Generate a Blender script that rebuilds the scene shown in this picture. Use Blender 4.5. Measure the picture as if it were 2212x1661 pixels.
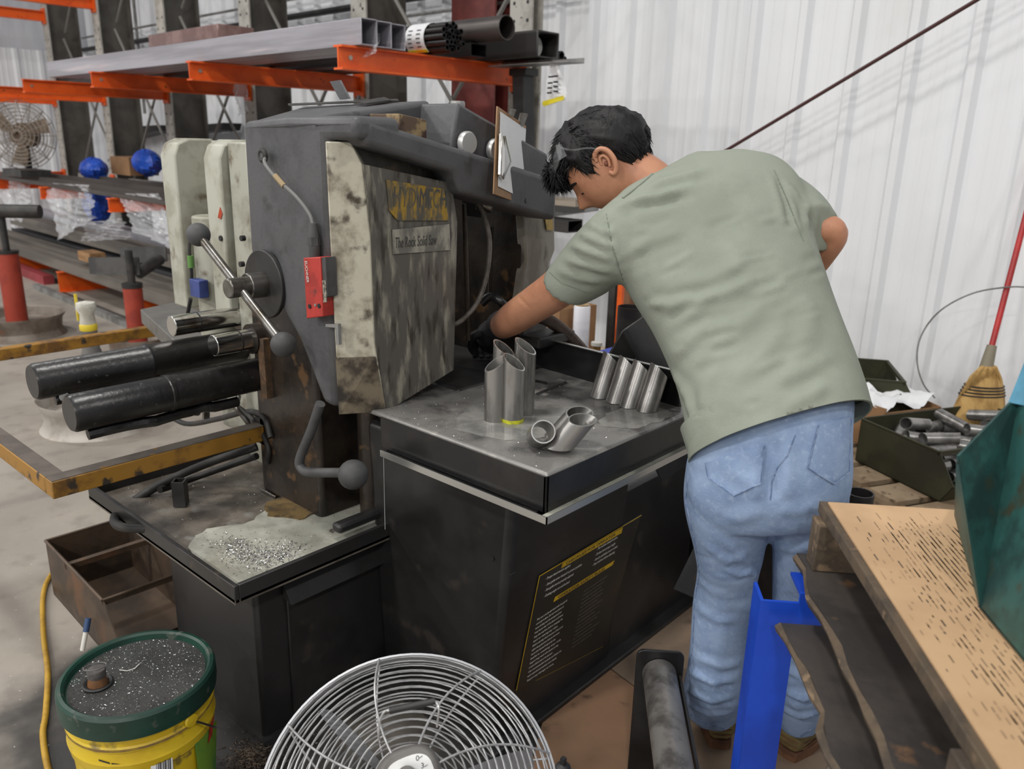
import bpy, bmesh, math, random
import numpy as np
from mathutils import Vector, Matrix, Euler
from mathutils.bvhtree import BVHTree

for o in list(bpy.data.objects):
    bpy.data.objects.remove(o)
S = bpy.context.scene
C = S.collection
rad = math.radians

# ------------------------------------------------------------------ camera
IMG_W, IMG_H, FPX = 2212.0, 1661.0, 1743.0
YAW, PITCH, ROLL, CAM_H = rad(41.47), rad(16.65), rad(1.467), 1.5
_f = Vector((-math.sin(YAW) * math.cos(PITCH), math.cos(YAW) * math.cos(PITCH), -math.sin(PITCH)))
_r = Vector((math.cos(YAW), math.sin(YAW), 0))
_u = _r.cross(_f)
CR = _r * math.cos(ROLL) + _u * math.sin(ROLL)
CU = -_r * math.sin(ROLL) + _u * math.cos(ROLL)
CF = _f
CAMPOS = Vector((0, 0, CAM_H))
cam_data = bpy.data.cameras.new('camera')
cam = bpy.data.objects.new('camera', cam_data)
C.objects.link(cam)
cam_data.sensor_fit = 'HORIZONTAL'
cam_data.sensor_width = 36.0
cam_data.lens = 36.0 * FPX / IMG_W
cam_data.clip_start = 0.05
cam.matrix_world = Matrix(((CR.x, CU.x, -CF.x, 0), (CR.y, CU.y, -CF.y, 0), (CR.z, CU.z, -CF.z, CAM_H), (0, 0, 0, 1)))
cam_data.dof.use_dof = True
cam_data.dof.focus_distance = 1.85
cam_data.dof.aperture_fstop = 4.5
S.camera = cam

# ------------------------------------------------------------------ world, lamps, exposure
S.view_settings.view_transform = 'Standard'
S.view_settings.look = 'None'
S.view_settings.exposure = 0.0
S.view_settings.gamma = 1.0
S.view_settings.use_curve_mapping = False
wd = bpy.data.worlds.new('hall_light')
S.world = wd
wd.use_nodes = True
wd.node_tree.nodes['Background'].inputs[0].default_value = (0.93, 0.96, 1.0, 1)
wd.node_tree.nodes['Background'].inputs[1].default_value = 0.36

def lamp(x, y, z, power, size, sy=None, col=(1.0, 0.97, 0.93)):
    d = bpy.data.lights.new('hall_lamp', 'AREA')
    d.energy = power
    d.color = col
    if sy:
        d.shape = 'RECTANGLE'; d.size = size; d.size_y = sy
    else:
        d.shape = 'DISK'; d.size = size
    o = bpy.data.objects.new('hall_lamp', d)
    C.objects.link(o)
    o.location = (x, y, z)
    return o
# three rows of high-bay lamps under the roof of the hall
for lx in (4.0, -2.0, -8.0, -14.0):
    for ly, pw in ((0.3, 130), (-5.5, 300), (-11.5, 380)):
        lamp(lx, ly, 6.2, pw, 0.7)

# ------------------------------------------------------------------ measuring helpers (camera model of the photograph)
def ray(px, py):
    return CR * ((px - IMG_W / 2) / FPX) + CU * (-(py - IMG_H / 2) / FPX) + CF
def atz(px, py, z):
    d = ray(px, py); return CAMPOS + d * ((z - CAM_H) / d.z)
def atx(px, py, x):
    d = ray(px, py); return CAMPOS + d * (x / d.x)
def aty(px, py, y):
    d = ray(px, py); return CAMPOS + d * (y / d.y)
def atd(px, py, D):
    return CAMPOS + ray(px, py) * D
WALL_ROT = rad(-2.21)
WF = Matrix.Rotation(WALL_ROT, 4, 'Z')       # frame of the hall's walls and the rack
WFI = WF.inverted()
def watz(px, py, z): return WFI @ atz(px, py, z)
def waty(px, py, y):
    o = CAMPOS; d = WFI.to_3x3() @ ray(px, py)
    return o + d * (y / d.y)
def watx(px, py, x):
    o = CAMPOS; d = WFI.to_3x3() @ ray(px, py)
    return o + d * (x / d.x)

# ------------------------------------------------------------------ materials
def lin(c):
    c = [v / 255.0 for v in c]
    return tuple((v / 12.92 if v <= 0.04045 else ((v + 0.055) / 1.055) ** 2.4) for v in c) + (1.0,)
MATS = {}
def mat(name, c1, c2=None, scale=4.0, thr=(0.42, 0.62), rough=0.6, metal=0.0, bump=0.0, bscale=60.0,
        c3=None, scale3=25.0, thr3=(0.55, 0.65), stretch=None, spec=0.5, rough2=None, rnd=0.0, detail=6.0, coat=0.0, alpha=1.0, bdist=0.01, sub=0.0):
    if name in MATS: return MATS[name]
    m = bpy.data.materials.new(name); m.use_nodes = True
    nt = m.node_tree; N = nt.nodes; L = nt.links
    b = N['Principled BSDF']
    b.inputs['Roughness'].default_value = rough
    b.inputs['Metallic'].default_value = metal
    b.inputs['Specular IOR Level'].default_value = spec
    b.inputs['Coat Weight'].default_value = coat
    b.inputs['Alpha'].default_value = alpha
    if sub:
        b.inputs['Subsurface Weight'].default_value = sub
        b.inputs['Subsurface Radius'].default_value = (0.012, 0.005, 0.003)
    tc = N.new('ShaderNodeTexCoord')
    mp = N.new('ShaderNodeMapping')
    L.new(tc.outputs['Object'], mp.inputs['Vector'])
    oi = N.new('ShaderNodeObjectInfo')
    add = N.new('ShaderNodeVectorMath'); add.operation = 'ADD'
    mul = N.new('ShaderNodeVectorMath'); mul.operation = 'SCALE'
    cmb = N.new('ShaderNodeCombineXYZ')
    for k in range(3): L.new(oi.outputs['Random'], cmb.inputs[k])
    L.new(cmb.outputs[0], mul.inputs[0]); mul.inputs['Scale'].default_value = 37.0
    L.new(tc.outputs['Object'], add.inputs[0]); L.new(mul.outputs[0], add.inputs[1])
    L.new(add.outputs[0], mp.inputs['Vector'])
    if stretch: mp.inputs['Scale'].default_value = stretch
    base = None
    if c2 is None:
        b.inputs['Base Color'].default_value = lin(c1)
    else:
        nz = N.new('ShaderNodeTexNoise'); nz.inputs['Scale'].default_value = scale; nz.inputs['Detail'].default_value = detail
        nz.inputs['Roughness'].default_value = 0.62
        L.new(mp.outputs[0], nz.inputs['Vector'])
        rp = N.new('ShaderNodeMapRange'); rp.interpolation_type = 'SMOOTHSTEP'
        rp.inputs['From Min'].default_value = thr[0]; rp.inputs['From Max'].default_value = thr[1]
        L.new(nz.outputs['Fac'], rp.inputs['Value'])
        mx = N.new('ShaderNodeMix'); mx.data_type = 'RGBA'
        mx.inputs['A'].default_value = lin(c1); mx.inputs['B'].default_value = lin(c2)
        L.new(rp.outputs[0], mx.inputs['Factor'])
        base = mx.outputs['Result']
        if rough2 is not None:
            rr = N.new('ShaderNodeMapRange')
            rr.inputs['To Min'].default_value = rough; rr.inputs['To Max'].default_value = rough2
            L.new(rp.outputs[0], rr.inputs['Value']); L.new(rr.outputs[0], b.inputs['Roughness'])
    if c3 is not None:
        n3 = N.new('ShaderNodeTexNoise'); n3.inputs['Scale'].default_value = scale3; n3.inputs['Detail'].default_value = 4
        L.new(mp.outputs[0], n3.inputs['Vector'])
        r3 = N.new('ShaderNodeMapRange'); r3.interpolation_type = 'SMOOTHSTEP'
        r3.inputs['From Min'].default_value = thr3[0]; r3.inputs['From Max'].default_value = thr3[1]
        L.new(n3.outputs['Fac'], r3.inputs['Value'])
        m3 = N.new('ShaderNodeMix'); m3.data_type = 'RGBA'
        if base is None: m3.inputs['A'].default_value = lin(c1)
        else: L.new(base, m3.inputs['A'])
        m3.inputs['B'].default_value = lin(c3)
        L.new(r3.outputs[0], m3.inputs['Factor'])
        base = m3.outputs['Result']
    if rnd:
        hv = N.new('ShaderNodeHueSaturation')
        mr = N.new('ShaderNodeMapRange'); mr.inputs['To Min'].default_value = 1 - rnd; mr.inputs['To Max'].default_value = 1 + rnd
        L.new(oi.outputs['Random'], mr.inputs['Value']); L.new(mr.outputs[0], hv.inputs['Value'])
        if base is None: hv.inputs['Color'].default_value = lin(c1)
        else: L.new(base, hv.inputs['Color'])
        base = hv.outputs['Color']
    if base is not None: L.new(base, b.inputs['Base Color'])
    if bump:
        nb = N.new('ShaderNodeTexNoise'); nb.inputs['Scale'].default_value = bscale; nb.inputs['Detail'].default_value = 5
        L.new(mp.outputs[0], nb.inputs['Vector'])
        bp = N.new('ShaderNodeBump'); bp.inputs['Strength'].default_value = bump; bp.inputs['Distance'].default_value = bdist
        L.new(nb.outputs['Fac'], bp.inputs['Height']); L.new(bp.outputs[0], b.inputs['Normal'])
    MATS[name] = m
    return m

# ------------------------------------------------------------------ mesh building
class MB:
    def __init__(s): s.v = []; s.f = []
    def add(s, vs, fs):
        n = len(s.v); s.v += [Vector(v) for v in vs]; s.f += [tuple(i + n for i in f) for f in fs]; return s
    def box(s, a, b, rot=None, piv=None):
        x0, x1 = sorted((a[0], b[0])); y0, y1 = sorted((a[1], b[1])); z0, z1 = sorted((a[2], b[2]))
        vs = [Vector(p) for p in ((x0,y0,z0),(x1,y0,z0),(x1,y1,z0),(x0,y1,z0),(x0,y0,z1),(x1,y0,z1),(x1,y1,z1),(x0,y1,z1))]
        if rot is not None:
            c = Vector(piv) if piv is not None else sum(vs, Vector()) / 8
            vs = [c + rot @ (v - c) for v in vs]
        return s.add(vs, [(0,3,2,1),(4,5,6,7),(0,1,5,4),(1,2,6,5),(2,3,7,6),(3,0,4,7)])
    def hexa(s, vs):
        return s.add(vs, [(0,3,2,1),(4,5,6,7),(0,1,5,4),(1,2,6,5),(2,3,7,6),(3,0,4,7)])
    def prism(s, pts, off):
        """closed polygon (3D points) swept by the vector off"""
        off = Vector(off); n = len(pts); pts = [Vector(p) for p in pts]
        nrm = Vector()
        for i in range(n):
            a, b = pts[i], pts[(i + 1) % n]; nrm += a.cross(b)
        vs = pts + [p + off for p in pts]
        fs = [tuple(range(n)), tuple(range(2 * n - 1, n - 1, -1))] + [(i, i + n, (i + 1) % n + n, (i + 1) % n) for i in range(n)]
        if nrm.dot(off) > 0: fs = [tuple(reversed(f)) for f in fs]
        return s.add(vs, fs)
    def rings(s, rs, cap=True, closed=True):
        n = len(rs[0]); vs = [Vector(p) for r in rs for p in r]; fs = []
        for k in range(len(rs) - 1):
            for i in range(n if closed else n - 1):
                j = (i + 1) % n
                fs.append((k * n + i, k * n + j, (k + 1) * n + j, (k + 1) * n + i))
        if cap:
            fs.append(tuple(range(n - 1, -1, -1))); fs.append(tuple(range((len(rs) - 1) * n, len(rs) * n)))
        return s.add(vs, fs)
    def tube(s, path, r, n=8, cap=True, closed=False, rs=None):
        path = [Vector(p) for p in path]; m = len(path); out = []; up = None
        for i, p in enumerate(path):
            if closed: t = path[(i + 1) % m] - path[i - 1]
            else: t = path[min(i + 1, m - 1)] - path[max(i - 1, 0)]
            t.normalize()
            if up is None:
                up = Vector((0, 0, 1)) if abs(t.z) < 0.9 else Vector((1, 0, 0))
                up = (up - t * up.dot(t)).normalized()
            else:
                up = (up - t * up.dot(t)).normalized()
            w = t.cross(up); rr = rs[i] if rs else r
            out.append([p + (up * math.cos(2 * math.pi * k / n) + w * math.sin(2 * math.pi * k / n)) * rr for k in range(n)])
        if closed: out.append(out[0]); cap = False
        return s.rings([r_[::-1] for r_ in out][::1] if False else out, cap)
    def cyl(s, a, b, r, r2=None, n=20):
        return s.tube([a, b], r, n, rs=[r, r if r2 is None else r2])
    def pipe(s, a, b, ro, ri, n=20, cuta=None, cutb=None):
        """hollow tube; cuta / cutb are optional plane normals for slanted ends"""
        a, b = Vector(a), Vector(b); t = (b - a).normalized()
        up = Vector((0, 0, 1)) if abs(t.z) < 0.9 else Vector((1, 0, 0)); up = (up - t * up.dot(t)).normalized(); w = t.cross(up)
        def ring(c, r, cut):
            o = []
            for k in range(n):
                d = (up * math.cos(2 * math.pi * k / n) + w * math.sin(2 * math.pi * k / n)) * r
                if cut is not None:
                    cn = Vector(cut); d = d - t * (d.dot(cn) / t.dot(cn))
                o.append(c + d)
            return o
        R = [ring(a, ro, cuta), ring(b, ro, cutb), ring(b, ri, cutb), ring(a, ri, cuta)]
        R.append(R[0]); return s.rings(R, cap=False)
    def lathe(s, prof, o=(0, 0, 0), axis=(0, 0, 1), n=32, cap=False):
        ax = Vector(axis).normalized(); up = Vector((1, 0, 0)) if abs(ax.x) < 0.9 else Vector((0, 1, 0))
        up = (up - ax * up.dot(ax)).normalized(); w = ax.cross(up); o = Vector(o)
        rs = [[o + ax * z + (up * math.cos(2 * math.pi * k / n) + w * math.sin(2 * math.pi * k / n)) * max(r, 1e-4) for k in range(n)] for r, z in prof]
        return s.rings(rs, cap)
    def ball(s, c, r, n=20, sc=(1, 1, 1)):
        c = Vector(c); m = n // 2; rs = []
        for i in range(m + 1):
            th = math.pi * i / m; rr = max(math.sin(th), 1e-3) * r
            rs.append([c + Vector((rr * math.cos(2 * math.pi * k / n) * sc[0], rr * math.sin(2 * math.pi * k / n) * sc[1], -math.cos(th) * r * sc[2])) for k in range(n)])
        return s.rings(rs, True)

MF = {}
FR = [Matrix.Identity(4)]            # frame in which coordinates are written
def setp(o, label=None, cat=None, group=None, kind=None):
    if label: o['label'] = label
    if cat: o['category'] = cat
    if group: o['group'] = group
    if kind: o['kind'] = kind
    return o
def finish(o, parent, base, label, cat, group, kind):
    MF[o.name] = Matrix.Translation(base)
    if parent is not None:
        o.parent = parent
        o.matrix_parent_inverse = MF[parent.name].inverted()
        o.location = base
    else:
        o.matrix_basis = FR[0] @ Matrix.Translation(base)
    return setp(o, label, cat, group, kind)
def thing(name, label, cat, base=(0, 0, 0), group=None, kind=None):
    o = bpy.data.objects.new(name, None); C.objects.link(o); o.empty_display_size = 0.05
    return finish(o, None, Vector(base), label, cat, group, kind)
def obj(name, mb, material, parent=None, label=None, cat=None, group=None, kind=None, bevel=0.0, seg=2, smooth=True, ang=40, base=None, recalc=True):
    vs = mb.v
    lo = Vector((min(v.x for v in vs), min(v.y for v in vs), min(v.z for v in vs)))
    hi = Vector((max(v.x for v in vs), max(v.y for v in vs), max(v.z for v in vs)))
    if base is None: base = (lo + hi) / 2; base.z = lo.z
    base = Vector(base)
    me = bpy.data.meshes.new(name)
    me.from_pydata([tuple(v - base) for v in vs], [], mb.f)
    if recalc:
        bm = bmesh.new(); bm.from_mesh(me); bmesh.ops.recalc_face_normals(bm, faces=bm.faces); bm.to_mesh(me); bm.free()
    if smooth:
        me.polygons.foreach_set('use_smooth', [True] * len(me.polygons)); me.set_sharp_from_angle(angle=rad(ang))
    for mt in (material if isinstance(material, (list, tuple)) else [material]): me.materials.append(mt)
    o = bpy.data.objects.new(name, me); C.objects.link(o)
    if bevel:
        md = o.modifiers.new('bevel', 'BEVEL'); md.width = bevel; md.segments = seg; md.limit_method = 'ANGLE'; md.angle_limit = rad(35)
        md.harden_normals = False
    return finish(o, parent, base, label, cat, group, kind)
def kid(src, parent, loc=None):
    c = src.copy(); C.objects.link(c); mpi = src.matrix_parent_inverse.copy()
    c.parent = parent; c.matrix_parent_inverse = mpi
    if loc is not None: c.location = loc
    return c
def dup(root, matrix=None, label=None, group=None, name=None):
    r = root.copy(); C.objects.link(r)
    if matrix is not None: r.matrix_basis = matrix
    if label: r['label'] = label
    if group: r['group'] = group
    for ch in root.children:
        c = kid(ch, r)
        for g in ch.children: kid(g, c)
    return r
def lerp(a, b, t): return Vector(a) * (1 - t) + Vector(b) * t
def curve(pts, n=8):
    """Catmull-Rom through the points"""
    P = [Vector(p) for p in pts]; P = [P[0] * 2 - P[1]] + P + [P[-1] * 2 - P[-2]]; out = []
    for i in range(1, len(P) - 2):
        for k in range(n):
            t = k / n; a, b, c, d = P[i - 1], P[i], P[i + 1], P[i + 2]
            out.append(0.5 * ((2 * b) + (c - a) * t + (2 * a - 5 * b + 4 * c - d) * t * t + (3 * b - a - 3 * c + d) * t ** 3))
    out.append(P[-2]); return out
def text(name, body, mtx, size, material, parent, extr=0.0006, align='LEFT', sx=1.0, shear=0.0, label=None):
    """flat lettering laid on a surface; mtx maps the text plane to frame coordinates"""
    cu = bpy.data.curves.new(name, 'FONT'); cu.body = body; cu.size = size; cu.extrude = extr; cu.align_x = align; cu.shear = shear
    cu.resolution_u = 3
    t = bpy.data.objects.new(name, cu); C.objects.link(t)
    dg = bpy.context.evaluated_depsgraph_get()
    me = bpy.data.meshes.new_from_object(t.evaluated_get(dg))
    bpy.data.objects.remove(t)
    mb = MB(); mb.add([mtx @ Vector((v.co.x * sx, v.co.y, v.co.z)) for v in me.vertices], [tuple(p.vertices) for p in me.polygons])
    bpy.data.meshes.remove(me)
    return obj(name, mb, material, parent, smooth=False, recalc=False, label=label)
def plane_mtx(o, ex, ey):
    ex = Vector(ex).normalized(); ey = Vector(ey); ey = (ey - ex * ey.dot(ex)).normalized(); ez = ex.cross(ey); o = Vector(o)
    return Matrix(((ex.x, ey.x, ez.x, o.x), (ex.y, ey.y, ez.y, o.y), (ex.z, ey.z, ez.z, o.z), (0, 0, 0, 1)))
random.seed(7)
# ================================================================== THE HALL
M_conc = None
def floor_material():
    m = bpy.data.materials.new('concrete'); m.use_nodes = True
    nt = m.node_tree; N = nt.nodes; L = nt.links; b = N['Principled BSDF']
    tc = N.new('ShaderNodeTexCoord')
    def noise(sc, det=6):
        n = N.new('ShaderNodeTexNoise'); n.inputs['Scale'].default_value = sc; n.inputs['Detail'].default_value = det
        L.new(tc.outputs['Object'], n.inputs['Vector']); return n.outputs['Fac']
    def rng(v, a, b_, c=0.0, d=1.0):
        r = N.new('ShaderNodeMapRange'); r.interpolation_type = 'SMOOTHSTEP'
        for k, x in zip(('From Min', 'From Max', 'To Min', 'To Max'), (a, b_, c, d)): r.inputs[k].default_value = x
        L.new(v, r.inputs['Value']); return r.outputs[0]
    def mix(f, a, b_):
        x = N.new('ShaderNodeMix'); x.data_type = 'RGBA'; L.new(f, x.inputs['Factor'])
        for k, v in (('A', a), ('B', b_)):
            if isinstance(v, tuple): x.inputs[k].default_value = v
            else: L.new(v, x.inputs[k])
        return x.outputs['Result']
    col = mix(rng(noise(1.3), .35, .7), lin((156, 148, 138)), lin((136, 129, 120)))
    col = mix(rng(noise(9.0), .5, .72, 0, .5), col, lin((112, 106, 99)))
    # oil-soaked concrete round the saw: a stain with its own ragged outline
    sep = N.new('ShaderNodeSeparateXYZ'); L.new(tc.outputs['Object'], sep.inputs[0])
    def math_(op, a, b_=0.0):
        x = N.new('ShaderNodeMath'); x.operation = op
        for i, v in enumerate((a, b_)):
            if isinstance(v, (int, float)): x.inputs[i].default_value = v
            else: L.new(v, x.inputs[i])
        return x.outputs[0]
    dx = math_('MAXIMUM', math_('SUBTRACT', math_('ABSOLUTE', math_('ADD', sep.outputs[0], 1.62)), 0.55), 0.0)
    dy = math_('MAXIMUM', math_('SUBTRACT', math_('ABSOLUTE', math_('SUBTRACT', sep.outputs[1], 1.25)), 0.72), 0.0)
    d = math_('SQRT', math_('ADD', math_('MULTIPLY', dx, dx), math_('MULTIPLY', dy, dy)))
    d = math_('ADD', d, math_('MULTIPLY', math_('SUBTRACT', noise(3.0), 0.5), 0.75))
    col = mix(rng(d, 0.0, 0.30, 1.0, 0.0), col, lin((47, 45, 43)))
    col = mix(rng(noise(70.0, 2), .70, .76, 0, .6), col, lin((196, 196, 194)))
    L.new(col, b.inputs['Base Color'])
    L.new(rng(noise(4.0), .3, .7, .42, .62), b.inputs['Roughness'])
    bp = N.new('ShaderNodeBump'); bp.inputs['Strength'].default_value = .15; bp.inputs['Distance'].default_value = .004
    L.new(noise(40.0), bp.inputs['Height']); L.new(bp.outputs[0], b.inputs['Normal'])
    return m
fl = MB().box((-16, -7, -0.12), (6, 8, 0.0))
obj('floor', fl, floor_material(), base=(0, 0, 0), kind='structure', smooth=False, label='oil-stained beige concrete floor of the workshop')

FR[0] = WF
m_wall = mat('white_cladding', (238, 240, 243), (231, 233, 235), scale=.8, thr=(.35, .75), rough=.45, c3=(222, 222, 218), scale3=1.6, thr3=(.6, .9))
m_insul = mat('insulation_facing', (205, 207, 212), (190, 192, 198), scale=3, rough=.6, bump=.35, bscale=5, stretch=(1, 1, .2), bdist=.03)
WY = 4.7
def panel_profile(w=0.915):
    p = [(0.0, 0.0)]
    for k in range(3):
        x = 0.305 * k
        p += [(x + .012, 0), (x + .035, -.034), (x + .075, -.034), (x + .100, 0)]
        for q in (.155, .225):
            p += [(x + q, 0), (x + q + .012, -.0035), (x + q + .026, -.0035), (x + q + .038, 0)]
    p.append((w, 0)); return p
def panel_mesh(z0, z1):
    P = panel_profile(); mb = MB(); n = len(P)
    vs = [(x, y, z) for z in (z0, z1) for x, y in P] + [(x, y + .004, z) for z in (z0, z1) for x, y in P]
    fs = [(i, i + 1, n + i + 1, n + i) for i in range(n - 1)] + [(2*n + i, 3*n + i, 3*n + i + 1, 2*n + i + 1) for i in range(n - 1)]
    fs += [(0, n, 3*n, 2*n), (n - 1, 3*n - 1, 4*n - 1, 2*n - 1)]
    return mb.add(vs, fs)
wall_back = thing('wall_back', 'white ribbed metal wall behind the rack and the worker', 'wall', (0, WY, 0), kind='structure')
del wall_back['category']
first = obj('wall_panel', MB().add([Vector(v) + Vector((-13.0, WY, 0)) for v in panel_mesh(0, 6.5).v], panel_mesh(0, 6.5).f), m_wall, wall_back, smooth=False, recalc=False)
for k in range(1, 19):
    kid(first, wall_back, first.location + Vector((.915 * k, 0, 0)))
# end wall, far left: cladding below, insulation facing above
wall_end = thing('wall_left', 'far end wall with ribbed metal below and white insulation above', 'wall', (-13, 0, 0), kind='structure')
del wall_end['category']
pm = panel_mesh(0, 2.56)
first = obj('wall_panel', MB().add([Vector((-13.0 - v.y, 4.7 - v.x, v.z)) for v in pm.v], pm.f), m_wall, wall_end, smooth=False, recalc=False)
for k in range(1, 8):
    kid(first, wall_end, first.location - Vector((0, .915 * k, 0)))
obj('insulation', MB().box((-13.1, -3.0, 2.56), (-13.0, 4.7, 6.5)), m_insul, wall_end)
m_dark = mat('dark_steel', (46, 45, 44), (66, 64, 62), scale=6, rough=.55, metal=.3)
m_black = mat('black_paint', (26, 26, 27), (40, 39, 38), scale=9, rough=.5)
m_galv = mat('galvanised', (150, 150, 148), (120, 119, 116), scale=7, rough=.45, metal=.5)
# pipes and conduits along the wall
def wall_pipe(px0, py0, px1, r, label, m):
    a = waty(px0, py0, WY - .12); return obj('wall_pipe', MB().cyl((-12.9, WY - .12, a.z), (px1, WY - .12, a.z), r, n=8), m, label=label, cat='pipe')
wall_pipe(243, 98, -3.9, .03, 'black pipe running along the white wall behind the rack', m_black)
wall_pipe(250, 69, -3.9, .013, 'thin grey conduit on the wall above the black pipe', m_galv)
wall_pipe(250, 120, -3.9, .014, 'thin grey conduit on the wall below the black pipe', m_galv)
for (px, pz) in ((294, 1.75), (416, 1.85)):
    a = waty(px, 40, WY - .08)
    obj('conduit', MB().cyl((a.x, WY - .09, pz), (a.x, WY - .09, 6.0), .022, n=8), m_galv, cat='conduit',
        label='upright grey conduit on the wall, %s the second rack post from the left' % ('left of' if px < 300 else 'right of'))
# red building column (H section)
m_col = mat('oxide_red', (92, 38, 34), (112, 50, 44), scale=5, rough=.55)
colr = thing('building_column', 'dark red steel building column behind the clipboard and rack', 'column', (-5.0, WY - .25, 0))
a0, a1 = waty(990, 100, 4.45), waty(1082, 100, 4.45)
obj('flange', MB().box((a0.x, 4.38, 0), (a1.x, 4.40, 6.5)), m_col, colr)
obj('web', MB().box(((a0.x + a1.x) / 2 - .006, 4.40, 0), ((a0.x + a1.x) / 2 + .006, 4.60, 6.5)), m_col, colr)
obj('flange', MB().box((a0.x, 4.60, 0), (a1.x, 4.62, 6.5)), m_col, colr)
# diagonal brace rod in front of the wall
r0, r1 = waty(1500, 366, 4.45), waty(2160, -30, 4.45)
obj('brace_rod', MB().cyl(r0 + (r0 - r1) * .6, r1 + (r1 - r0) * .5, .010, n=10), mat('rod_brown', (70, 36, 34), rough=.5), label='dark red diagonal brace rod crossing in front of the white wall', cat='rod')

# ================================================================== CANTILEVER RACK
m_orange = mat('orange_paint', (232, 98, 24), (214, 84, 18), scale=5, rough=.45, c3=(120, 52, 24), scale3=18, thr3=(.68, .74))
m_web_shade = mat('rack_web_shade', (88, 84, 78), (72, 68, 63), scale=4, rough=.6)  # shaded side of the posts put into the colour: web and back flange darker
m_postw = mat('rack_flange_paint', (176, 172, 164), (150, 146, 138), scale=7, rough=.6, c3=(90, 84, 76), scale3=30, thr3=(.66, .7))
PX = [-3.62, -5.25, -6.90, -8.55, -10.2, -11.85]
rack = thing('cantilever_rack', 'orange-armed cantilever steel rack holding long tubes along the wall', 'rack', (-7, 3.8, 0))
def ibeam(mb, y0, y1, x, z0, z1, w, tf=.010, tw=.010, rise=0.0):
    # arm along y
    for (za, zb, hw) in ((z0, z0 + tf, w / 2), (z1 - tf, z1, w / 2), (z0 + tf, z1 - tf, tw / 2)):
        mb.hexa([(x - hw, y0, za), (x + hw, y0, za), (x + hw, y1, za + rise), (x - hw, y1, za + rise), (x - hw, y0, zb), (x + hw, y0, zb), (x + hw, y1, zb + rise), (x - hw, y1, zb + rise)])
    return mb
for i, x in enumerate(PX):
    mb = MB()
    yb = 4.14 if i else 3.87
    mb.box((x - .006, 3.80, 0), (x + .006, yb, 4.2)); mb.box((x - .09, yb, 0), (x + .09, yb + .015, 4.2))
    po = obj('post', mb, m_web_shade if i else m_postw, rack)
    fm = MB().box((x - .09, 3.785, 0), (x + .09, 3.80, 4.2))
    obj('front_flange', fm, m_postw, po)
    hm = MB()
    for k in range(24):
        for s in (-.055, .055): hm.cyl((x + s, 3.7835, .3 + k * .1), (x + s, 3.7855, .3 + k * .1), .011, n=8)
    obj('bolt_holes', hm, m_black, po, kind='stuff')
def arm(x, z1, h, y0, y1, m=m_orange, plate=True):
    a = obj('arm', ibeam(MB(), y0, y1, x, z1 - h, z1, .075), m, rack)
    if plate:
        obj('arm_plate', MB().box((x - .06, y1, z1 - h - .03), (x + .06, y1 + .018, z1 + .03)), m, a)
    return a
m_bolt = mat('bolt_steel', (170, 160, 150), rough=.4, metal=.7)
for i, x in enumerate(PX):
    a = arm(x, 1.945, .115, 2.48, 3.765)
    obj('bolt', MB().cyl((x + .004, 2.55, 1.89), (x + .010, 2.55, 1.89), .012, n=10), m_bolt, a)
    if i: arm(x, 1.0, .11, 2.50, 3.765)
    arm(x, .20, .20, 2.55, 3.765)
    if i >= 4: arm(x, 2.93, .12, 2.48, 3.765)
m_brace = mat('brace_grey', (120, 117, 112), rough=.6)
for i in range(len(PX) - 1):
    xa, xb = PX[i + 1], PX[i]
    for (z0, z1) in ((2.62, .95), (.95, 2.62), (4.2, 2.7), (2.7, 4.2)):
        obj('brace', MB().cyl((xa + .09, 3.95 if z0 > z1 else 3.98, z0), (xb - .09, 3.95 if z0 > z1 else 3.98, z1), .014, n=8), m_brace, rack)
    obj('strut', MB().box((xa + .09, 3.92, .93), (xb - .09, 4.0, .985)), m_postw, rack)

# ------------------------------------------------------------------ stock on the upper arms
m_steel = mat('mill_steel', (74, 72, 71), (58, 56, 55), scale=5, rough=.42, metal=.65, stretch=(.3, 3, 3))
m_steel_dk = mat('mill_scale_steel', (52, 50, 50), (40, 38, 38), scale=5, rough=.45, metal=.55, stretch=(.3, 3, 3))
m_alu = mat('film_wrapped_tube', (170, 168, 176), (148, 146, 152), scale=3, rough=.35, metal=.25, stretch=(.2, 4, 4), c3=(196, 186, 190), scale3=4, thr3=(.6, .72))
m_blackvoid = mat('tube_inside', (14, 14, 14), rough=.9)
def hollow_rect(mb, x0, x1, y0, y1, z0, z1, t):
    o = [(y0, z0), (y1, z0), (y1, z1), (y0, z1)]; i_ = [(y0 + t, z0 + t), (y1 - t, z0 + t), (y1 - t, z1 - t), (y0 + t, z1 - t)]
    rs = [[(x0, *p) for p in o], [(x1, *p) for p in o], [(x1, *p) for p in i_], [(x0, *p) for p in i_]]; rs.append(rs[0])
    return mb.rings(rs, cap=False)
ZA = 1.947
# three film-wrapped rectangular tubes side by side
for k, (y0, y1) in enumerate(((2.56, 2.66), (2.665, 2.765), (2.77, 2.87))):
    obj('wrapped_tube', hollow_rect(MB(), -8.1 + .1 * k, -3.53 - .02 * k, y0, y1, ZA, ZA + .125, .006), m_alu, bevel=.004,
        label=['film-wrapped pale grey box tube at the front edge of the upper rack', 'film-wrapped pale grey box tube, middle one of the three on the upper rack', 'film-wrapped pale grey box tube, innermost of the three on the upper rack'][k], cat='box tube', group='film-wrapped box tubes on the upper rack')
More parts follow.
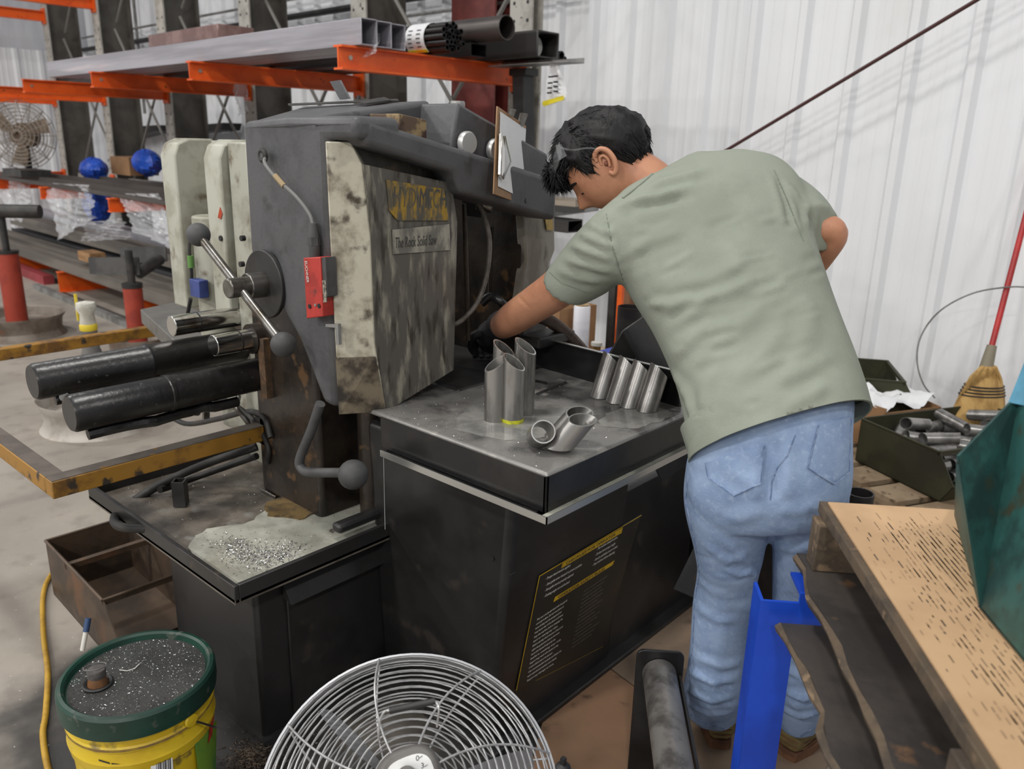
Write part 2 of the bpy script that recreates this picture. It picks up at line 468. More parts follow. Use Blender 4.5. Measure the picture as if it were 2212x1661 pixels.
# bundle of small round tubes
bx1 = waty(980, 95, 3.06).x
pts = [(0, 0)] + [(math.cos(a * math.pi / 3) * .031, math.sin(a * math.pi / 3) * .031) for a in range(6)] + [(math.cos(a * math.pi / 6) * .0620, math.sin(a * math.pi / 6) * .0620) for a in range(12)]
t0 = None
for k, (dy, dz) in enumerate(pts):
    if t0 is None:
        t0 = obj('round_tube', MB().pipe((-8.4, 3.06, ZA + .078), (bx1, 3.06, ZA + .078), .0152, .0115, n=10), m_steel_dk,
                 label='thin dark steel tube at the very centre of the tagged bundle', cat='tube', group='thin tubes of the tagged bundle')
    else:
        o = t0.copy(); C.objects.link(o); o.matrix_basis = WF @ Matrix.Translation(Vector(MF[t0.name].translation) + Vector((random.uniform(-.02, .02), dy, dz)))
        hr_ = (3 - round(math.degrees(math.atan2(dz, dy)) / 30)) % 12 or 12
        o['label'] = "thin dark tube at %s o'clock in the %s ring of the tagged bundle" % (['one', 'two', 'three', 'four', 'five', 'six', 'seven', 'eight', 'nine', 'ten', 'eleven', 'twelve'][hr_ - 1], 'inner' if k < 7 else 'outer')
m_paper = mat('white_paper', (228, 229, 230), (216, 217, 219), scale=3, rough=.75)
m_yel = mat('tag_yellow', (222, 205, 40), rough=.6)
m_ink = mat('ink', (44, 44, 48), rough=.8)
# paper tag wrapped over the bundle
tg = thing('paper_tag', 'white paper tag with yellow edge wrapped over the tube bundle', 'tag', (bx1 - .35, 3.06, ZA))
def tagstrip(a0, a1, x0, x1, r, m, nm, par):
    mb = MB(); n = 10; rs = []
    for k in range(n + 1):
        a = a0 + (a1 - a0) * k / n; c_, s_ = math.cos(a), math.sin(a)
        rs.append([(x0, 3.06 + r * c_, ZA + .078 + r * s_), (x1, 3.06 + r * c_, ZA + .078 + r * s_), (x1, 3.06 + (r + .002) * c_, ZA + .078 + (r + .002) * s_), (x0, 3.06 + (r + .002) * c_, ZA + .078 + (r + .002) * s_)])
    return obj(nm, mb.rings(rs), m, par)
xa = waty(865, 90, 2.95).x; xb = waty(905, 90, 2.95).x
tagstrip(rad(60), rad(238), xa, xb, .079, m_paper, 'sheet', tg)
tagstrip(rad(224), rad(238), xa, xb, .0815, m_yel, 'yellow_edge', tg)
pm_ = MB()
for a in (150, 165, 180, 195, 210):
    for q in (.15, .6):
        for k in (0,):
            c_, s_ = math.cos(rad(a)), math.sin(rad(a)); c2, s2 = math.cos(rad(a + 4)), math.sin(rad(a + 4)); r_ = .0822
            x0, x1 = xa + (xb - xa) * q, xa + (xb - xa) * (q + .22)
            pm_.add([(x0, 3.06 + r_ * c_, ZA + .078 + r_ * s_), (x1, 3.06 + r_ * c_, ZA + .078 + r_ * s_), (x1, 3.06 + r_ * c2, ZA + .078 + r_ * s2), (x0, 3.06 + r_ * c2, ZA + .078 + r_ * s2)], [(0, 1, 2, 3)])
obj('print', pm_, m_ink, tg, recalc=False)
# black rectangular tube, small pipes, angle, large pipe
e = waty(1166, 95, 3.47)
obj('square_tube', hollow_rect(MB(), -9.0, e.x, 3.45, 3.63, ZA, ZA + .14, .011), m_steel, bevel=.008, label='large black rectangular steel tube on the upper rack, open end outward', cat='box tube')
obj('plastic_disc', MB().cyl((e.x - .10, 3.54, ZA + .068), (e.x - .095, 3.54, ZA + .068), .056, n=24), mat('milky_plastic', (205, 205, 200), rough=.4), label='milky plastic cap seen inside the black rectangular tube', cat='cap')
e = waty(1212, 118, 3.66)
obj('pipe', MB().pipe((-9.0, 3.665, ZA + .027), (e.x, 3.665, ZA + .027), .026, .019, n=16), m_steel_dk, label='dark steel pipe poking out right of the black rectangular tube', cat='pipe')
e = waty(1222, 118, 3.71)
obj('pipe', MB().pipe((-3.55, 3.708, ZA + .015), (e.x, 3.708, ZA + .015), .013, .009, n=12), m_steel_dk, label='thinnest dark pipe beside the rectangular tube on the upper rack', cat='pipe')
e = waty(1253, 128, 3.55)
an = MB(); an.box((-3.56, 3.46, ZA - .03), (e.x, 3.58, ZA - .024)); an.box((-3.56, 3.58, ZA - .03), (e.x, 3.586, ZA - .002))
obj('angle_bar', an, m_galv, label='pale galvanised angle bar reaching farthest right on the upper rack', cat='angle bar')
obj('square_tube', hollow_rect(MB(), -9.6, -3.45, 3.22, 3.34, ZA, ZA + .07, .006), m_steel_dk, label='dark square tube on the upper rack under the large round pipe', cat='box tube')
e = waty(1095, 62, 3.28)
obj('large_pipe', MB().pipe((-9.4, 3.28, ZA + .135), (e.x, 3.28, ZA + .135), .062, .057, n=36), mat('large_pipe_steel', (84, 78, 76), (64, 60, 58), scale=3, rough=.45, metal=.55, stretch=(.5, 2, 2)), label='large open round pipe lying on top of the upper rack stock', cat='pipe')
a, b = waty(352, 105, 2.7), waty(505, 95, 2.7)
obj('wrapped_bundle', MB().box((a.x, 2.6, ZA + .127), (b.x, 2.85, ZA + .215)), mat('brown_wrap', (104, 72, 66), (130, 100, 94), scale=6, rough=.3, coat=.4), bevel=.01, label='brown film-wrapped bundle on top of the upper rack', cat='bundle')
# hanging tag at the right end of the stock
hg = thing('hanging_tag', 'crumpled white paper tag hanging below the angle bar', 'tag', waty(1200, 200, 3.5))
q = [waty(*p, 3.5) for p in ((1190, 137), (1212, 140), (1223, 215), (1178, 229))]
def sheet(P, nu, nv, amp, th, seed, pushdir):
    rnd_ = random.Random(seed); g = []; ph = [rnd_.uniform(0, 6) for _ in range(6)]
    for j in range(nv + 1):
        for i in range(nu + 1):
            u, v = i / nu, j / nv
            p = lerp(lerp(P[0], P[1], u), lerp(P[3], P[2], u), v)
            p = p + Vector(pushdir) * amp * (math.sin(u * 7 + ph[0] + v * 3) + math.sin(v * 9 + ph[1] - u * 4) + .6 * math.sin(u * 17 + v * 13 + ph[2]) + (.45 * math.sin(u * 41 + v * 11 + ph[3]) + .4 * math.sin(v * 37 - u * 23 + ph[4]) if nu > 20 else 0))
            g.append(p)
    n = len(g); w = nu + 1; fs = []
    for j in range(nv):
        for i in range(nu):
            a = j * w + i; fs.append((a, a + 1, a + w + 1, a + w))
    vs = g + [p + Vector(pushdir) * th for p in g]
    fs += [tuple(k + n for k in reversed(f)) for f in fs]
    bd = [i for i in range(nu)] + [nu + j * w for j in range(nv)] + [nv * w + nu - i for i in range(nu)] + [(nv - j) * w for j in range(nv)]
    for k in range(len(bd)):
        a, b = bd[k], bd[(k + 1) % len(bd)]; fs.append((a, b, b + n, a + n))
    return MB().add(vs, fs)
obj('sheet', sheet(q, 8, 10, .008, .0015, 3, (-.3, -1, 0)), m_paper, hg)
qy = [lerp(q[0], q[3], .88), lerp(q[1], q[2], .88), q[2], q[3]]
obj('yellow_edge', sheet([p + Vector((0, -.018, -.002)) for p in qy], 6, 2, .004, .0015, 3, (-.3, -1, 0)), m_yel, hg)
pr = MB()
for v in (.35, .5, .62, .74):
    for u in (.2, .55):
        p = lerp(lerp(q[0], q[1], u), lerp(q[3], q[2], u), v) + Vector((.004, -.032, 0))
        pr.box(p, p + Vector((.035, .001, .009)))
obj('print', pr, m_ink, hg)

# ------------------------------------------------------------------ middle and lower levels
m_bar = mat('rusty_bar_steel', (84, 79, 75), (66, 61, 57), scale=4, rough=.55, metal=.45, stretch=(.3, 3, 3))
for k, (y, z, lab) in enumerate(((2.56, 0, 'outermost'), (2.72, 0, 'second'), (2.9, 0, 'third'), (3.1, 0, 'fourth'), (3.3, 0, 'innermost'))):
    obj('steel_bar', MB().box((-11.0 + .4 * k, y, 1.003), (-4.6 - .25 * k, y + .05 + .02 * (k % 2), 1.035 + .02 * (k % 3))), m_bar, label='%s flat steel bar lying on the middle rack arms' % lab, cat='bar', group='bars on the middle rack arms')
m_beam = mat('weathered_beam', (122, 116, 108), (98, 93, 87), scale=3, rough=.55, metal=.3, stretch=(.25, 3, 3))
m_beam2 = mat('dark_beam', (76, 76, 78), (60, 60, 62), scale=3, rough=.5, metal=.4, stretch=(.25, 3, 3))
lo = [(2.60, .203, .14, .10, m_beam, 'weathered steel beam at the front of the lowest rack level'), (2.78, .203, .16, .12, m_beam, 'weathered steel beam, second on the lowest rack level'), (2.98, .203, .16, .14, m_beam2, 'dark steel beam, third on the lowest rack level'), (3.2, .203, .2, .16, m_beam2, 'dark steel beam at the back of the lowest rack level'),
      (2.98, .39, .16, .12, m_beam, 'weathered beam stacked on the dark third beam of the lowest level'), (3.19, .43, .18, .14, m_alu, 'pale film-wrapped beam stacked at the back of the lowest level')]
for (y, z, w_, h_, m, lab) in lo:
    mb = MB()
    mb.box((-11.5, y, z), (-4.2, y + w_, z + .012)); mb.box((-11.5, y, z + .012), (-4.2, y + .012, z + h_)); mb.box((-11.5, y + w_ - .012, z + .012), (-4.2, y + w_, z + h_)); mb.box((-11.5, y + .012, z + h_ - .02), (-4.2, y + w_ - .012, z + h_ - .008))
    obj('steel_beam', mb, m, label=lab, cat='beam', group='beams on the lowest rack level')
# floor pieces in front of the rack
obj('steel_bar', MB().box((-8.9, 2.42, 0), (-4.3, 2.475, .05)), m_galv, label='bright steel bar lying on the floor in front of the rack', cat='bar')
obj('steel_bar', MB().box((-8.4, 2.49, 0), (-4.3, 2.54, .03)), m_bar, label='dull flat bar on the floor against the rack feet', cat='bar')
a = watz(0, 605, .06); b = watz(105, 602, .06)
obj('red_beam', MB().box((a.x - 1.5, b.y - .05, 0), (b.x, b.y + .05, .09)), mat('faded_red', (150, 56, 62), (130, 46, 50), scale=6, rough=.6), label='faded red beam on the floor under the rack at far left', cat='beam')
a = watx(92, 508, -8.0)
obj('wood_block', MB().box((-8.25, 2.66, .345), (-7.95, 2.8, .43)), mat('raw_wood', (170, 132, 92), (140, 104, 68), scale=8, rough=.8, stretch=(.3, 4, 4)), label='small raw wood block between the beams of the lowest level', cat='block')
# plastic film draped over the middle arms
m_film = bpy.data.materials.new('clear_film'); m_film.use_nodes = True
_b = m_film.node_tree.nodes['Principled BSDF']; _b.inputs['Base Color'].default_value = (.85, .87, .9, 1); _b.inputs['Roughness'].default_value = .12
_b.inputs['Alpha'].default_value = .20; _b.inputs['Specular IOR Level'].default_value = 1.0
def film(P, label, seed, amp=.035):
    return obj('plastic_film', sheet([waty(*p[:2], p[2]) for p in P], 44, 44, amp * .6, .001, seed, (.35, -1, .1)), m_film, label=label, cat='plastic film', group='clear film on the rack')
film(((105, 395, 2.6), (200, 400, 2.6), (200, 470, 2.45), (125, 520, 2.45)), 'clear plastic film draped over the second middle arm from the left', 1)
film(((260, 418, 2.6), (345, 418, 2.6), (395, 550, 2.55), (295, 500, 2.5)), 'clear plastic film draped over the middle arm nearest the saw', 2)
film(((10, 385, 2.7), (75, 395, 2.7), (45, 480, 2.5), (5, 470, 2.5)), 'clear plastic film draped at the far left of the middle arms', 3)
film(((190, 480, 2.62), (265, 470, 2.62), (270, 515, 2.6), (175, 525, 2.6)), 'crumpled clear film lying on the lower beams', 4, .05)
film(((770, 70, 2.72), (822, 72, 2.72), (816, 112, 2.62), (772, 128, 2.62)), 'clear film bunched at the end of the wrapped tubes', 6, .012)
film(((500, 178, 3.4), (530, 178, 3.4), (537, 235, 3.4), (518, 252, 3.4)), 'twisted clear film hanging from the upper arm above the saw', 5, .02)
# things standing on the middle level
m_bag = mat('blue_bag', (28, 84, 196), (20, 62, 160), scale=6, rough=.35, bump=.5, bscale=18, bdist=.03)
def bag(px, py, y, rx, rz, label, seed):
    c_ = waty(px, py, y); mb = MB(); rnd_ = random.Random(seed); n = 26; rs = []
    for i in range(15):
        th = math.pi * i / 14; rs.append([c_ + Vector((math.sin(th) * rx * math.cos(2 * math.pi * k / n) * (1 + rnd_.uniform(-.15, .15)), math.sin(th) * .14 * math.sin(2 * math.pi * k / n), -math.cos(th) * rz * (1 + rnd_.uniform(-.1, .1)))) for k in range(n)])
    return obj('plastic_bag', mb.rings(rs), m_bag, label=label, cat='bag', ang=25)
bag(203, 366, 3.3, .16, .12, 'small blue plastic bag on the middle rack by the leftmost post', 1)
bag(318, 352, 3.6, .20, .13, 'large blue plastic bag beside the cardboard box on the rack', 2)
bag(210, 436, 3.0, .10, .20, 'blue plastic bag hanging under the middle rack arms', 3)
m_card = mat('cardboard', (150, 114, 80), (136, 102, 70), scale=5, rough=.85)
a, b = waty(272, 375, 3.65), waty(305, 340, 3.65)
obj('cardboard_box', MB().box((a.x, 3.5, a.z), (b.x + .05, 3.8, b.z)), m_card, label='small cardboard box on the middle rack left of the blue bag', cat='box')
a = waty(245, 325, 3.9); b = waty(350, 325, 3.9)
obj('shelf_board', MB().box((a.x, 3.82, 1.17), (b.x + .5, 4.2, 1.20)), m_dark, label='dark shelf board between the rack posts behind the blue bag', cat='shelf')
# dark wedge brackets fixed to the wall
for k, (P, lab) in enumerate(((((262, 275), (340, 270), (338, 282), (264, 302)), 'left'), (((394, 273), (482, 265), (478, 281), (396, 289)), 'right'))):
    obj('wall_bracket', MB().prism([waty(*p, 4.4) for p in P], (0, .22, 0)), m_black, label='%s one of the two black wedge brackets on the wall' % lab, cat='bracket', group='wedge brackets')
FR[0] = Matrix.Identity(4)
# ================================================================== THE BAND SAW
m_grey = mat('saw_grey_paint', (82, 82, 84), (70, 70, 72), scale=9, rough=.5, bump=.2, bscale=110, c3=(54, 51, 48), scale3=16, thr3=(.6, .78), bdist=.003)
m_greydk = mat('saw_dark_paint', (46, 45, 45), (36, 35, 34), scale=6, rough=.42, bump=.15, bscale=60, c3=(62, 54, 46), scale3=12, thr3=(.64, .72), bdist=.003)
m_base = mat('saw_base_paint', (40, 39, 39), (30, 29, 29), scale=4, rough=.38, bump=.08, bscale=50, c3=(54, 50, 46), scale3=9, thr3=(.62, .75), bdist=.003)
m_dirtyw = mat('dirty_cream_guard', (186, 181, 164), (120, 110, 92), scale=14, thr=(.44, .70), rough=.55, bump=.15, bscale=50, c3=(66, 57, 45), scale3=24, thr3=(.56, .74), bdist=.003)
m_logo = mat('worn_guard_face', (88, 85, 80), (146, 142, 128), scale=16, thr=(.48, .70), rough=.45, bump=.12, bscale=50, c3=(56, 51, 45), scale3=22, thr3=(.5, .68), stretch=(1, 2.2, .5), bdist=.003)
m_grease = mat('greasy_brown', (48, 40, 33), (32, 28, 25), scale=12, rough=.35, bump=.3, bscale=40, c3=(88, 66, 44), scale3=16, thr3=(.6, .7), bdist=.005)
m_plate = mat('wet_steel_table', (134, 132, 129), (92, 91, 90), scale=7, thr=(.42, .62), rough=.36, metal=.3, rough2=.22, bump=.12, bscale=30, c3=(152, 149, 144), scale3=22, thr3=(.58, .7), bdist=.003)
m_plside = mat('black_table_side', (34, 34, 35), (48, 46, 45), scale=5, rough=.3, metal=.3, bump=.08, bscale=40, bdist=.003)
m_edge = mat('bright_edge', (190, 190, 186), rough=.28, metal=.85)
m_chrome = mat('chrome', (200, 198, 194), (150, 140, 126), scale=20, thr=(.55, .75), rough=.14, metal=1.0)
m_bright = mat('worn_steel', (128, 126, 122), (92, 86, 78), scale=12, rough=.3, metal=.85)
m_ball = mat('dusty_knob', (74, 74, 75), (60, 60, 60), scale=9, rough=.6)
m_rubber = mat('black_hose', (30, 30, 30), (46, 43, 40), scale=14, rough=.6, bump=.2, bscale=60, bdist=.003)
m_blackg = mat('black_greasy_cylinder', (34, 33, 33), (24, 23, 23), scale=7, rough=.33, bump=.3, bscale=70, c3=(66, 64, 62), scale3=60, thr3=(.66, .72), bdist=.003)
m_cream = mat('cream_paint', (168, 168, 155), (146, 144, 130), scale=9, rough=.5, c3=(100, 88, 70), scale3=14, thr3=(.58, .76), bump=.06, bscale=40, bdist=.003)
m_yellow = mat('worn_yellow_paint', (150, 108, 36), (104, 72, 32), scale=11, thr=(.46, .66), rough=.55, c3=(52, 44, 36), scale3=20, thr3=(.6, .68))
m_ytop = mat('dirty_bar_top', (94, 86, 78), (78, 70, 64), scale=9, rough=.6, c3=(124, 92, 40), scale3=20, thr3=(.66, .72))
m_red = mat('switch_red', (176, 52, 44), (150, 40, 34), scale=14, rough=.45, c3=(70, 44, 40), scale3=22, thr3=(.66, .74))
m_white = mat('white_print', (205, 203, 196), rough=.6)
m_yprint = mat('yellow_print', (205, 165, 28), (186, 146, 22), scale=15, rough=.5)

saw = thing('band_saw', 'large grimy grey mitre band saw the worker leans over', 'band saw', (-1.6, 1.4, 0))
# ---- lower tray cabinet
cab = obj('tray_cabinet', MB().box((-2.05, .885, 0.0), (-1.60, 1.60, .475)), m_base, saw, bevel=.012)
obj('access_panel', MB().box((-1.60, .97, .05), (-1.592, 1.42, .40)), m_base, cab, bevel=.003)
obj('panel_lip', MB().prism([(-1.592, .96, .40), (-1.558, .96, .392), (-1.592, .96, .445)], (0, .48, 0)), m_greydk, cab)
obj('toe_plate', MB().box((-2.06, .875, 0.0), (-1.585, 1.61, .02)), m_greydk, cab)
# ---- tray
mb = MB(); x0, x1, y0, y1, t = -2.34, -1.53, .80, 1.62, .012
mb.box((x0, y0, .475), (x1, y1, .487))
tray = obj('drip_tray', mb, mat('tray_grime', (110, 103, 94), (80, 74, 67), scale=9, rough=.34, c3=(128, 126, 120), scale3=10, thr3=(.58, .72), bump=.2, bscale=60, bdist=.004), saw)
for (a, b) in (((x0, y0, .478), (x1, y0 + t, .523)), ((x0, y1 - t, .478), (x1, y1, .523)), ((x0, y0 + t, .478), (x0 + t, y1 - t, .523)), ((x1 - t, y0 + t, .478), (x1, y1 - t, .523))):
    obj('tray_rim', MB().box(a, b), m_greydk, tray, bevel=.002)
# milky coolant standing in the front part of the tray
def poly_pool(P, z, th=.003):
    return MB().prism([(p[0], p[1], z) for p in P], (0, 0, th))
def blob(P, n=5, amp=.01, seed=1):
    rnd_ = random.Random(seed); pts = [Vector((p[0], p[1], 0)) for p in P]; out = []
    cur = curve(pts + [pts[0]], n)[:-1]
    return [(p.x + rnd_.uniform(-amp, amp), p.y + rnd_.uniform(-amp, amp)) for p in cur]
def cool_mat():
    m = mat('milky_coolant', (176, 176, 164), (146, 145, 134), scale=9, thr=(.42, .66), rough=.15, coat=.3, c3=(84, 82, 76), scale3=30, thr3=(.66, .74), bump=.05, bscale=20)
    return m
pool = obj('coolant', poly_pool(blob([(-1.548, .82), (-1.548, 1.58), (-1.80, 1.58), (-1.93, 1.34), (-1.90, 1.14), (-1.84, 1.02), (-1.88, .92), (-1.80, .83)], 6, .005), .487, .012), cool_mat(), tray, label='milky grey coolant standing in the tray', smooth=False)
# chips in the tray, too many to count
def chips(name, n, fn, parent, m, size=(.0015, .004), seed=3, label=None):
    rnd_ = random.Random(seed); mb = MB()
    for _ in range(n):
        p = fn(rnd_); s = rnd_.uniform(*size); a = rnd_.uniform(0, 6.28); t = rnd_.uniform(.3, 1.2)
        e1 = Vector((math.cos(a), math.sin(a), rnd_.uniform(-.3, .3))) * s * 1.6; e2 = Vector((-math.sin(a), math.cos(a), rnd_.uniform(-.6, .6))) * s * .5; e3 = Vector((0, 0, s * .5))
        mb.add([p - e1, p + e2, p + e1, p + e3], [(0, 1, 3), (1, 2, 3), (2, 0, 3), (0, 2, 1)])
    return obj(name, mb, m, parent, kind='stuff', smooth=False, recalc=False, label=label)
m_chip = mat('steel_chips', (190, 190, 190), (110, 108, 106), scale=200, rough=.25, metal=.9)
def cluster(cs, zs):
    def f(r):
        c_ = r.choice(cs); return Vector((r.gauss(c_[0], c_[2]), r.gauss(c_[1], c_[3]), zs + r.uniform(0, .002)))
    return f
chips('metal_chips', 1500, cluster([(-1.66, .93, .045, .035), (-1.63, .98, .03, .03), (-1.72, .92, .05, .02)], .499), tray, m_chip, (.0012, .0032), 3, 'bright steel chips heaped in the coolant tray')
chips('metal_chips', 700, lambda r: Vector((r.uniform(-2.3, -1.56), r.uniform(.83, 1.3), .489 + .011 * (r.random() > .5))), tray, m_chip, (.001, .0022), 4)
obj('sludge', poly_pool(blob([(-1.83, 1.08), (-1.75, 1.14), (-1.80, 1.24), (-1.90, 1.22), (-1.91, 1.12)], 5, .008, 4), .499, .004), mat('brown_sludge', (112, 92, 58), (70, 60, 46), scale=18, rough=.4, bump=.4, bscale=60, bdist=.004), tray, smooth=False)
a, b = atz(742, 1152, .535), atz(992, 1052, .535)
obj('splash_rail', MB().box((-1.60, a.y, .523), (-1.565, b.y, .548)), m_greydk, tray, bevel=.008)
# ---- base under the outfeed table
base_c = thing('tmp', '', '', (0, 0, 0)); bpy.data.objects.remove(base_c)
bq = [(-1.60, 1.275), (-1.165, 1.275), (-1.165, 1.80), (-1.60, 1.80)]; tq = [(-1.60, 1.235), (-1.075, 1.235), (-1.075, 1.72), (-1.60, 1.72)]
sb = obj('saw_base', MB().hexa([(*p, 0) for p in bq] + [(*p, .80) for p in tq]), m_base, saw, bevel=.02, seg=3)
obj('rear_base', MB().box((-1.60, 1.78, 0), (-1.17, 2.26, .55)), m_base, sb, bevel=.01)
obj('floor_flange', MB().box((-1.62, 1.24, 0), (-1.13, 2.28, .018)), m_greydk, sb, bevel=.004)
for (p, r) in (((985 + 80, 1205), .006), ((1105, 1240), .003)):
    a = aty(*p, 1.247); obj('bolt_hole', MB().cyl(a + Vector((0, -.004, 0)), a + Vector((0, .01, 0)), r, n=10), m_black, sb)
# warning plate on the base, the lettering of the photograph
def on_face(u, v):       # u along +y, v height on the slanted +x face of the base
    return Vector((-1.165 + .09 * v / .80, u, v))
def plate_pt(px, py):
    d = ray(px, py); # intersect with slanted plane x = -1.165 + .1125 z
    k = .1125; t_ = (-1.165 + k * CAM_H) / (d.x - k * d.z); return CAMPOS + d * t_
pc = [plate_pt(*p) for p in ((1163, 1243), (1383, 1112), (1300, 1395), (1113, 1490))]
pl_m = mat('plate_black', (38, 36, 33), (60, 50, 40), scale=6, thr=(.5, .75), rough=.42)
off = Vector((.994, 0, -.112))
dec = obj('operator_plate', MB().prism([p + off * .001 for p in pc], off * .002), pl_m, sb, label='black operator plate with yellow headings', smooth=False)
def frame_line(a, b, w=.0022):
    a, b = a + off * .0035, b + off * .0035; d = (b - a).normalized(); n_ = d.cross(off) * w / 2
    return MB().prism([a - n_, b - n_, b + n_, a + n_], off * .0006)
for i_ in (0, 3): obj('border_line', frame_line(pc[i_], pc[(i_ + 1) % 4]), m_yprint, dec)
obj('border_line', frame_line(pc[2], lerp(pc[2], pc[3], .8)), mat('worn_yellow_line', (110, 94, 40), rough=.5), dec)
def bar_head(p0, p1, p2, p3, txt, n):
    q = [plate_pt(*p) + off * .0035 for p in (p0, p1, p2, p3)]
    bo = obj('heading_bar', MB().prism(q, off * .0006), m_yprint, dec, smooth=False)
    ex = (q[1] - q[0]); ey = (q[0] - q[3]); h = ey.length
    text('heading_text', txt, plane_mtx(q[3] + off * .0012 + ex * .06 + ey * .22, ex, ey), h * .80, m_ink, bo, .0002, sx=ex.length * .88 / (h * .80 * n))
bar_head((1213, 1215), (1343, 1138), (1340, 1150), (1210, 1226), 'CHECKLIST FOR OPERATOR', 13.6)
bar_head((1197, 1288), (1325, 1209), (1321, 1219), (1193, 1299), 'OPERATOR SAFETY RULES', 13.2)
rows = [('- Proper band tension applied', 1176, 1252, 1240, 1216), ('- Saw guide arms clamped in proper position', 1176, 1265, 1268, 1212), ('- Saw guide inserts properly adjusted', 1174, 1277, 1250, 1233), ('- Cutting angle set and locked', 1172, 1290, 1240, 1250),
        ('- This machine clamped in place', 1286, 1188, 1340, 1156), ('- Coolant level proper height', 1283, 1200, 1336, 1169), ('- Guards and blade covers in place', 1280, 1212, 1342, 1174), ('- Stop machine before adjusting', 1277, 1222, 1335, 1187)]
lines = ['This saw is to be operated with the guards', 'correctly in place. Do not wear gloves or', 'loose clothing near the moving band and', 'keep hands clear of the blade at all times.', 'Stop the machine before changing the', 'band or clearing any chips.', 'Before starting check tension of band and', 'adjust the guide arms close to the work.', 'Secure the material firmly in the vise', 'before making any cut.', 'Support long work with stands so that', 'it cannot fall and injure the operator.', 'Use recommended speeds and feeds for', 'each material and replace worn bands', 'Report any damage at once.']
for (s_, ax_, ay_, bx_, by_) in rows:
    a, b = plate_pt(ax_, ay_) + off * .0035, plate_pt(bx_, by_) + off * .0035
    ex = b - a; hh = .0105
    text('plate_text', s_, plane_mtx(a, ex, Vector((.1, 0, 1))), hh, m_white, dec, .0001, sx=ex.length / (hh * .50 * len(s_)), shear=.2)
for c0, (xa_, ya_, xb_, yb_, dx_, dy_) in enumerate(((1157, 1340, 1233, 1290, -1.55, 9.4), (1258, 1279, 1318, 1238, -1.85, 8.6))):
    for k, s_ in enumerate(lines):
        a, b = plate_pt(xa_ + dx_ * k, ya_ + dy_ * k) + off * .0035, plate_pt(xb_ + dx_ * k - 6 * (k % 3), yb_ + dy_ * k + 4 * (k % 3)) + off * .0035
        ex = b - a; hh = .0085
        text('plate_text', s_, plane_mtx(a, ex, Vector((.1, 0, 1))), hh, m_white if c0 == 0 else mat('worn_print', (104, 96, 84), rough=.6), dec, .0001, sx=ex.length / (hh * .48 * len(s_)), shear=.2)
# ---- outfeed table: top, folded sides, bright lip, fence
TX0, TX1, TY0, TY1, TZ = -1.60, -.888, 1.112, 1.66, .90
tb = obj('table_top', MB().box((TX0, TY0, TZ - .012), (TX1, TY1 + .045, TZ)), m_plate, saw, bevel=.006, seg=3)
obj('table_side', MB().box((-1.385, TY0, .815), (TX1, TY0 + .010, TZ - .006)), m_plside, tb, bevel=.003)
obj('table_side', MB().box((TX1 - .010, TY0, .815), (TX1, TY1, TZ - .006)), m_plside, tb, bevel=.003)
lip = MB(); lip.box((-1.365, TY0 - .016, .806), (TX1 + .016, TY0 + .02, .814)); lip.box((TX1 - .02, TY0 - .016, .806), (TX1 + .016, TY1 + .02, .814))
obj('drip_gutter', lip, m_plside, tb)
obj('gutter_edge', MB().box((-1.365, TY0 - .018, .805), (TX1 + .018, TY0 - .0155, .820)), m_edge, tb)
obj('gutter_edge', MB().box((TX1 + .0155, TY0 - .018, .805), (TX1 + .018, TY1 + .02, .820)), m_edge, tb)
obj('gutter_coolant', MB().box((TX1, TY0 - .014, .8135), (TX1 + .0155, TY1 + .02, .817)), cool_mat(), tb)
fz = .985
fa, fb = atz(1456, 884, TZ), atz(1128, 772, TZ)
obj('fence', MB().prism([(TX1 - .035, 1.655, TZ), (TX1 - .035, 1.655, fz - .012), (TX1 - .047, 1.655, fz), (-1.62, 1.70, fz), (-1.62, 1.70, TZ)], (.0, .010, 0)), m_plside, tb)
obj('fence_edge', MB().box((-1.62, 1.6745, fz), (TX1 - .05, 1.685, fz + .002), rot=Matrix.Rotation(math.atan2(-.045, .73), 3, 'Z')), m_edge, tb)
chips('metal_chips', 900, lambda r: Vector((r.uniform(-1.4, -.90), r.uniform(1.12, 1.62), TZ + .0005)), tb, m_chip, (.0008, .0018), 8)
# wet patches on the table
for k, P in enumerate(([(-1.20, 1.16), (-1.05, 1.20), (-1.02, 1.36), (-1.14, 1.46), (-1.28, 1.33)], [(-.98, 1.40), (-.91, 1.46), (-.905, 1.60), (-.99, 1.60), (-1.02, 1.5)])):
    obj('wet_patch', poly_pool(blob(P, 6, .006, k), TZ + .0002, .0008), mat('coolant_film', (150, 149, 144), (122, 121, 118), scale=14, thr=(.4, .6), rough=.12, metal=.2), tb, smooth=False)
sl = [atz(*p, TZ) for p in ((1157, 850), (1222, 824), (1226, 828), (1161, 854))]
obj('slot', MB().prism([p + Vector((0, 0, .0004)) for p in sl], (0, 0, .0006)), m_black, tb)
sl = [atz(*p, TZ) for p in ((1155, 820), (1183, 826), (1181, 831), (1153, 825))]
obj('slot', MB().prism([p + Vector((0, 0, .0004)) for p in sl], (0, 0, .0006)), m_black, tb)
# trickle of coolant running off the gutter
p0 = Vector((-1.36, TY0 - .012, .81)); pz = atz(856, 1092, .5)
obj('coolant_trickle', MB().tube(curve([p0, lerp(p0, (-1.36, 1.10, .6), .4), Vector((-1.359, 1.099, .62))], 6), .0006, 6), mat('clear_coolant', (200, 205, 205), rough=.1, alpha=.6), saw)
# ---- pivot column and round post
col = obj('pivot_column', MB().box((-2.02, 1.17, .487), (-1.72, 1.42, 1.12)), m_grease, saw, bevel=.015)
obj('weld_bead', MB().box((-2.02, 1.163, .487), (-1.94, 1.17, .497)), m_bright, col, bevel=.003)
obj('round_post', MB().cyl((-1.66, 1.30, .487), (-1.66, 1.30, .93), .035, n=20), m_grease, saw)
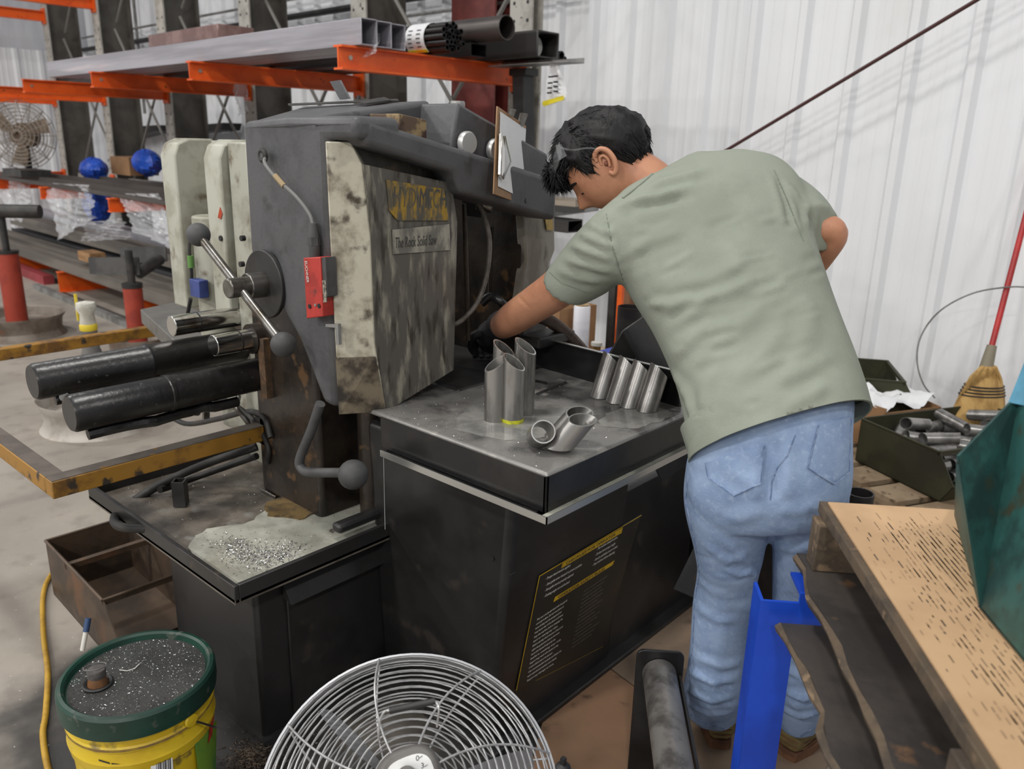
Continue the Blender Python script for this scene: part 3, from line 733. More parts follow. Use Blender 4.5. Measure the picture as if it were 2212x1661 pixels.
# under-table shadow structure
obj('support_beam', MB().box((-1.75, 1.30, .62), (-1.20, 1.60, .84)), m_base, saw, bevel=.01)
# ---- head: idler wheel housing
def fy(x): return 1.05 if x > -1.605 else 1.05 + (-1.605 - x) * .14
front = [(-1.842, 1.535), (-1.605, 1.545), (-1.362, 1.545), (-1.362, 1.497), (-1.468, 1.497), (-1.468, .905), (-1.515, .905), (-1.60, 1.045), (-1.648, 1.075), (-1.85, 1.22)]
rings_ = [[(x, fy(x), z) for x, z in front], [(x, 1.17, z) for x, z in front]]
obj('housing_back', MB().box((-1.84, 1.165, 1.08), (-1.50, 1.36, 1.50)), m_grey, saw)
hs = obj('idler_housing', MB().rings(rings_), m_grey, saw, bevel=.016, seg=3)
# sloped roof rising to the back
A, B_, Cc, Dd = Vector((-1.80, 1.085, 1.535)), Vector((-1.50, 1.052, 1.543)), Vector((-1.52, 1.40, 1.594)), Vector((-2.04, 1.40, 1.586))
lowv = Vector((0, 0, -.09))
obj('roof_panel', MB().hexa([A + lowv, B_ + lowv, Cc + lowv, Dd + lowv, A, B_, Cc, Dd]), m_grey, saw, bevel=.012, seg=3)
# beam running down to the drive side (+x face stepped, sloping)
prof = [(1.075, 1.541), (1.70, 1.412), (1.70, 1.305), (1.345, 1.385), (1.325, 1.432), (1.075, 1.488)]
bm_ = obj('head_beam', MB().prism([(-1.36, y, z) for y, z in prof], (-.13, 0, 0)), m_grey, saw, bevel=.014, seg=3)
obj('beam_recess', MB().prism([(-1.43, 1.08, 1.50), (-1.43, 1.36, 1.44), (-1.43, 1.36, 1.30), (-1.43, 1.08, 1.36)], (-.06, 0, 0)), m_grease, saw)
# raised motor cover with two buttons
hp = [(1.335, 1.46), (1.36, 1.592), (1.60, 1.505), (1.66, 1.40), (1.35, 1.42)]
hp = [(1.33, 1.42), (1.368, 1.587), (1.47, 1.552), (1.70, 1.475), (1.70, 1.38)]
hump = obj('motor_cover', MB().prism([(-1.395, y, z) for y, z in hp], (-.17, 0, 0)), m_grey, saw, bevel=.008)
for (px, py) in ((1003, 309), (1064, 324)):
    a = atx(px, py, -1.395)
    bt = obj('push_button', MB().lathe([(0, .018), (.024, .018), (.027, .014), (.027, .004), (.021, 0), (0, 0)], a, (1, 0, 0), 24), mat('button_steel', (206, 206, 204), rough=.34, metal=.55), hump)
a = aty(986, 217, 1.40)
obj('filler_cap', MB().lathe([(0, .014), (.016, .014), (.018, .01), (.018, 0)], (-1.43, 1.40, 1.577), (0, 0, 1), 20), m_galv, hump)
# painted block in the recess on the beam, small shims lying on the roof
blk = MB().hexa([(-1.505, 1.20, 1.49), (-1.405, 1.20, 1.49), (-1.405, 1.28, 1.48), (-1.505, 1.28, 1.48), (-1.505, 1.20, 1.555), (-1.405, 1.20, 1.555), (-1.405, 1.28, 1.545), (-1.505, 1.28, 1.545)])
obj('metal_block', blk, mat('rusty_painted_block', (92, 74, 58), (150, 128, 92), scale=22, thr=(.5, .62), rough=.6, c3=(60, 36, 28), scale3=18), label='rusty paint-flecked metal block in the recess on the saw head', cat='block', bevel=.002)
sh = thing('sheet_bracket', 'loose bent sheet-metal bracket lying on the saw roof', 'bracket', (-1.62, 1.3, 1.58))
rz = 1.583
def rt(px, py, y): return aty(px, py, y)
obj('flat_strip', MB().prism([rt(622, 226, 1.33), rt(858, 216, 1.40), rt(862, 219, 1.38), rt(624, 229, 1.31)], (0, 0, .003)), m_dark, sh)
obj('upright_tab', MB().prism([rt(712, 176, 1.36), rt(733, 173, 1.36), rt(754, 213, 1.36), rt(734, 215, 1.36)], (.003, .004, 0)), m_grey, sh)
obj('plate', MB().prism([rt(768, 222, 1.33), rt(830, 212, 1.38), rt(845, 218, 1.36), rt(790, 226, 1.31)], (0, 0, .003)), m_dark, sh)
obj('bolt', MB().cyl(rt(775, 215, 1.35), rt(775, 206, 1.35), .005, n=8), m_dark, sh)
# ---- guard over the wheel: worn logo face, chamfered cream strip
G = {k: Vector(v) for k, v in dict(
    t0=(-1.40, 1.096, 1.450), t1=(-1.40, 1.352, 1.407), r1=(-1.40, 1.372, 1.316), r2=(-1.40, 1.362, .952), b0=(-1.40, 1.146, .893), m1=(-1.40, 1.118, 1.06), m0=(-1.40, 1.113, 1.30)).items()}
logo_poly = [G['t0'], G['t1'], G['r1'], G['r2'], G['b0'], G['m1'], G['m0']]
gd = obj('blade_guard', MB().prism(logo_poly, (-.10, 0, 0)), m_logo, saw)
st = [Vector((-1.462, 1.047, 1.494)), Vector((-1.418, 1.079, 1.494)), Vector((-1.402, 1.094, 1.45)), Vector((-1.401, 1.111, 1.30)), Vector((-1.401, 1.116, 1.06)), Vector((-1.401, 1.144, .893)), Vector((-1.45, 1.047, .897)), Vector((-1.455, 1.047, 1.10))]
obj('guard_strip', MB().prism(st, (-.03, .03, 0)), m_dirtyw, gd, bevel=.003)
tipm = MB().prism([Vector((-1.4548, 1.0466, 1.03)), Vector((-1.4006, 1.1164, 1.03)), Vector((-1.4006, 1.1435, .893)), Vector((-1.45, 1.0466, .897))], (.0008, -.0008, 0))
obj('guard_foot', tipm, mat('greasy_cream', (116, 106, 88), (54, 46, 38), scale=16, thr=(.4, .62), rough=.45, c3=(40, 36, 32), scale3=8, thr3=(.52, .62)), gd)
hk = [aty(*p, 1.04) for p in ((703, 700), (730, 700), (732, 745), (726, 745), (724, 708), (703, 706))]
obj('latch_hook', MB().prism(hk, (0, .008, 0)), m_galv, gd)
# maker's badge: worn yellow plate with letters, strapline plate below
ex = (G['t1'] - G['t0']).normalized(); ez = Vector((0, .0, 1))
bd = [atx(*p, -1.398) for p in ((834, 388), (958, 408), (968, 476), (858, 476), (840, 455))]
m_badge = mat('worn_badge', (92, 86, 72), (156, 124, 40), scale=18, thr=(.42, .58), rough=.5, stretch=(1, 2.5, .8), c3=(78, 75, 69), scale3=16, thr3=(.50, .60))
bg = obj('maker_badge', MB().prism(bd, (.002, 0, 0)), m_badge, gd, label='worn yellow maker badge')
lt = [atx(*p, -1.3955) for p in ((846, 452), (964, 456), (846, 402))]
text('badge_text', 'HYD·MECH', plane_mtx(lt[0] + Vector((.0, .004, .006)), lt[1] - lt[0], Vector((0, 0, 1))), .062, mat('badge_letters', (70, 70, 70), (96, 88, 68), scale=20, rough=.5), bg, .0003, sx=.52)
bline = MB()
sp = [atx(*p, -1.398) for p in ((847, 496), (970, 484), (972, 540), (848, 549))]
sg = obj('strapline_plate', MB().prism(sp, (.0015, 0, 0)), mat('worn_strap_plate', (104, 102, 96), (156, 152, 140), scale=9, thr=(.46, .62), rough=.5, stretch=(1, 2, 1)), gd)
lt = [atx(*p, -1.396) for p in ((853, 536), (968, 526))]
text('strapline_text', 'The Rock Solid Saw', plane_mtx(lt[0], lt[1] - lt[0], Vector((0, 0, 1))), .034, mat('strap_letters', (60, 58, 55), rough=.6), sg, .0003, sx=.46, shear=.15)
# ---- cable, grommet and safety switch on the near face
gc = aty(568, 336, 1.05)
obj('grommet', MB().lathe([(.006, .006), (.011, .008), (.017, .005), (.018, 0)], gc + Vector((0, .002, 0)), (0, -1, 0), 20), m_rubber, hs)
cb = [gc + Vector((0, .01, 0)), aty(572, 352, 1.035), aty(597, 385, 1.03), aty(640, 425, 1.035), aty(668, 462, 1.04), aty(676, 485, 1.04)]
obj('switch_cable', MB().tube(curve(cb, 6), .0042, 8), mat('grey_cable', (112, 112, 110), rough=.55), hs)
obj('cable_sleeve', MB().tube([aty(594, 379, 1.029), aty(614, 402, 1.031)], .0062, 8), mat('tan_sleeve', (150, 130, 96), rough=.6), hs)
cn = MB(); 
cn.cyl(aty(676, 482, 1.036), aty(678, 512, 1.036), .009, .0125, 12); cn.cyl(aty(678, 512, 1.036), aty(679, 530, 1.036), .014, n=6); cn.cyl(aty(679, 530, 1.036), aty(680, 556, 1.036), .0125, n=12)
obj('cable_gland', cn, m_ball, hs)
sw = [aty(*p, 1.02) for p in ((655, 557), (691, 555), (698, 684), (662, 688))]
so = obj('safety_switch', MB().prism(sw, (0, .03, 0)), m_red, hs, bevel=.002, label='red safety switch')
s2 = [aty(*p, 1.024) for p in ((691, 556), (703, 556), (708, 640), (697, 645))]
obj('switch_side', MB().prism(s2, (0, .026, 0)), m_ball, so)
for (px, py) in ((668, 662), (688, 661)):
    a = aty(px, py, 1.018); obj('screw', MB().cyl(a, a + Vector((0, .004, 0)), .0052, n=12), m_black, so)
a = aty(680, 659, 1.018); obj('screw', MB().cyl(a, a + Vector((0, .004, 0)), .0032, n=12), m_galv, so)
a, b = aty(657, 563, 1.0185), aty(661, 606, 1.0185)
text('switch_text', 'EUCHNER', plane_mtx(a + Vector((.002, 0, 0)), b - a, Vector((1, 0, 0))), .0135, m_white, so, .0002, sx=.78)
s3 = [aty(*p, 1.0225) for p in ((694, 606), (703, 605), (706, 652), (698, 654))]
obj('rating_label', MB().prism(s3, (0, .001, 0)), mat('label_grey', (150, 146, 132), (60, 58, 54), scale=120, rough=.6), so)
# ---- tension handle: disc, shaft, hub, rod, two knobs
dc = aty(577, 613, 1.06)
tz = thing('tmp', '', '', (0, 0, 0)); bpy.data.objects.remove(tz)
th_ = obj('tension_disc', MB().cyl(dc, dc + Vector((0, -.012, 0)), .083, n=40), m_greydk, saw, bevel=.002)

obj('handle_shaft', MB().cyl((dc.x, dc.y - .01, dc.z), (dc.x, 1.005, dc.z), .031, n=24), m_bright, th_, bevel=.002)
hub = (dc.x, .985, dc.z)
obj('handle_hub', MB().cyl((dc.x, 1.01, dc.z), (dc.x, .955, dc.z), .0235, n=24), m_bright, th_, bevel=.003)
k1, k2 = aty(414, 488, .985), aty(622, 757, .985)
mid = Vector(hub)
k1 = mid + (k1 - k2).normalized() * .205; k2 = mid - (k1 - mid)
obj('handle_rod', MB().cyl(k1, k2, .0105, n=14), m_bright, th_)
for k_ in (k1, k2): obj('handle_knob', MB().ball(k_, .029, 24), m_ball, th_)
# ---- lower bent lever with knob
lv = [aty(*p, 1.02) for p in ((692, 872), (672, 930), (648, 990), (652, 1012), (672, 1020), (740, 1021))]
lo_ = obj('vise_lever', MB().tube(curve(lv, 6), .0115, 12), m_ball, saw)
obj('lever_knob', MB().ball(aty(763, 1025, 1.02), .034, 24), m_ball, lo_)
# ---- hydraulic cylinders and guide rods at the back
def cyl_along_y(name, x, z, y0, y1, r, m, nk=1):
    mb = MB().lathe([(0, 0), (r * .9, 0), (r, .008), (r, (y1 - y0) * .45), (r * 1.05, (y1 - y0) * .455), (r * 1.05, (y1 - y0) * .47), (r, (y1 - y0) * .475), (r, y1 - y0)], (x, y0, z), (0, 1, 0), 28)
    return obj(name, mb, m, saw)
c2 = cyl_along_y('hydraulic_cylinder', -2.0, .853, .665, 1.19, .047, m_blackg)
c1 = cyl_along_y('hydraulic_cylinder', -2.13, .910, .635, 1.25, .046, m_blackg)
for (cc, x, z, y0, y1) in ((c2, -2.0, .79, .70, 1.10), (c1, -2.13, .853, .68, .95)):
    mb = MB(); rnd_ = random.Random(5)
    mb.tube([(x + rnd_.uniform(-.006, .006), y0 + (y1 - y0) * k / 12, z + rnd_.uniform(-.004, .004)) for k in range(13)], .015, 8)
    obj('greasy_bar', mb, m_blackg, cc)
obj('bleed_screw', MB().cyl(atx(139, 857, -2.11), atx(139, 857, -2.10), .012, n=12), m_galv, c1)
for (x, z, y0, y1, r) in ((-1.985, .962, 1.035, 1.19, .029), (-2.15, .992, 1.005, 1.25, .029)):
    g_ = obj('guide_rod', MB().cyl((x, y0, z), (x, y1, z), r, n=28), m_chrome, saw, bevel=.002)
    obj('rod_collar', MB().cyl((x, y1 - .045, z), (x, y1 - .015, z), r * 1.45, n=28), m_grease if x > -2.1 else m_bright, g_)
    obj('rod_seam', MB().cyl((x, y0 + .072, z), (x, y0 + .076, z), r * 1.015, n=28), m_black, g_)
obj('wood_shim', MB().box((-1.955, 1.15, .80), (-1.925, 1.17, .97)), mat('rust_shim', (104, 78, 54), (72, 56, 42), scale=18, rough=.8), saw)
# ---- cream rear frame
cr = obj('cream_frame', MB().box((-2.47, 1.30, .55), (-2.06, 1.33, 1.485)), m_cream, saw, bevel=.006)
for (xa, xb, za) in ((-2.49, -2.40, .98), (-2.23, -2.14, .98)):
    fp = [(1.18, za), (1.18, 1.44), (1.195, 1.475), (1.23, 1.49), (1.31, 1.49), (1.31, za)]
    obj('frame_rib', MB().prism([(xa, y, z) for y, z in fp], (xb - xa, 0, 0)), m_cream, cr, bevel=.006)
obj('frame_side', MB().box((-2.13, 1.20, .55), (-2.03, 1.33, 1.485)), m_cream, cr, bevel=.006)
obj('frame_cylinder', MB().cyl((-2.31, 1.24, .80), (-2.31, 1.24, 1.27), .062, n=28), m_cream, cr, bevel=.006)
for (px, py) in ((475, 515), (520, 515), (518, 571), (486, 695)):
    a = aty(px, py, 1.175); obj('bolt', MB().cyl(a, a + Vector((0, .012, 0)), .008, n=8), m_black, cr)
obj('rust_patch', MB().prism([aty(*p, 1.178) for p in ((470, 470), (475, 447), (480, 462), (477, 474))], (0, .001, 0)), mat('rust_red', (170, 62, 34), (140, 70, 40), scale=40, rough=.8), cr)
se = MB(); se.box(aty(408, 602, 1.15) , aty(432, 645, 1.15) + Vector((0, .03, 0)))
sn = obj('blue_sensor', se, mat('sensor_blue', (56, 72, 134), (46, 58, 110), scale=20, rough=.5), cr, bevel=.002)
obj('sensor_lead', MB().tube(curve([aty(412, 500, 1.17), aty(409, 540, 1.16), aty(413, 580, 1.16), aty(414, 605, 1.16)], 6), .005, 8), m_rubber, sn)
obj('green_sleeve', MB().cyl(aty(411, 552, 1.16), aty(413, 578, 1.16), .009, n=12), mat('sleeve_green', (92, 136, 66), rough=.6), sn)
obj('sensor_probe', MB().cyl(aty(412, 645, 1.16), aty(405, 680, 1.16), .006, n=8), m_black, sn)
# ---- infeed side: grey table end, dark base, hoses
ib = obj('infeed_base', MB().box((-2.95, 1.62, 0), (-2.50, 2.3, .72)), mat('infeed_grey', (70, 72, 74), (58, 60, 62), scale=5, rough=.5), saw, bevel=.006)
gt = [atz(*p, .80) for p in ((303, 668), (388, 650), (480, 700), (395, 752))]
obj('infeed_table', MB().prism(gt, (0, 0, -.06)), mat('table_grey', (116, 115, 111), (96, 95, 92), scale=5, rough=.45, metal=.3), saw, bevel=.003)
lb = [aty(*p, 1.15) for p in ((322, 716), (380, 742), (372, 762), (318, 738))]
ib2 = [gt[0] + Vector((0, 0, -.06)), gt[3] + Vector((0, 0, -.06))]
def hose(pts, r=.011, m=m_rubber, par=saw, nm='hose', n=6):
    return obj(nm, MB().tube(curve(pts, n), r, 10), m, par)
hose([aty(555, 965, 1.16), aty(450, 1000, 1.05), aty(350, 1045, .95), aty(270, 1095, .86), aty(247, 1120, .79), aty(262, 1138, .775), aty(318, 1142, .81)], .0125)
hose([aty(555, 985, 1.16), aty(440, 1025, 1.08), aty(385, 1045, 1.0), aty(345, 1058, .93)], .010)
hose([aty(390, 850, 1.25), aty(360, 885, 1.25), aty(400, 915, 1.25), aty(470, 905, 1.24), aty(530, 890, 1.2), aty(570, 900, 1.17), aty(585, 945, 1.16)], .009)
hose([aty(400, 870, 1.3), aty(470, 860, 1.25), aty(540, 900, 1.18), aty(578, 960, 1.165), aty(578, 1000, 1.165)], .008)
hose([aty(515, 855, 1.16), aty(512, 880, 1.14), aty(530, 905, 1.15), aty(548, 930, 1.165)], .008, m_bright)
for k, (px, py) in enumerate(((425, 895), (445, 905), (465, 880))):
    a = aty(px, py, 1.25); obj('hose_fitting', MB().cyl(a, a + Vector((.01, 0, .05)), .012, n=6), m_bright, saw)
obj('square_peg', MB().pipe(atz(392, 1090, .49), atz(392, 1090, .49) + Vector((0, 0, .075)), .024, .018, n=4), m_greydk, saw)
# ---- drive side: greasy inner wall, guide arm, cables, cream guard
dr = obj('drive_housing', MB().box((-1.95, 1.68, .86), (-1.455, 1.80, 1.385)), m_grease, saw, bevel=.012)
dg = [atx(*p, -1.45) for p in ((1128, 412), (1193, 412), (1198, 470), (1199, 540), (1150, 668), (1120, 668), (1136, 560))]
dgo = obj('drive_guard', MB().prism(dg, (-.03, 0, 0)), mat('grey_guard', (138, 134, 124), (108, 100, 88), scale=6, rough=.5, c3=(70, 60, 48), scale3=9, thr3=(.58, .72), stretch=(1, 2, .6)), saw, bevel=.004)
obj('drive_roof', MB().box((-1.70, 1.66, 1.372), (-1.41, 1.785, 1.405)), m_grey, saw, bevel=.012)
by_ = [atx(*p, -1.445) for p in ((1172, 438), (1190, 441), (1194, 497), (1180, 497))]
obj('yellow_sticker', MB().prism(by_, (.002, 0, 0)), mat('faded_sticker', (176, 150, 84), (120, 100, 60), scale=25, rough=.6), dgo)
ga = obj('guide_arm', MB().box((-1.62, 1.42, .93), (-1.54, 1.50, 1.36)), m_greydk, saw, bevel=.004)
obj('guide_screw', MB().cyl((-1.535, 1.455, .95), (-1.535, 1.455, 1.30), .013, n=10), m_black, ga)
mb = MB(); z = 1.10
while z < 1.28: mb.cyl((-1.535, 1.455, z), (-1.535, 1.455, z + .006), .018, n=10); z += .014
obj('spring', mb, m_greydk, ga, kind='stuff')
obj('grease_rod', MB().cyl(atx(1003, 440, -1.47), atx(1012, 735, -1.47), .006, n=8), m_grease, saw)
obj('grease_rod', MB().cyl(atx(1062, 490, -1.52), atx(1058, 640, -1.52), .005, n=8), m_grease, saw)
hose([atx(1030, 432, -1.46), atx(1048, 470, -1.44), atx(1058, 530, -1.43), atx(1050, 600, -1.43), atx(1030, 655, -1.43), atx(1000, 690, -1.43), atx(978, 703, -1.43)], .0065, mat('grey_hose', (96, 90, 84), (70, 64, 58), scale=30, rough=.5), saw, 'coolant_hose')
obj('clamp_screw', MB().cyl(atx(1030, 438, -1.47), atx(1064, 447, -1.44), .017, n=14), m_bright, saw, bevel=.003)
obj('clamp_block', MB().box(atx(1000, 430, -1.55), atx(1040, 470, -1.48)), m_greydk, saw)
hose([atx(1040, 655, -1.5), atx(1060, 640, -1.48), atx(1085, 655, -1.45), atx(1105, 680, -1.45)], .012, m_blackg, saw, 'cable_chain')
obj('saw_bed', MB().box((-1.95, 1.36, .84), (-1.38, 1.72, .905)), m_greydk, saw, bevel=.005)
# ---- yellow guard frame around the cylinders
yg = thing('guard_frame', 'worn yellow square-tube guard frame around the black cylinders', 'guard rail', (-2.7, .9, 0))
zt = .70
obj('rail', MB().box((-2.03, .60, zt - .045), (-1.985, 1.17, zt)), m_yellow, yg, bevel=.003)
obj('rail', MB().box((-3.45, .60, zt - .045), (-2.03, .645, zt)), m_yellow, yg, bevel=.003)
obj('rail', MB().box((-3.47, .60, zt - .045), (-3.425, 1.55, zt)), m_yellow, yg, bevel=.003)
obj('rail_top', MB().box((-2.03, .602, zt), (-1.987, 1.17, zt + .0015)), m_ytop, yg); obj('rail_top', MB().box((-3.45, .602, zt), (-2.03, .643, zt + .0015)), m_ytop, yg)
obj('end_cap', MB().box((-3.47, 1.55, zt - .045), (-3.425, 1.556, zt)), m_black, yg)
obj('bracket', MB().box((-2.03, 1.17, zt - .06), (-1.985, 1.18, zt + .02)), m_greydk, yg)
# ---- clipboard hung at the right end of the beam
cl = thing('clipboard', 'brown clipboard with white sheet hung sideways on the saw head', 'clipboard', (-1.28, 1.5, 1.36))
q = [atd(1075, 229, 1.885), atd(1137, 272, 2.06), atd(1127, 441, 2.06), atd(1067, 419, 1.885)]
nrm = (q[1] - q[0]).cross(q[3] - q[0]).normalized()
if nrm.dot(-CF) < 0: nrm = -nrm
obj('board', MB().prism(q, -nrm * .004), mat('hardboard', (146, 112, 78), (128, 96, 64), scale=12, rough=.6), cl, bevel=.001)
pq = [lerp(lerp(q[0], q[1], u), lerp(q[3], q[2], u), v) + nrm * .0015 for u, v in ((.07, .05), (.96, .05), (.97, .93), (.10, .90))]
obj('paper', MB().prism(pq, nrm * .0012), m_paper, cl)
ck = [lerp(lerp(q[0], q[1], u), lerp(q[3], q[2], u), v) + nrm * .003 for u, v in ((.02, .30), (.14, .34), (.16, .82), (.04, .78))]
obj('clip', MB().prism(ck, nrm * .010), m_chrome, cl, bevel=.002)
obj('clip_lever', MB().tube([lerp(ck[0], ck[1], .6) + nrm * .012, lerp(ck[1], ck[2], .5) + (q[1] - q[0]).normalized() * .03 + nrm * .012, lerp(ck[3], ck[2], .6) + nrm * .012], .0018, 6), m_chrome, cl)
a = lerp(lerp(q[0], q[1], .75), lerp(q[3], q[2], .75), 0.0)
obj('binder_clip', MB().prism([a + Vector((0, 0, .02)), a + Vector((.012, .01, .018)), a + Vector((.004, .004, -.012)), a + Vector((-.006, -.004, -.012))], nrm * .006), m_bright, cl)
a = lerp(lerp(q[0], q[1], .42), lerp(q[3], q[2], .42), 0.0)
obj('binder_clip', MB().prism([a + Vector((0, 0, .015)), a + Vector((.008, .008, .012)), a + Vector((.003, .004, -.004)), a + Vector((-.004, -.002, -.004))], nrm * .004), m_bright, cl)
ex = (q[1] - q[0]).normalized(); ey = (q[0] - q[3]).normalized(); o_ = lerp(lerp(pq[0], pq[1], .62), lerp(pq[3], pq[2], .62), .80) + nrm * .0014
sc = MB()
for k in range(9):
    p = o_ + ey * (.008 * (k % 4)) + ex * (.014 * (k // 4 + (k % 2) * .4))
    sc.tube([p, p + ey * .006 + ex * .008], .0004, 4)
obj('pencil_marks', sc, mat('pencil', (150, 150, 152), rough=.8), cl, kind='stuff')
a = lerp(lerp(q[0], q[1], .9), lerp(q[3], q[2], .9), .97)
obj('hanging_bolt', MB().cyl(a - nrm * .03, a + nrm * .02, .008, n=12), m_dark, saw)
# ---- cut tubes standing, leaning and lying on the table
m_tube = mat('cut_tube_steel', (156, 154, 151), (118, 116, 113), scale=14, rough=.3, metal=.72, stretch=(1, 1, .3))
m_cut = mat('fresh_cut', (190, 190, 188), rough=.25, metal=.8)
def cut_tube(a, b, label, ro=.0245, ri=.0215, cuta=None, cutb=None, group='cut tubes on the saw table', name='cut_tube'):
    t = thing(name, label, 'tube', a if Vector(a).z < Vector(b).z else b, group)
    obj('tube_body', MB().pipe(a, b, ro, ri, 28, cuta, cutb), m_tube, t)
    d = (Vector(b) - Vector(a)).normalized()
    obj('cut_rim', MB().pipe(Vector(b) - d * .0002, Vector(b) + d * .0008, ro - .0003, ri + .0003, 28, cutb, cutb), m_cut, t)
    return t
tubes = [((1068, 914), .132, (-.34, -.63, 1), 'front left upright cut tube on the saw table'), ((1107, 917), .138, (.66, .25, 1), 'front right upright cut tube with yellow paint at its foot'),
         ((1085, 893), .150, (.66, .25, 1), 'back left upright cut tube behind the two front ones'), ((1131, 899), .160, (.66, .25, 1), 'back right upright cut tube, tallest of the standing group')]
up_c = []
for (p, h, cut, lab) in tubes:
    b0 = atz(*p, TZ) ; up_c.append(b0)
    d_ = Vector((CF.x, CF.y, 0)).normalized() * .022; b0 = b0 + d_
    cut_tube(b0 + Vector((0, 0, .001)), b0 + Vector((0, 0, h)), lab, cutb=cut)
f_ = atz(1107, 917, TZ) + Vector((CF.x, CF.y, 0)).normalized() * .022
obj('paint_mark', MB().pipe(f_ + Vector((0, 0, .001)), f_ + Vector((0, 0, .009)), .0250, .0246, 28), mat('yellow_marker', (196, 196, 40), (150, 150, 60), scale=60, rough=.5), bpy.data.objects['cut_tube.001'])
for k, (p, q_) in enumerate((((1292, 862), (1312, 803)), ((1327, 873), (1346, 812)), ((1357, 883), (1376, 818)), ((1394, 892), (1413, 830)))):
    a = atz(*p, TZ) + Vector((-.008, .018, .002)); dd = Vector((.06, .36, 1)).normalized()
    tq_ = cut_tube(a, a + dd * .097, '%s of the four cut tubes leaning on the table fence' % ['leftmost', 'second from left', 'third from left', 'rightmost'][k], cuta=(0, 0, 1), cutb=dd + Vector((.45, .5, 0)))
    if k == 3:
        h_ = a + dd * .05 + Vector((.005, -.0245, 0)); obj('drilled_hole', MB().cyl(h_, h_ + Vector((0, .004, 0)), .003, n=10), m_black, tq_)
for k, (pa, za, d_, ln, lab) in enumerate((((1160, 950), .021, (.55, -.42, .42), .055, 'short cut tube lying at the left with its open end to the viewer'), ((1208, 972), .012, (.42, .28, .72), .075, 'cut tube leaning in front of the pair near the table corner'), ((1206, 948), .012, (.50, .22, .72), .07, 'cut tube lying behind the leaning one near the table corner'))):
    a = atz(*pa, TZ + za) + Vector((-.01, .014, 0)); dd = Vector(d_).normalized()
    cut_tube(a, a + dd * ln, lab, cuta=dd if k == 0 else (0, 0, 1), cutb=dd + Vector((0, -.25, .15)) if k == 0 else dd + Vector((-.3, -.5, .2)))
# ================================================================== THE WORKER
m_shirt = mat('sage_tshirt', (142, 148, 136), (134, 140, 128), scale=5, rough=.9, bump=.25, bscale=220, spec=.2, bdist=.002)
m_jeans = mat('faded_denim', (148, 168, 198), (128, 149, 182), scale=14, thr=(.3, .7), rough=.85, bump=.3, bscale=260, spec=.2, c3=(162, 180, 206), scale3=90, thr3=(.5, .85), bdist=.002)
m_seam = mat('denim_seam', (98, 118, 152), (140, 156, 184), scale=60, rough=.9)
m_skin = mat('skin', (190, 136, 106), (178, 124, 96), scale=14, rough=.5, sub=.12, bump=.05, bscale=120, bdist=.002)
m_hair = mat('black_hair', (14, 13, 14), (24, 22, 23), scale=40, rough=.55, spec=.3, bump=.6, bscale=90, stretch=(1, 1, .3), bdist=.004)
m_boot = mat('tan_boot', (128, 112, 70), (108, 92, 56), scale=9, rough=.7, bump=.15, bscale=90, c3=(86, 74, 50), scale3=18, thr3=(.6, .72), bdist=.003)
m_sole = mat('boot_sole', (122, 84, 58), (92, 62, 44), scale=14, rough=.8)
m_glove = mat('black_glove', (24, 24, 26), (34, 33, 34), scale=20, rough=.6, bump=.3, bscale=150, bdist=.002)
def sring(c, w, d, n=36, e=2.35):
    out = []
    for k in range(n):
        a = 2 * math.pi * k / n; ca, sa = math.cos(a), math.sin(a)
        out.append(c + w * (math.copysign(abs(ca) ** (2 / e), ca)) + d * (math.copysign(abs(sa) ** (2 / e), sa)))
    return out
def loft_px(st, n=36, e=2.35, sub=4):
    """st: (Lpx, Rpx, D_L, D_R, half thickness) in order along the limb"""
    PL = [atd(*s[0], s[2]) for s in st]; PR = [atd(*s[1], s[3]) for s in st]; T = [Vector((s[4], 0, 0)) for s in st]
    PL, PR, T = curve(PL, sub), curve(PR, sub), curve(T, sub)
    cs = [(a + b) / 2 for a, b in zip(PL, PR)]; rs = []; m = len(cs)
    for i in range(m):
        ax = (cs[min(i + 1, m - 1)] - cs[max(i - 1, 0)]).normalized(); w = (PR[i] - PL[i]) / 2
        d = w.cross(ax).normalized() * T[i].x; rs.append(sring(cs[i], w, d, n, e))
    return MB().rings(rs)
def limb(pts, n=20, sub=4, flat=1.0):
    """pts: (px, py, D, radius)"""
    P = curve([atd(*p[:3]) for p in pts], sub); Rr = [v.x for v in curve([Vector((p[3], 0, 0)) for p in pts], sub)]
    return MB().tube(P, 0, n, rs=Rr)
def fuse(mbs, voxel=.008, smooth=6, fac=.5):
    bm = MB()
    for m in mbs: bm.add(m.v, m.f)
    me = bpy.data.meshes.new('fuse'); me.from_pydata([tuple(v) for v in bm.v], [], bm.f)
    b = bmesh.new(); b.from_mesh(me); bmesh.ops.recalc_face_normals(b, faces=b.faces); b.to_mesh(me); b.free()
    o = bpy.data.objects.new('fuse', me); C.objects.link(o)
    md = o.modifiers.new('r', 'REMESH'); md.mode = 'VOXEL'; md.voxel_size = voxel; md.use_smooth_shade = True
    if smooth:
        ms = o.modifiers.new('s', 'SMOOTH'); ms.factor = fac; ms.iterations = smooth
    e = bpy.data.meshes.new_from_object(o.evaluated_get(bpy.context.evaluated_depsgraph_get()))
    vs = np.empty(len(e.vertices) * 3); e.vertices.foreach_get('co', vs)
    fs = [tuple(p.vertices) for p in e.polygons]
    bpy.data.objects.remove(o); bpy.data.meshes.remove(me); bpy.data.meshes.remove(e)
    return vs.reshape(-1, 3), fs
def normals(v, f):
    q = np.array([x if len(x) == 4 else (x[0], x[1], x[2], x[2]) for x in f])
    n = np.cross(v[q[:, 2]] - v[q[:, 0]], v[q[:, 3]] - v[q[:, 1]])
    N = np.zeros_like(v)
    for k in range(4): np.add.at(N, q[:, k], n)
    return N / (np.linalg.norm(N, axis=1, keepdims=True) + 1e-12)
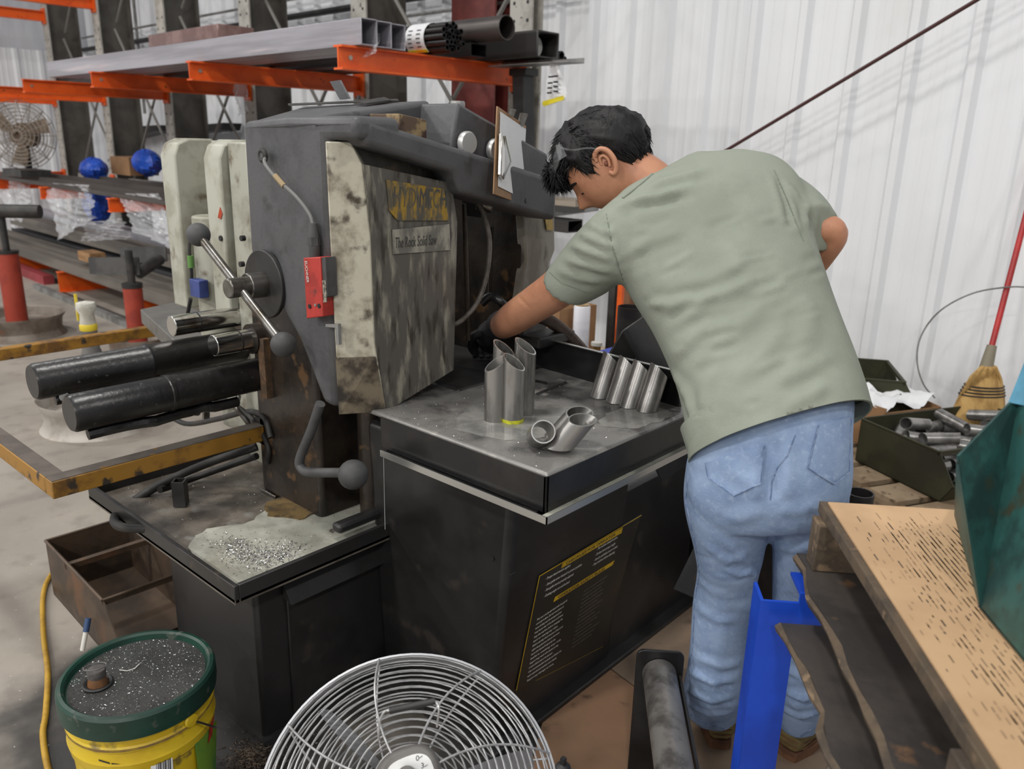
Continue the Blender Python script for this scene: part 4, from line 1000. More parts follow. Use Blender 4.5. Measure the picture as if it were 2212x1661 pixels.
def bvh(v, f): return BVHTree.FromPolygons([tuple(p) for p in v], f)
def hit(tree, px, py, far=6):
    d = ray(px, py); r = tree.ray_cast(CAMPOS, d.normalized(), far); return r[0], r[1]
def folds(v, f, lst):
    """press cloth folds into the surface: (polyline px, width m, amplitude m)"""
    T = bvh(v, f); N = normals(v, f); disp = np.zeros(len(v))
    for (P, w, a) in lst:
        P3 = []
        for (p, q) in zip(P[:-1], P[1:]):
            for k in range(8):
                h = hit(T, p[0] + (q[0] - p[0]) * k / 8, p[1] + (q[1] - p[1]) * k / 8)[0]
                if h is not None: P3.append(np.array(h))
        if len(P3) < 2: continue
        P3 = np.array(P3); lo = P3.min(0) - 3 * w; hi = P3.max(0) + 3 * w
        m = np.where(((v > lo) & (v < hi)).all(1))[0]
        if not len(m): continue
        d2 = ((v[m][:, None, :] - P3[None]) ** 2).sum(2); j = d2.argmin(1); dm = np.sqrt(d2.min(1))
        tt = j / (len(P3) - 1); env = np.clip(np.minimum(tt, 1 - tt) * 5 + .12, 0, 1)
        disp[m] += a * env * (np.exp(-(dm / w) ** 2) - .45 * np.exp(-((dm - 1.7 * w) / w) ** 2))
    return v + N * disp[:, None]
def np_obj(name, v, f, m, parent, **k):
    return obj(name, MB().add([Vector(p) for p in v], f), m, parent, recalc=False, ang=75, **k)

def trim(v, f, o, n):
    bm = bmesh.new(); vs = [bm.verts.new(tuple(p)) for p in v]
    for q in f: bm.faces.new([vs[i] for i in q])
    r = bmesh.ops.bisect_plane(bm, geom=bm.verts[:] + bm.edges[:] + bm.faces[:], dist=1e-5, plane_co=o, plane_no=n, clear_outer=True)
    ed = [e for e in r['geom_cut'] if isinstance(e, bmesh.types.BMEdge)]
    ex = bmesh.ops.extrude_edge_only(bm, edges=ed); nv = [g for g in ex['geom'] if isinstance(g, bmesh.types.BMVert)]
    c_ = sum((x.co for x in nv), Vector()) / len(nv)
    for x in nv: x.co = x.co + (c_ - x.co) * .025
    ex = bmesh.ops.extrude_edge_only(bm, edges=[g for g in ex['geom'] if isinstance(g, bmesh.types.BMEdge)]); nv = [g for g in ex['geom'] if isinstance(g, bmesh.types.BMVert)]
    for x in nv: x.co = x.co - Vector(n) * .07
    bm.verts.index_update(); out_v = np.array([tuple(x.co) for x in bm.verts]); out_f = [tuple(x.index for x in q.verts) for q in bm.faces]; bm.free()
    return out_v, out_f
hem_L, hem_R = atd(1489, 1004, 1.68), atd(1886, 878, 1.58)
hem_n = (hem_R - hem_L).cross(((hem_R - hem_L).cross((hem_L + hem_R) / 2 - (atd(1432, 760, 1.73) + atd(1815, 700, 1.68)) / 2))).normalized()
if hem_n.z > 0: hem_n = -hem_n
hem_o = (hem_L + hem_R) / 2
man = thing('person', 'man in sage t-shirt and faded jeans bending over the saw table', 'person', (-.66, 1.76, 0))
# ---- shirt
torso = loft_px([((1500, 1052), (1906, 922), 1.67, 1.57, .150), ((1489, 1006), (1886, 880), 1.68, 1.58, .150), ((1484, 940), (1872, 836), 1.69, 1.60, .152), ((1462, 840), (1846, 772), 1.71, 1.64, .148), ((1432, 760), (1815, 700), 1.73, 1.68, .142), ((1398, 690), (1782, 610), 1.75, 1.72, .138),
                 ((1355, 620), (1757, 530), 1.78, 1.77, .136), ((1318, 545), (1742, 450), 1.80, 1.82, .132), ((1310, 480), (1716, 400), 1.82, 1.86, .120), ((1330, 432), (1672, 358), 1.84, 1.88, .098), ((1372, 400), (1600, 334), 1.85, 1.88, .078), ((1395, 392), (1500, 335), 1.85, 1.87, .066)])
slL = loft_px([((1330, 425), (1400, 640), 1.80, 1.80, .085), ((1288, 462), (1345, 612), 1.80, 1.81, .080), ((1238, 512), (1312, 632), 1.84, 1.85, .072), ((1202, 556), (1285, 645), 1.87, 1.88, .066), ((1174, 594), (1268, 650), 1.90, 1.90, .064)], e=2.1)
slR = loft_px([((1610, 350), (1640, 520), 1.90, 1.88, .085), ((1668, 352), (1690, 520), 1.88, 1.86, .078), ((1740, 392), (1726, 530), 1.82, 1.81, .072), ((1803, 455), (1750, 530), 1.745, 1.745, .064)], e=2.1)
sv, sf = fuse([torso, slL, slR], .0075, 7)
FO = [([(1500, 404), (1400, 428), (1312, 452)], .014, .010), ([(1540, 362), (1430, 392), (1380, 420)], .014, .007), ([(1480, 425), (1420, 440), (1350, 448)], .010, -.006),
      ([(1476, 495), (1400, 520), (1360, 545)], .014, .005), ([(1640, 600), (1525, 648), (1465, 700)], .014, .007), ([(1505, 640), (1450, 660), (1395, 655)], .012, .008), ([(1590, 690), (1500, 730), (1440, 770)], .016, .006),
      ([(1625, 560), (1540, 600), (1440, 620)], .016, .004), ([(1660, 660), (1570, 720), (1490, 800)], .018, .005), ([(1700, 700), (1640, 780), (1560, 830)], .02, .005), ([(1760, 640), (1740, 740), (1700, 830)], .02, .004),
      ([(1800, 760), (1740, 800), (1660, 830)], .014, .005), ([(1690, 905), (1600, 935), (1540, 960)], .016, .004), ([(1440, 790), (1480, 850), (1500, 920)], .014, .005), ([(1560, 760), (1520, 840), (1510, 900)], .016, .004),
      ([(1790, 830), (1730, 865), (1680, 880)], .014, .004), ([(1640, 430), (1600, 520), (1590, 600)], .03, .004),
      ([(1245, 500), (1290, 520), (1330, 540)], .010, .007), ([(1225, 525), (1280, 548), (1330, 565)], .010, .007), ([(1212, 560), (1270, 575), (1330, 590)], .011, .006), ([(1200, 580), (1250, 600), (1310, 612)], .011, .005), ([(1270, 480), (1300, 500), (1330, 505)], .010, .007),
      ([(1680, 380), (1700, 440), (1712, 500)], .010, -.007), ([(1705, 400), (1740, 450), (1745, 500)], .010, .006), ([(1735, 420), (1760, 470), (1765, 500)], .010, .005),
      ([(1308, 462), (1322, 540), (1347, 612)], .006, -.005)]
rf = random.Random(11)
for _ in range(46):
    x, y = rf.uniform(1400, 1800), rf.uniform(460, 900); L_ = rf.uniform(30, 80); s_ = rf.uniform(.25, .6)
    FO.append(([(x, y), (x - L_ * .5, y + L_ * s_ * .5), (x - L_, y + L_ * s_)], rf.uniform(.006, .011), rf.choice((-1, 1)) * rf.uniform(.0012, .0028)))
sv = folds(sv, sf, FO)
sv, sf = trim(sv, sf, hem_o, hem_n)
shirt = np_obj('t_shirt', sv, sf, m_shirt, man)
ST = bvh(sv, sf)
def on(tree, P, lift=.001, step=6):
    out = []
    for (p, q) in zip(P[:-1], P[1:]):
        for k in range(step):
            h, n_ = hit(tree, p[0] + (q[0] - p[0]) * k / step, p[1] + (q[1] - p[1]) * k / step)
            if h is not None: out.append(h + n_ * lift)
    h, n_ = hit(tree, *P[-1])
    if h is not None: out.append(h + n_ * lift)
    return out
m_sseam = mat('shirt_seam', (116, 124, 112), rough=.95)
for P in ([(1492, 988), (1600, 958), (1700, 925), (1800, 890), (1876, 864)], [(1310, 462), (1320, 520), (1345, 605)], [(1182, 583), (1215, 612), (1270, 632)], [(1672, 368), (1700, 430), (1735, 520)]):
    L_ = on(ST, P, .0004)
    if len(L_) > 2: obj('seam', MB().tube(L_, .0011, 6), m_sseam, shirt)
# ---- jeans
pelvis = loft_px([((1500, 930), (1848, 860), 1.70, 1.60, .120), ((1486, 1000), (1842, 950), 1.70, 1.60, .128), ((1482, 1050), (1840, 1030), 1.71, 1.62, .128), ((1500, 1095), (1822, 1085), 1.73, 1.65, .110)], e=2.4)
legL = loft_px([((1484, 1000), (1668, 1010), 1.70, 1.68, .115), ((1477, 1087), (1664, 1096), 1.73, 1.71, .105), ((1498, 1178), (1649, 1188), 1.79, 1.77, .088), ((1506, 1240), (1636, 1244), 1.84, 1.82, .076), ((1496, 1310), (1631, 1320), 1.89, 1.87, .076), ((1491, 1395), (1626, 1400), 1.94, 1.92, .078), ((1482, 1460), (1616, 1480), 1.98, 1.96, .078), ((1475, 1488), (1606, 1508), 2.02, 2.0, .074), ((1478, 1516), (1594, 1540), 2.055, 2.03, .070)], e=2.2)
legR = loft_px([((1664, 1000), (1842, 985), 1.67, 1.60, .115), ((1666, 1096), (1834, 1080), 1.71, 1.65, .105), ((1668, 1180), (1822, 1170), 1.77, 1.71, .090), ((1668, 1250), (1812, 1245), 1.82, 1.77, .078), ((1668, 1330), (1803, 1330), 1.87, 1.83, .078), ((1670, 1400), (1796, 1400), 1.92, 1.88, .078), ((1674, 1460), (1792, 1465), 1.96, 1.92, .078), ((1672, 1503), (1790, 1496), 2.0, 1.97, .074), ((1674, 1550), (1776, 1530), 2.05, 2.02, .070)], e=2.2)
jv, jf = fuse([pelvis, legL, legR], .0075, 6)
JO = [([(1664, 935), (1668, 1020), (1666, 1095)], .016, -.012), ([(1560, 1125), (1610, 1118), (1655, 1098)], .014, .003), ([(1680, 1102), (1730, 1104), (1780, 1085)], .014, .003), ([(1515, 1170), (1570, 1215), (1630, 1190)], .012, .0035), ([(1560, 1228), (1600, 1245), (1628, 1228)], .008, .004), ([(1505, 1250), (1540, 1280), (1590, 1290)], .012, .003),
      ([(1500, 1310), (1550, 1340), (1610, 1340)], .012, .004), ([(1560, 1160), (1600, 1200), (1640, 1260)], .012, .004), ([(1485, 1450), (1540, 1475), (1600, 1465)], .010, .007), ([(1480, 1490), (1535, 1515), (1590, 1505)], .009, .007), ([(1482, 1520), (1530, 1545), (1585, 1540)], .008, .005), ([(1500, 1420), (1560, 1440), (1610, 1430)], .012, .005),
      ([(1690, 1440), (1740, 1470), (1785, 1450)], .012, .006), ([(1690, 1490), (1735, 1510), (1785, 1495)], .010, .007), ([(1685, 1530), (1730, 1550), (1780, 1535)], .009, .006), ([(1690, 1330), (1740, 1350), (1795, 1335)], .014, .004), ([(1680, 1180), (1720, 1190), (1770, 1175)], .012, .004), ([(1560, 1000), (1620, 1040), (1655, 1080)], .014, .003)]
for _ in range(40):
    x, y = rf.uniform(1500, 1800), rf.uniform(1080, 1540); L_ = rf.uniform(25, 60)
    JO.append(([(x, y), (x + L_ * .5, y + rf.uniform(-8, 8)), (x + L_, y + rf.uniform(-14, 14))], rf.uniform(.006, .011), rf.choice((-1, 1)) * rf.uniform(.001, .0024)))
jv = folds(jv, jf, JO)
jeans = np_obj('jeans', jv, jf, m_jeans, man)
JT = bvh(jv, jf)
def patch(tree, P, name, m, parent, lift=.0025, n=14):
    """pocket: a panel lying on the cloth, P = four corners plus a point between 3 and 4 in px"""
    a, b, c_, d, tip = P; g = []; nu, nv = n, n
    for j in range(nv + 1):
        for i in range(nu + 1):
            u, v = i / nu, j / nv
            x = (a[0] * (1 - u) + b[0] * u) * (1 - v) + (d[0] * (1 - u) + c_[0] * u) * v
            y = (a[1] * (1 - u) + b[1] * u) * (1 - v) + (d[1] * (1 - u) + c_[1] * u) * v
            tx, ty = tip[0] - (c_[0] + d[0]) / 2, tip[1] - (c_[1] + d[1]) / 2
            k = (1 - abs(2 * u - 1)) * v; x += tx * k; y += ty * k
            h, nn = hit(tree, x, y)
            if h is None: return None
            g.append(h + nn * lift)
    w = nu + 1; fs = [(j * w + i, j * w + i + 1, (j + 1) * w + i + 1, (j + 1) * w + i) for j in range(nv) for i in range(nu)]
    N_ = len(g); vs = g + [p - (CAMPOS - p).normalized() * .004 for p in g]
    bd = [i for i in range(nu)] + [nu + j * w for j in range(nv)] + [nv * w + nu - i for i in range(nu)] + [(nv - j) * w for j in range(nv)]
    fs += [(bd[k], bd[k - 1], bd[k - 1] + N_, bd[k] + N_) for k in range(len(bd))]
    po = obj(name, MB().add(vs, fs), m, parent, ang=60)
    edge = [g[k] for k in bd[len(bd) // 4:]] 
    ed = [g[nu + j * w] for j in range(nv + 1)] + [g[nv * w + nu - i] for i in range(1, nu + 1)] + [g[(nv - j) * w] for j in range(1, nv + 1)]
    obj('stitching', MB().tube([p + (CAMPOS - p).normalized() * .0008 for p in ed], .0011, 5), m_seam, po)
    return po
patch(JT, ((1524, 1000), (1650, 962), (1641, 1045), (1530, 1030), (1585, 1070)), 'back_pocket', m_jeans, jeans)
patch(JT, ((1768, 918), (1836, 900), (1832, 1020), (1744, 1010), (1800, 1045)), 'back_pocket', m_jeans, jeans)
for P in ([(1718, 940), (1700, 985), (1680, 1010), (1668, 1040), (1664, 1080)], [(1487, 1020), (1482, 1085), (1503, 1178), (1511, 1240), (1501, 1300), (1497, 1395), (1488, 1460), (1482, 1510)], [(1484, 1540), (1530, 1565), (1588, 1580)], [(1678, 1580), (1720, 1596), (1766, 1566)]):
    L_ = on(JT, P, .0005, 5)
    if len(L_) > 2: obj('seam', MB().tube(L_, .0013, 6), m_seam, jeans)
# ---- body: head, neck, arms, trunk, legs in one skin
Hc = atd(1312, 352, 1.87)
hf = (CR * -.66 + CU * -.66 + CF * .40).normalized(); hu = (CR * -.66 + CU * .72 + CF * .10); hu = (hu - hf * hu.dot(hf)).normalized(); hl = hu.cross(hf)
HM = Matrix(((hf.x, hl.x, hu.x, Hc.x), (hf.y, hl.y, hu.y, Hc.y), (hf.z, hl.z, hu.z, Hc.z), (0, 0, 0, 1)))
def head_surface(x, y, z):
    """unit sphere point -> head shape in metres (x face, y left, z up)"""
    X, Y, Z = .098 * x, .076 * y, .115 * z
    if z < 0:
        t = -z; Y *= 1 - .30 * t * t; X *= 1 - .16 * t * t if x > 0 else 1 - .36 * t
    if x > 0:
        X += .006 * math.exp(-((z + .62) / .16) ** 2) * max(0, x)                      # chin
        X -= .007 * math.exp(-((z + .02) / .13) ** 2) * math.exp(-((abs(y) - .42) / .2) ** 2)      # eye sockets
        X += .026 * math.exp(-((z + .26) / .12) ** 2) * math.exp(-(y / .16) ** 2) * (x > .3) + .012 * math.exp(-((z + .10) / .16) ** 2) * math.exp(-(y / .12) ** 2) * (x > .3)   # nose
        X += .005 * math.exp(-((z + .50) / .05) ** 2) * math.exp(-(y / .3) ** 2) * (x > .3) - .003 * math.exp(-((z + .55) / .025) ** 2) * math.exp(-(y / .3) ** 2)  # mouth
        X += .005 * math.exp(-((z - .13) / .07) ** 2) * math.exp(-((abs(y) - .38) / .25) ** 2)     # brow
    else:
        X -= .010 * math.exp(-((z - .25) / .5) ** 2) * -x
    return Vector((X, Y, Z))
hm = MB(); rs = []
for i in range(41):
    th = math.pi * i / 40; r_ = max(math.sin(th), .01)
    rs.append([HM @ head_surface(r_ * math.cos(2 * math.pi * k / 48), r_ * math.sin(2 * math.pi * k / 48), -math.cos(th)) for k in range(48)])
hm.rings(rs)
neck = MB().tube(curve([HM @ Vector((-.022, 0, -.04)), HM @ Vector((-.035, 0, -.11)), atd(1408, 420, 1.87), atd(1450, 455, 1.86)], 5), 0, 24, rs=[v.x for v in curve([Vector((q_, 0, 0)) for q_ in (.056, .058, .064, .08)], 5)])
armL = limb([(1330, 520, 1.81, .052), (1262, 575, 1.86, .051), (1212, 618, 1.91, .049), (1166, 650, 1.97, .046), (1132, 672, 2.02, .044), (1106, 690, 2.08, .042), (1086, 703, 2.15, .036), (1073, 712, 2.21, .030)])
armR = limb([(1670, 440, 1.87, .052), (1735, 470, 1.81, .042), (1774, 490, 1.775, .035), (1800, 505, 1.775, .032), (1778, 540, 1.815, .034), (1735, 590, 1.90, .036), (1690, 640, 2.02, .030), (1660, 665, 2.08, .028)])
trunk = limb([(1670, 985, 1.67, .10), (1640, 850, 1.70, .105), (1580, 650, 1.77, .105), (1500, 480, 1.84, .09), (1440, 440, 1.86, .07)])
coreL = limb([(1575, 1000, 1.70, .07), (1572, 1240, 1.84, .045), (1545, 1440, 1.97, .036)]); coreR = limb([(1755, 985, 1.65, .07), (1738, 1250, 1.80, .045), (1730, 1450, 1.94, .036)])
bv, bf = fuse([hm, neck, armL, armR, trunk, coreL, coreR], .0055, 4)
FOB = [([(1118, 638), (1131, 652), (1146, 668)], .004, -.0022)]
bv = folds(bv, bf, FOB)
body = np_obj('body', bv, bf, m_skin, man)
# ear (left), nostril side, closed eye, brow
def ear():
    mb = MB(); P = [(.012, .078, .018), (.004, .084, .030), (-.012, .088, .030), (-.022, .088, .014), (-.020, .085, -.008), (-.010, .081, -.024), (.002, .078, -.030), (.008, .076, -.020)]
    mb.tube([HM @ (Vector(p) + Vector((-.008, -.004, -.014))) for p in curve(P, 5)], .0058, 10)
    mb2 = [HM @ (Vector(p) + Vector((-.008, -.005, -.014))) for p in ((.010, .074, .016), (.000, .079, .026), (-.014, .083, .022), (-.018, .083, .005), (-.012, .080, -.012), (.0, .076, -.022), (.008, .073, -.012))]
    mb.prism(mb2, hl * -.004)
    inner = [HM @ (Vector(p) + Vector((-.008, -.004, -.014))) for p in curve([(.010, .078, .004), (.002, .083, .016), (-.008, .085, .014), (-.010, .084, .0), (-.002, .080, -.012)], 5)]
    mb.tube(inner, .0035, 8)
    return mb
obj('ear', ear(), m_skin, body, ang=70)
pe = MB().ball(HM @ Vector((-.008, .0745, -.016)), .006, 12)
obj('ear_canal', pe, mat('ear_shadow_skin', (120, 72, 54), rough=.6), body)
lash = [HM @ (head_surface(*Vector((.86, .34 + .06 * k, -.09 - .015 * k)).normalized()) * 1.01) for k in range(4)]
lash_old = [HM @ (head_surface(*Vector((.86, .36 + .10 * k, -.06 - .03 * math.sin(k * 1.5))).normalized()) * 1.012) for k in range(5)]
obj('eyelashes', MB().tube(lash, .0016, 6), m_hair, body)
brow = [HM @ (head_surface(*Vector((.86, .28 + .12 * k, .12 + .02 * math.sin(k))).normalized()) * 1.02) for k in range(5)]
obj('eyebrow', MB().tube(brow, .0035, 8, rs=[.0025, .004, .004, .0035, .002]), m_hair, body)
# ---- hair: thick cap plus many tufts following the growth direction
def hairline(az):            # lowest hair elevation (unit z) for azimuth, 0 = face, pi = nape
    a = abs(az)
    pts = [(0, .50), (.55, .50), (.95, .40), (1.15, .05), (1.32, -.12), (1.48, .16), (1.75, .12), (1.95, -.30), (2.4, -.62), (math.pi, -.70)]
    for (a0, z0), (a1, z1) in zip(pts[:-1], pts[1:]):
        if a <= a1: t = (a - a0) / (a1 - a0); return z0 * (1 - t) + z1 * t
    return -.7
def hair_pt(az, z, off):
    r_ = math.sqrt(max(1 - z * z, 0)); p = head_surface(r_ * math.cos(az), r_ * math.sin(az), z)
    return p + p.normalized() * off
rs = []; nA, nZ = 72, 18; rh = random.Random(4)
for j in range(nZ + 1):
    ring = []
    for k in range(nA):
        az = -math.pi + 2 * math.pi * k / nA; z0 = hairline(az); z = z0 + (1 - z0) * (j / nZ) * .9995
        th_ = .002 + .016 * min(1, (j / nZ) * 3.0) * (1 + .35 * math.sin(az * 9 + j) * math.sin(j * .9))
        if abs(az) < 1.0: th_ += .008 * (1 - abs(az))
        ring.append(HM @ hair_pt(az, z, th_))
    rs.append(ring)
inner = [[HM @ hair_pt(-math.pi + 2 * math.pi * k / nA, hairline(-math.pi + 2 * math.pi * k / nA) + .02, -.004) for k in range(nA)]]
hair = obj('hair', MB().rings(inner + rs, cap=True), m_hair, body, ang=80)
tm = MB()
def tuft(p, d, L_, w, bend):
    d = d.normalized(); s_ = d.cross(Vector((rh.uniform(-1, 1), rh.uniform(-1, 1), rh.uniform(-1, 1)))).normalized(); pts_ = [p + d * L_ * t_ + bend * L_ * t_ * t_ for t_ in (0, .35, .7, 1)]
    tm.tube(pts_, 0, 4, rs=[w, w * .85, w * .5, w * .08])
for _ in range(2600):
    az = rh.uniform(-math.pi, math.pi); z0 = hairline(az); z = z0 + (1 - z0) * rh.random() ** .8
    p = hair_pt(az, z, .010 if z > z0 + .1 else .003); n_ = p.normalized()
    flow = Vector((.9, 0, -.25)) if abs(az) < 1.3 and z > .2 else Vector((-.35, .0, -1.0))       # front combed forward, back downward
    flow = flow - n_ * flow.dot(n_)
    if abs(az) < 1.1 and z > .25:
        L_ = rh.uniform(.018, .038); d_ = flow.normalized() + n_ * rh.uniform(.3, .9) + Vector((rh.uniform(-.5, .5), rh.uniform(-.5, .5), rh.uniform(-.4, .4))); w_ = .0016
    else:
        L_ = rh.uniform(.012, .024); d_ = flow.normalized() + n_ * rh.uniform(.15, .45) + Vector((rh.uniform(-.2, .2), rh.uniform(-.2, .2), 0)); w_ = .0013
    tuft(HM @ p, HM.to_3x3() @ d_, L_, w_, HM.to_3x3() @ (n_ * -.25 + flow * .3))
for _ in range(420):       # forelock hanging over the forehead
    az = rh.uniform(-.6, .75); p = hair_pt(az, .52 + rh.uniform(-.02, .12), .012)
    tuft(HM @ p, HM.to_3x3() @ Vector((1.0 + rh.uniform(-.2, .5), rh.uniform(-.7, .7), rh.uniform(-.7, .35))), rh.uniform(.022, .046), .0018, HM.to_3x3() @ Vector((rh.uniform(-.1, .3), rh.uniform(-.3, .3), -.55)))
fl_ = MB(); rl = random.Random(2); rs = []
for i in range(11):
    th = math.pi * i / 10; rs.append([HM @ (Vector((.098, .006, .070)) + Vector((math.sin(th) * math.cos(2 * math.pi * k / 20) * .030, math.sin(th) * math.sin(2 * math.pi * k / 20) * .052, -math.cos(th) * .030)) * (1 + rl.uniform(-.12, .12))) for k in range(20)])
obj('forelock', fl_.rings(rs), m_hair, hair, ang=80)
for _ in range(700):
    d_ = Vector((rl.gauss(.5, .6), rl.gauss(0, .8), rl.gauss(-.3, .6))).normalized(); p = Vector((.098, .006, .070)) + Vector((d_.x * .026, d_.y * .048, d_.z * .026))
    tuft(HM @ p, HM.to_3x3() @ (d_ + Vector((.3, rl.uniform(-.6, .6), rl.uniform(-.8, .3)))), rl.uniform(.010, .026), .0016, HM.to_3x3() @ Vector((rl.uniform(-.4, .3), rl.uniform(-.5, .5), -.4)))
obj('hair_tufts', tm, m_hair, hair, kind='stuff', ang=80)
# ---- clear safety glasses pushed up on the hair
m_clear = bpy.data.materials.new('clear_plastic'); m_clear.use_nodes = True
_b = m_clear.node_tree.nodes['Principled BSDF']; _b.inputs['Base Color'].default_value = (.8, .82, .84, 1); _b.inputs['Roughness'].default_value = .1; _b.inputs['Alpha'].default_value = .06; _b.inputs['Specular IOR Level'].default_value = .8
gl = MB(); rr = []
for k in range(15):
    az = -1.15 + 2.3 * k / 14; rr.append([HM @ hair_pt(az, .78 - .18 * math.cos(az), .024 + o_) + HM.to_3x3() @ Vector((0, 0, 0)) for o_ in (0, .002)] + [HM @ hair_pt(az, .52 - .15 * math.cos(az), .030 + o_) for o_ in (.002, 0)])
gl.rings(rr)
gs = obj('safety_glasses', gl, m_clear, man, label='clear safety glasses pushed up on the hair')
tp = [HM @ hair_pt(1.15, .60, .026), HM @ hair_pt(1.35, .42, .022), HM @ hair_pt(1.6, .25, .020), HM @ hair_pt(1.75, .08, .016)]
obj('temple', MB().tube(curve(tp, 5), .0022, 6), m_clear, gs)
tw = [HM @ hair_pt(1.02, .70, .029), HM @ hair_pt(1.22, .62, .027), HM @ hair_pt(1.22, .40, .027), HM @ hair_pt(1.02, .44, .031)]
obj('side_shield', MB().prism(tw, hl * .001), m_clear, gs)
# ---- collar
cl_ = on(ST, [(1470, 338), (1445, 352), (1415, 372), (1388, 394), (1366, 412), (1345, 428)], .0006, 5)
if len(cl_) > 3: obj('collar', MB().tube(cl_, .0032, 8), m_shirt, shirt)
# ---- gloved hand gripping the work in the saw
wr = atd(1074, 711, 2.20); kn = atd(1052, 728, 2.29); hd = (kn - wr).normalized(); sd = hd.cross(CU).normalized(); bk = sd.cross(hd).normalized()
parts_ = [MB().tube(curve([wr - hd * .035, wr, wr + hd * .05, wr + hd * .095], 4), 0, 16, rs=[v.x for v in curve([Vector((q_, 0, 0)) for q_ in (.036, .034, .040, .036)], 4)])]
for k in range(4):
    o_ = wr + hd * .085 + sd * (-.031 + .0205 * k); L_ = (.070, .080, .076, .060)[k]
    parts_.append(MB().tube(curve([o_ - hd * .02, o_ + hd * L_ * .35 + bk * .004, o_ + hd * L_ * .60 - bk * .028, o_ + hd * L_ * .45 - bk * .055], 4), 0, 10, rs=[v.x for v in curve([Vector((q_, 0, 0)) for q_ in (.0115, .011, .010, .008)], 4)]))
t0_ = wr + hd * .03 - sd * .030
parts_.append(MB().tube(curve([t0_ + sd * .01, t0_ - sd * .022 + hd * .02 - bk * .008, t0_ - sd * .026 + hd * .045 - bk * .030, t0_ - sd * .012 + hd * .06 - bk * .05], 4), 0, 10, rs=[v.x for v in curve([Vector((q_, 0, 0)) for q_ in (.014, .0125, .011, .009)], 4)]))
gv, gf = fuse(parts_, .004, 3)
np_obj('work_glove', gv, gf, m_glove, man, label='black work glove on the left hand')
obj('glove_cuff', MB().tube([wr - hd * .055, wr - hd * .03, wr - hd * .01], 0, 18, rs=[.041, .042, .038]), m_glove, man)
# right hand, in front of the waist
h0, h1 = atd(1672, 655, 2.06), atd(1640, 680, 2.11); d0 = (h1 - h0).normalized(); s0 = d0.cross(CU).normalized(); b0_ = s0.cross(d0)
parts_ = [MB().tube(curve([h0 - d0 * .03, h0, h0 + d0 * .05, h0 + d0 * .09], 4), 0, 14, rs=[v.x for v in curve([Vector((q_, 0, 0)) for q_ in (.03, .03, .036, .032)], 4)])]
for k in range(4):
    o_ = h0 + d0 * .08 + s0 * (-.028 + .019 * k); L_ = (.062, .074, .07, .055)[k]
    parts_.append(MB().tube(curve([o_ - d0 * .02, o_ + d0 * L_ * .4, o_ + d0 * L_ * .7 - b0_ * .02, o_ + d0 * L_ * .7 - b0_ * .045], 4), 0, 10, rs=[.009] * 13))
o_ = h0 + d0 * .03 - s0 * .028; parts_.append(MB().tube(curve([o_, o_ - s0 * .02 + d0 * .02, o_ - s0 * .02 + d0 * .05], 4), 0, 10, rs=[.011] * 9))
gv, gf = fuse(parts_, .004, 3)
np_obj('work_glove', gv, gf, m_glove, man, label='black work glove on the right hand')
# ---- boots
def boot(heel, d, side):
    d = Vector((d[0], d[1], 0)).normalized(); s_ = Vector((-d.y, d.x, 0)); h = Vector((heel[0], heel[1], 0)); rs = []
    prof = [(-.012, .030, .030, .075), (.0, .036, .026, .105), (.05, .038, .026, .125), (.10, .038, .026, .118), (.15, .043, .026, .088), (.20, .047, .026, .072), (.25, .045, .026, .064), (.285, .034, .028, .052), (.30, .016, .030, .042)]
    for (t_, w_, z0, z1) in prof:
        ring = []
        for k in range(20):
            a = 2 * math.pi * k / 20; ca, sa = math.cos(a), math.sin(a)
            ring.append(h + d * t_ + s_ * w_ * math.copysign(abs(ca) ** .75, ca) + Vector((0, 0, (z0 + z1) / 2 + (z1 - z0) / 2 * math.copysign(abs(sa) ** .7, sa))))
        rs.append(ring)
    shaft = MB().tube([h + d * .05 + Vector((0, 0, .06)), h + d * .055 + Vector((0, 0, .15)), h + d * .055 + Vector((0, 0, .20))], 0, 20, rs=[.046, .050, .052])
    v_, f_ = fuse([MB().rings(rs), shaft], .0055, 3)
    b = np_obj('boot', v_, f_, m_boot, man)
    so_ = [h + d * t_ + s_ * w_ for t_, w_ in ((-.014, .026), (-.018, 0), (-.014, -.026), (.05, -.040), (.12, -.040), (.20, -.050), (.26, -.046), (.295, -.028), (.308, 0), (.295, .028), (.26, .046), (.20, .050), (.12, .040), (.05, .040))]
    obj('sole', MB().prism(so_, (0, 0, .030)), m_sole, b, bevel=.003)
    for z_ in (.047, .062):
        obj('welt', MB().tube([h + d * t_ + s_ * w_ + Vector((0, 0, z_)) for t_, w_ in ((.06, .041), (.0, .037), (-.014, .02), (-.0165, 0), (-.014, -.02), (.0, -.037), (.06, -.041))], .0016, 6), m_sole, b)
hl_, hr_ = atz(1555, 1622, 0) + Vector((-.01, .015, 0)), atz(1700, 1642, 0) + Vector((-.003, .015, 0))
boot(hl_, (-.62, .78), 1); boot(hr_, (.10, 1.0), -1)
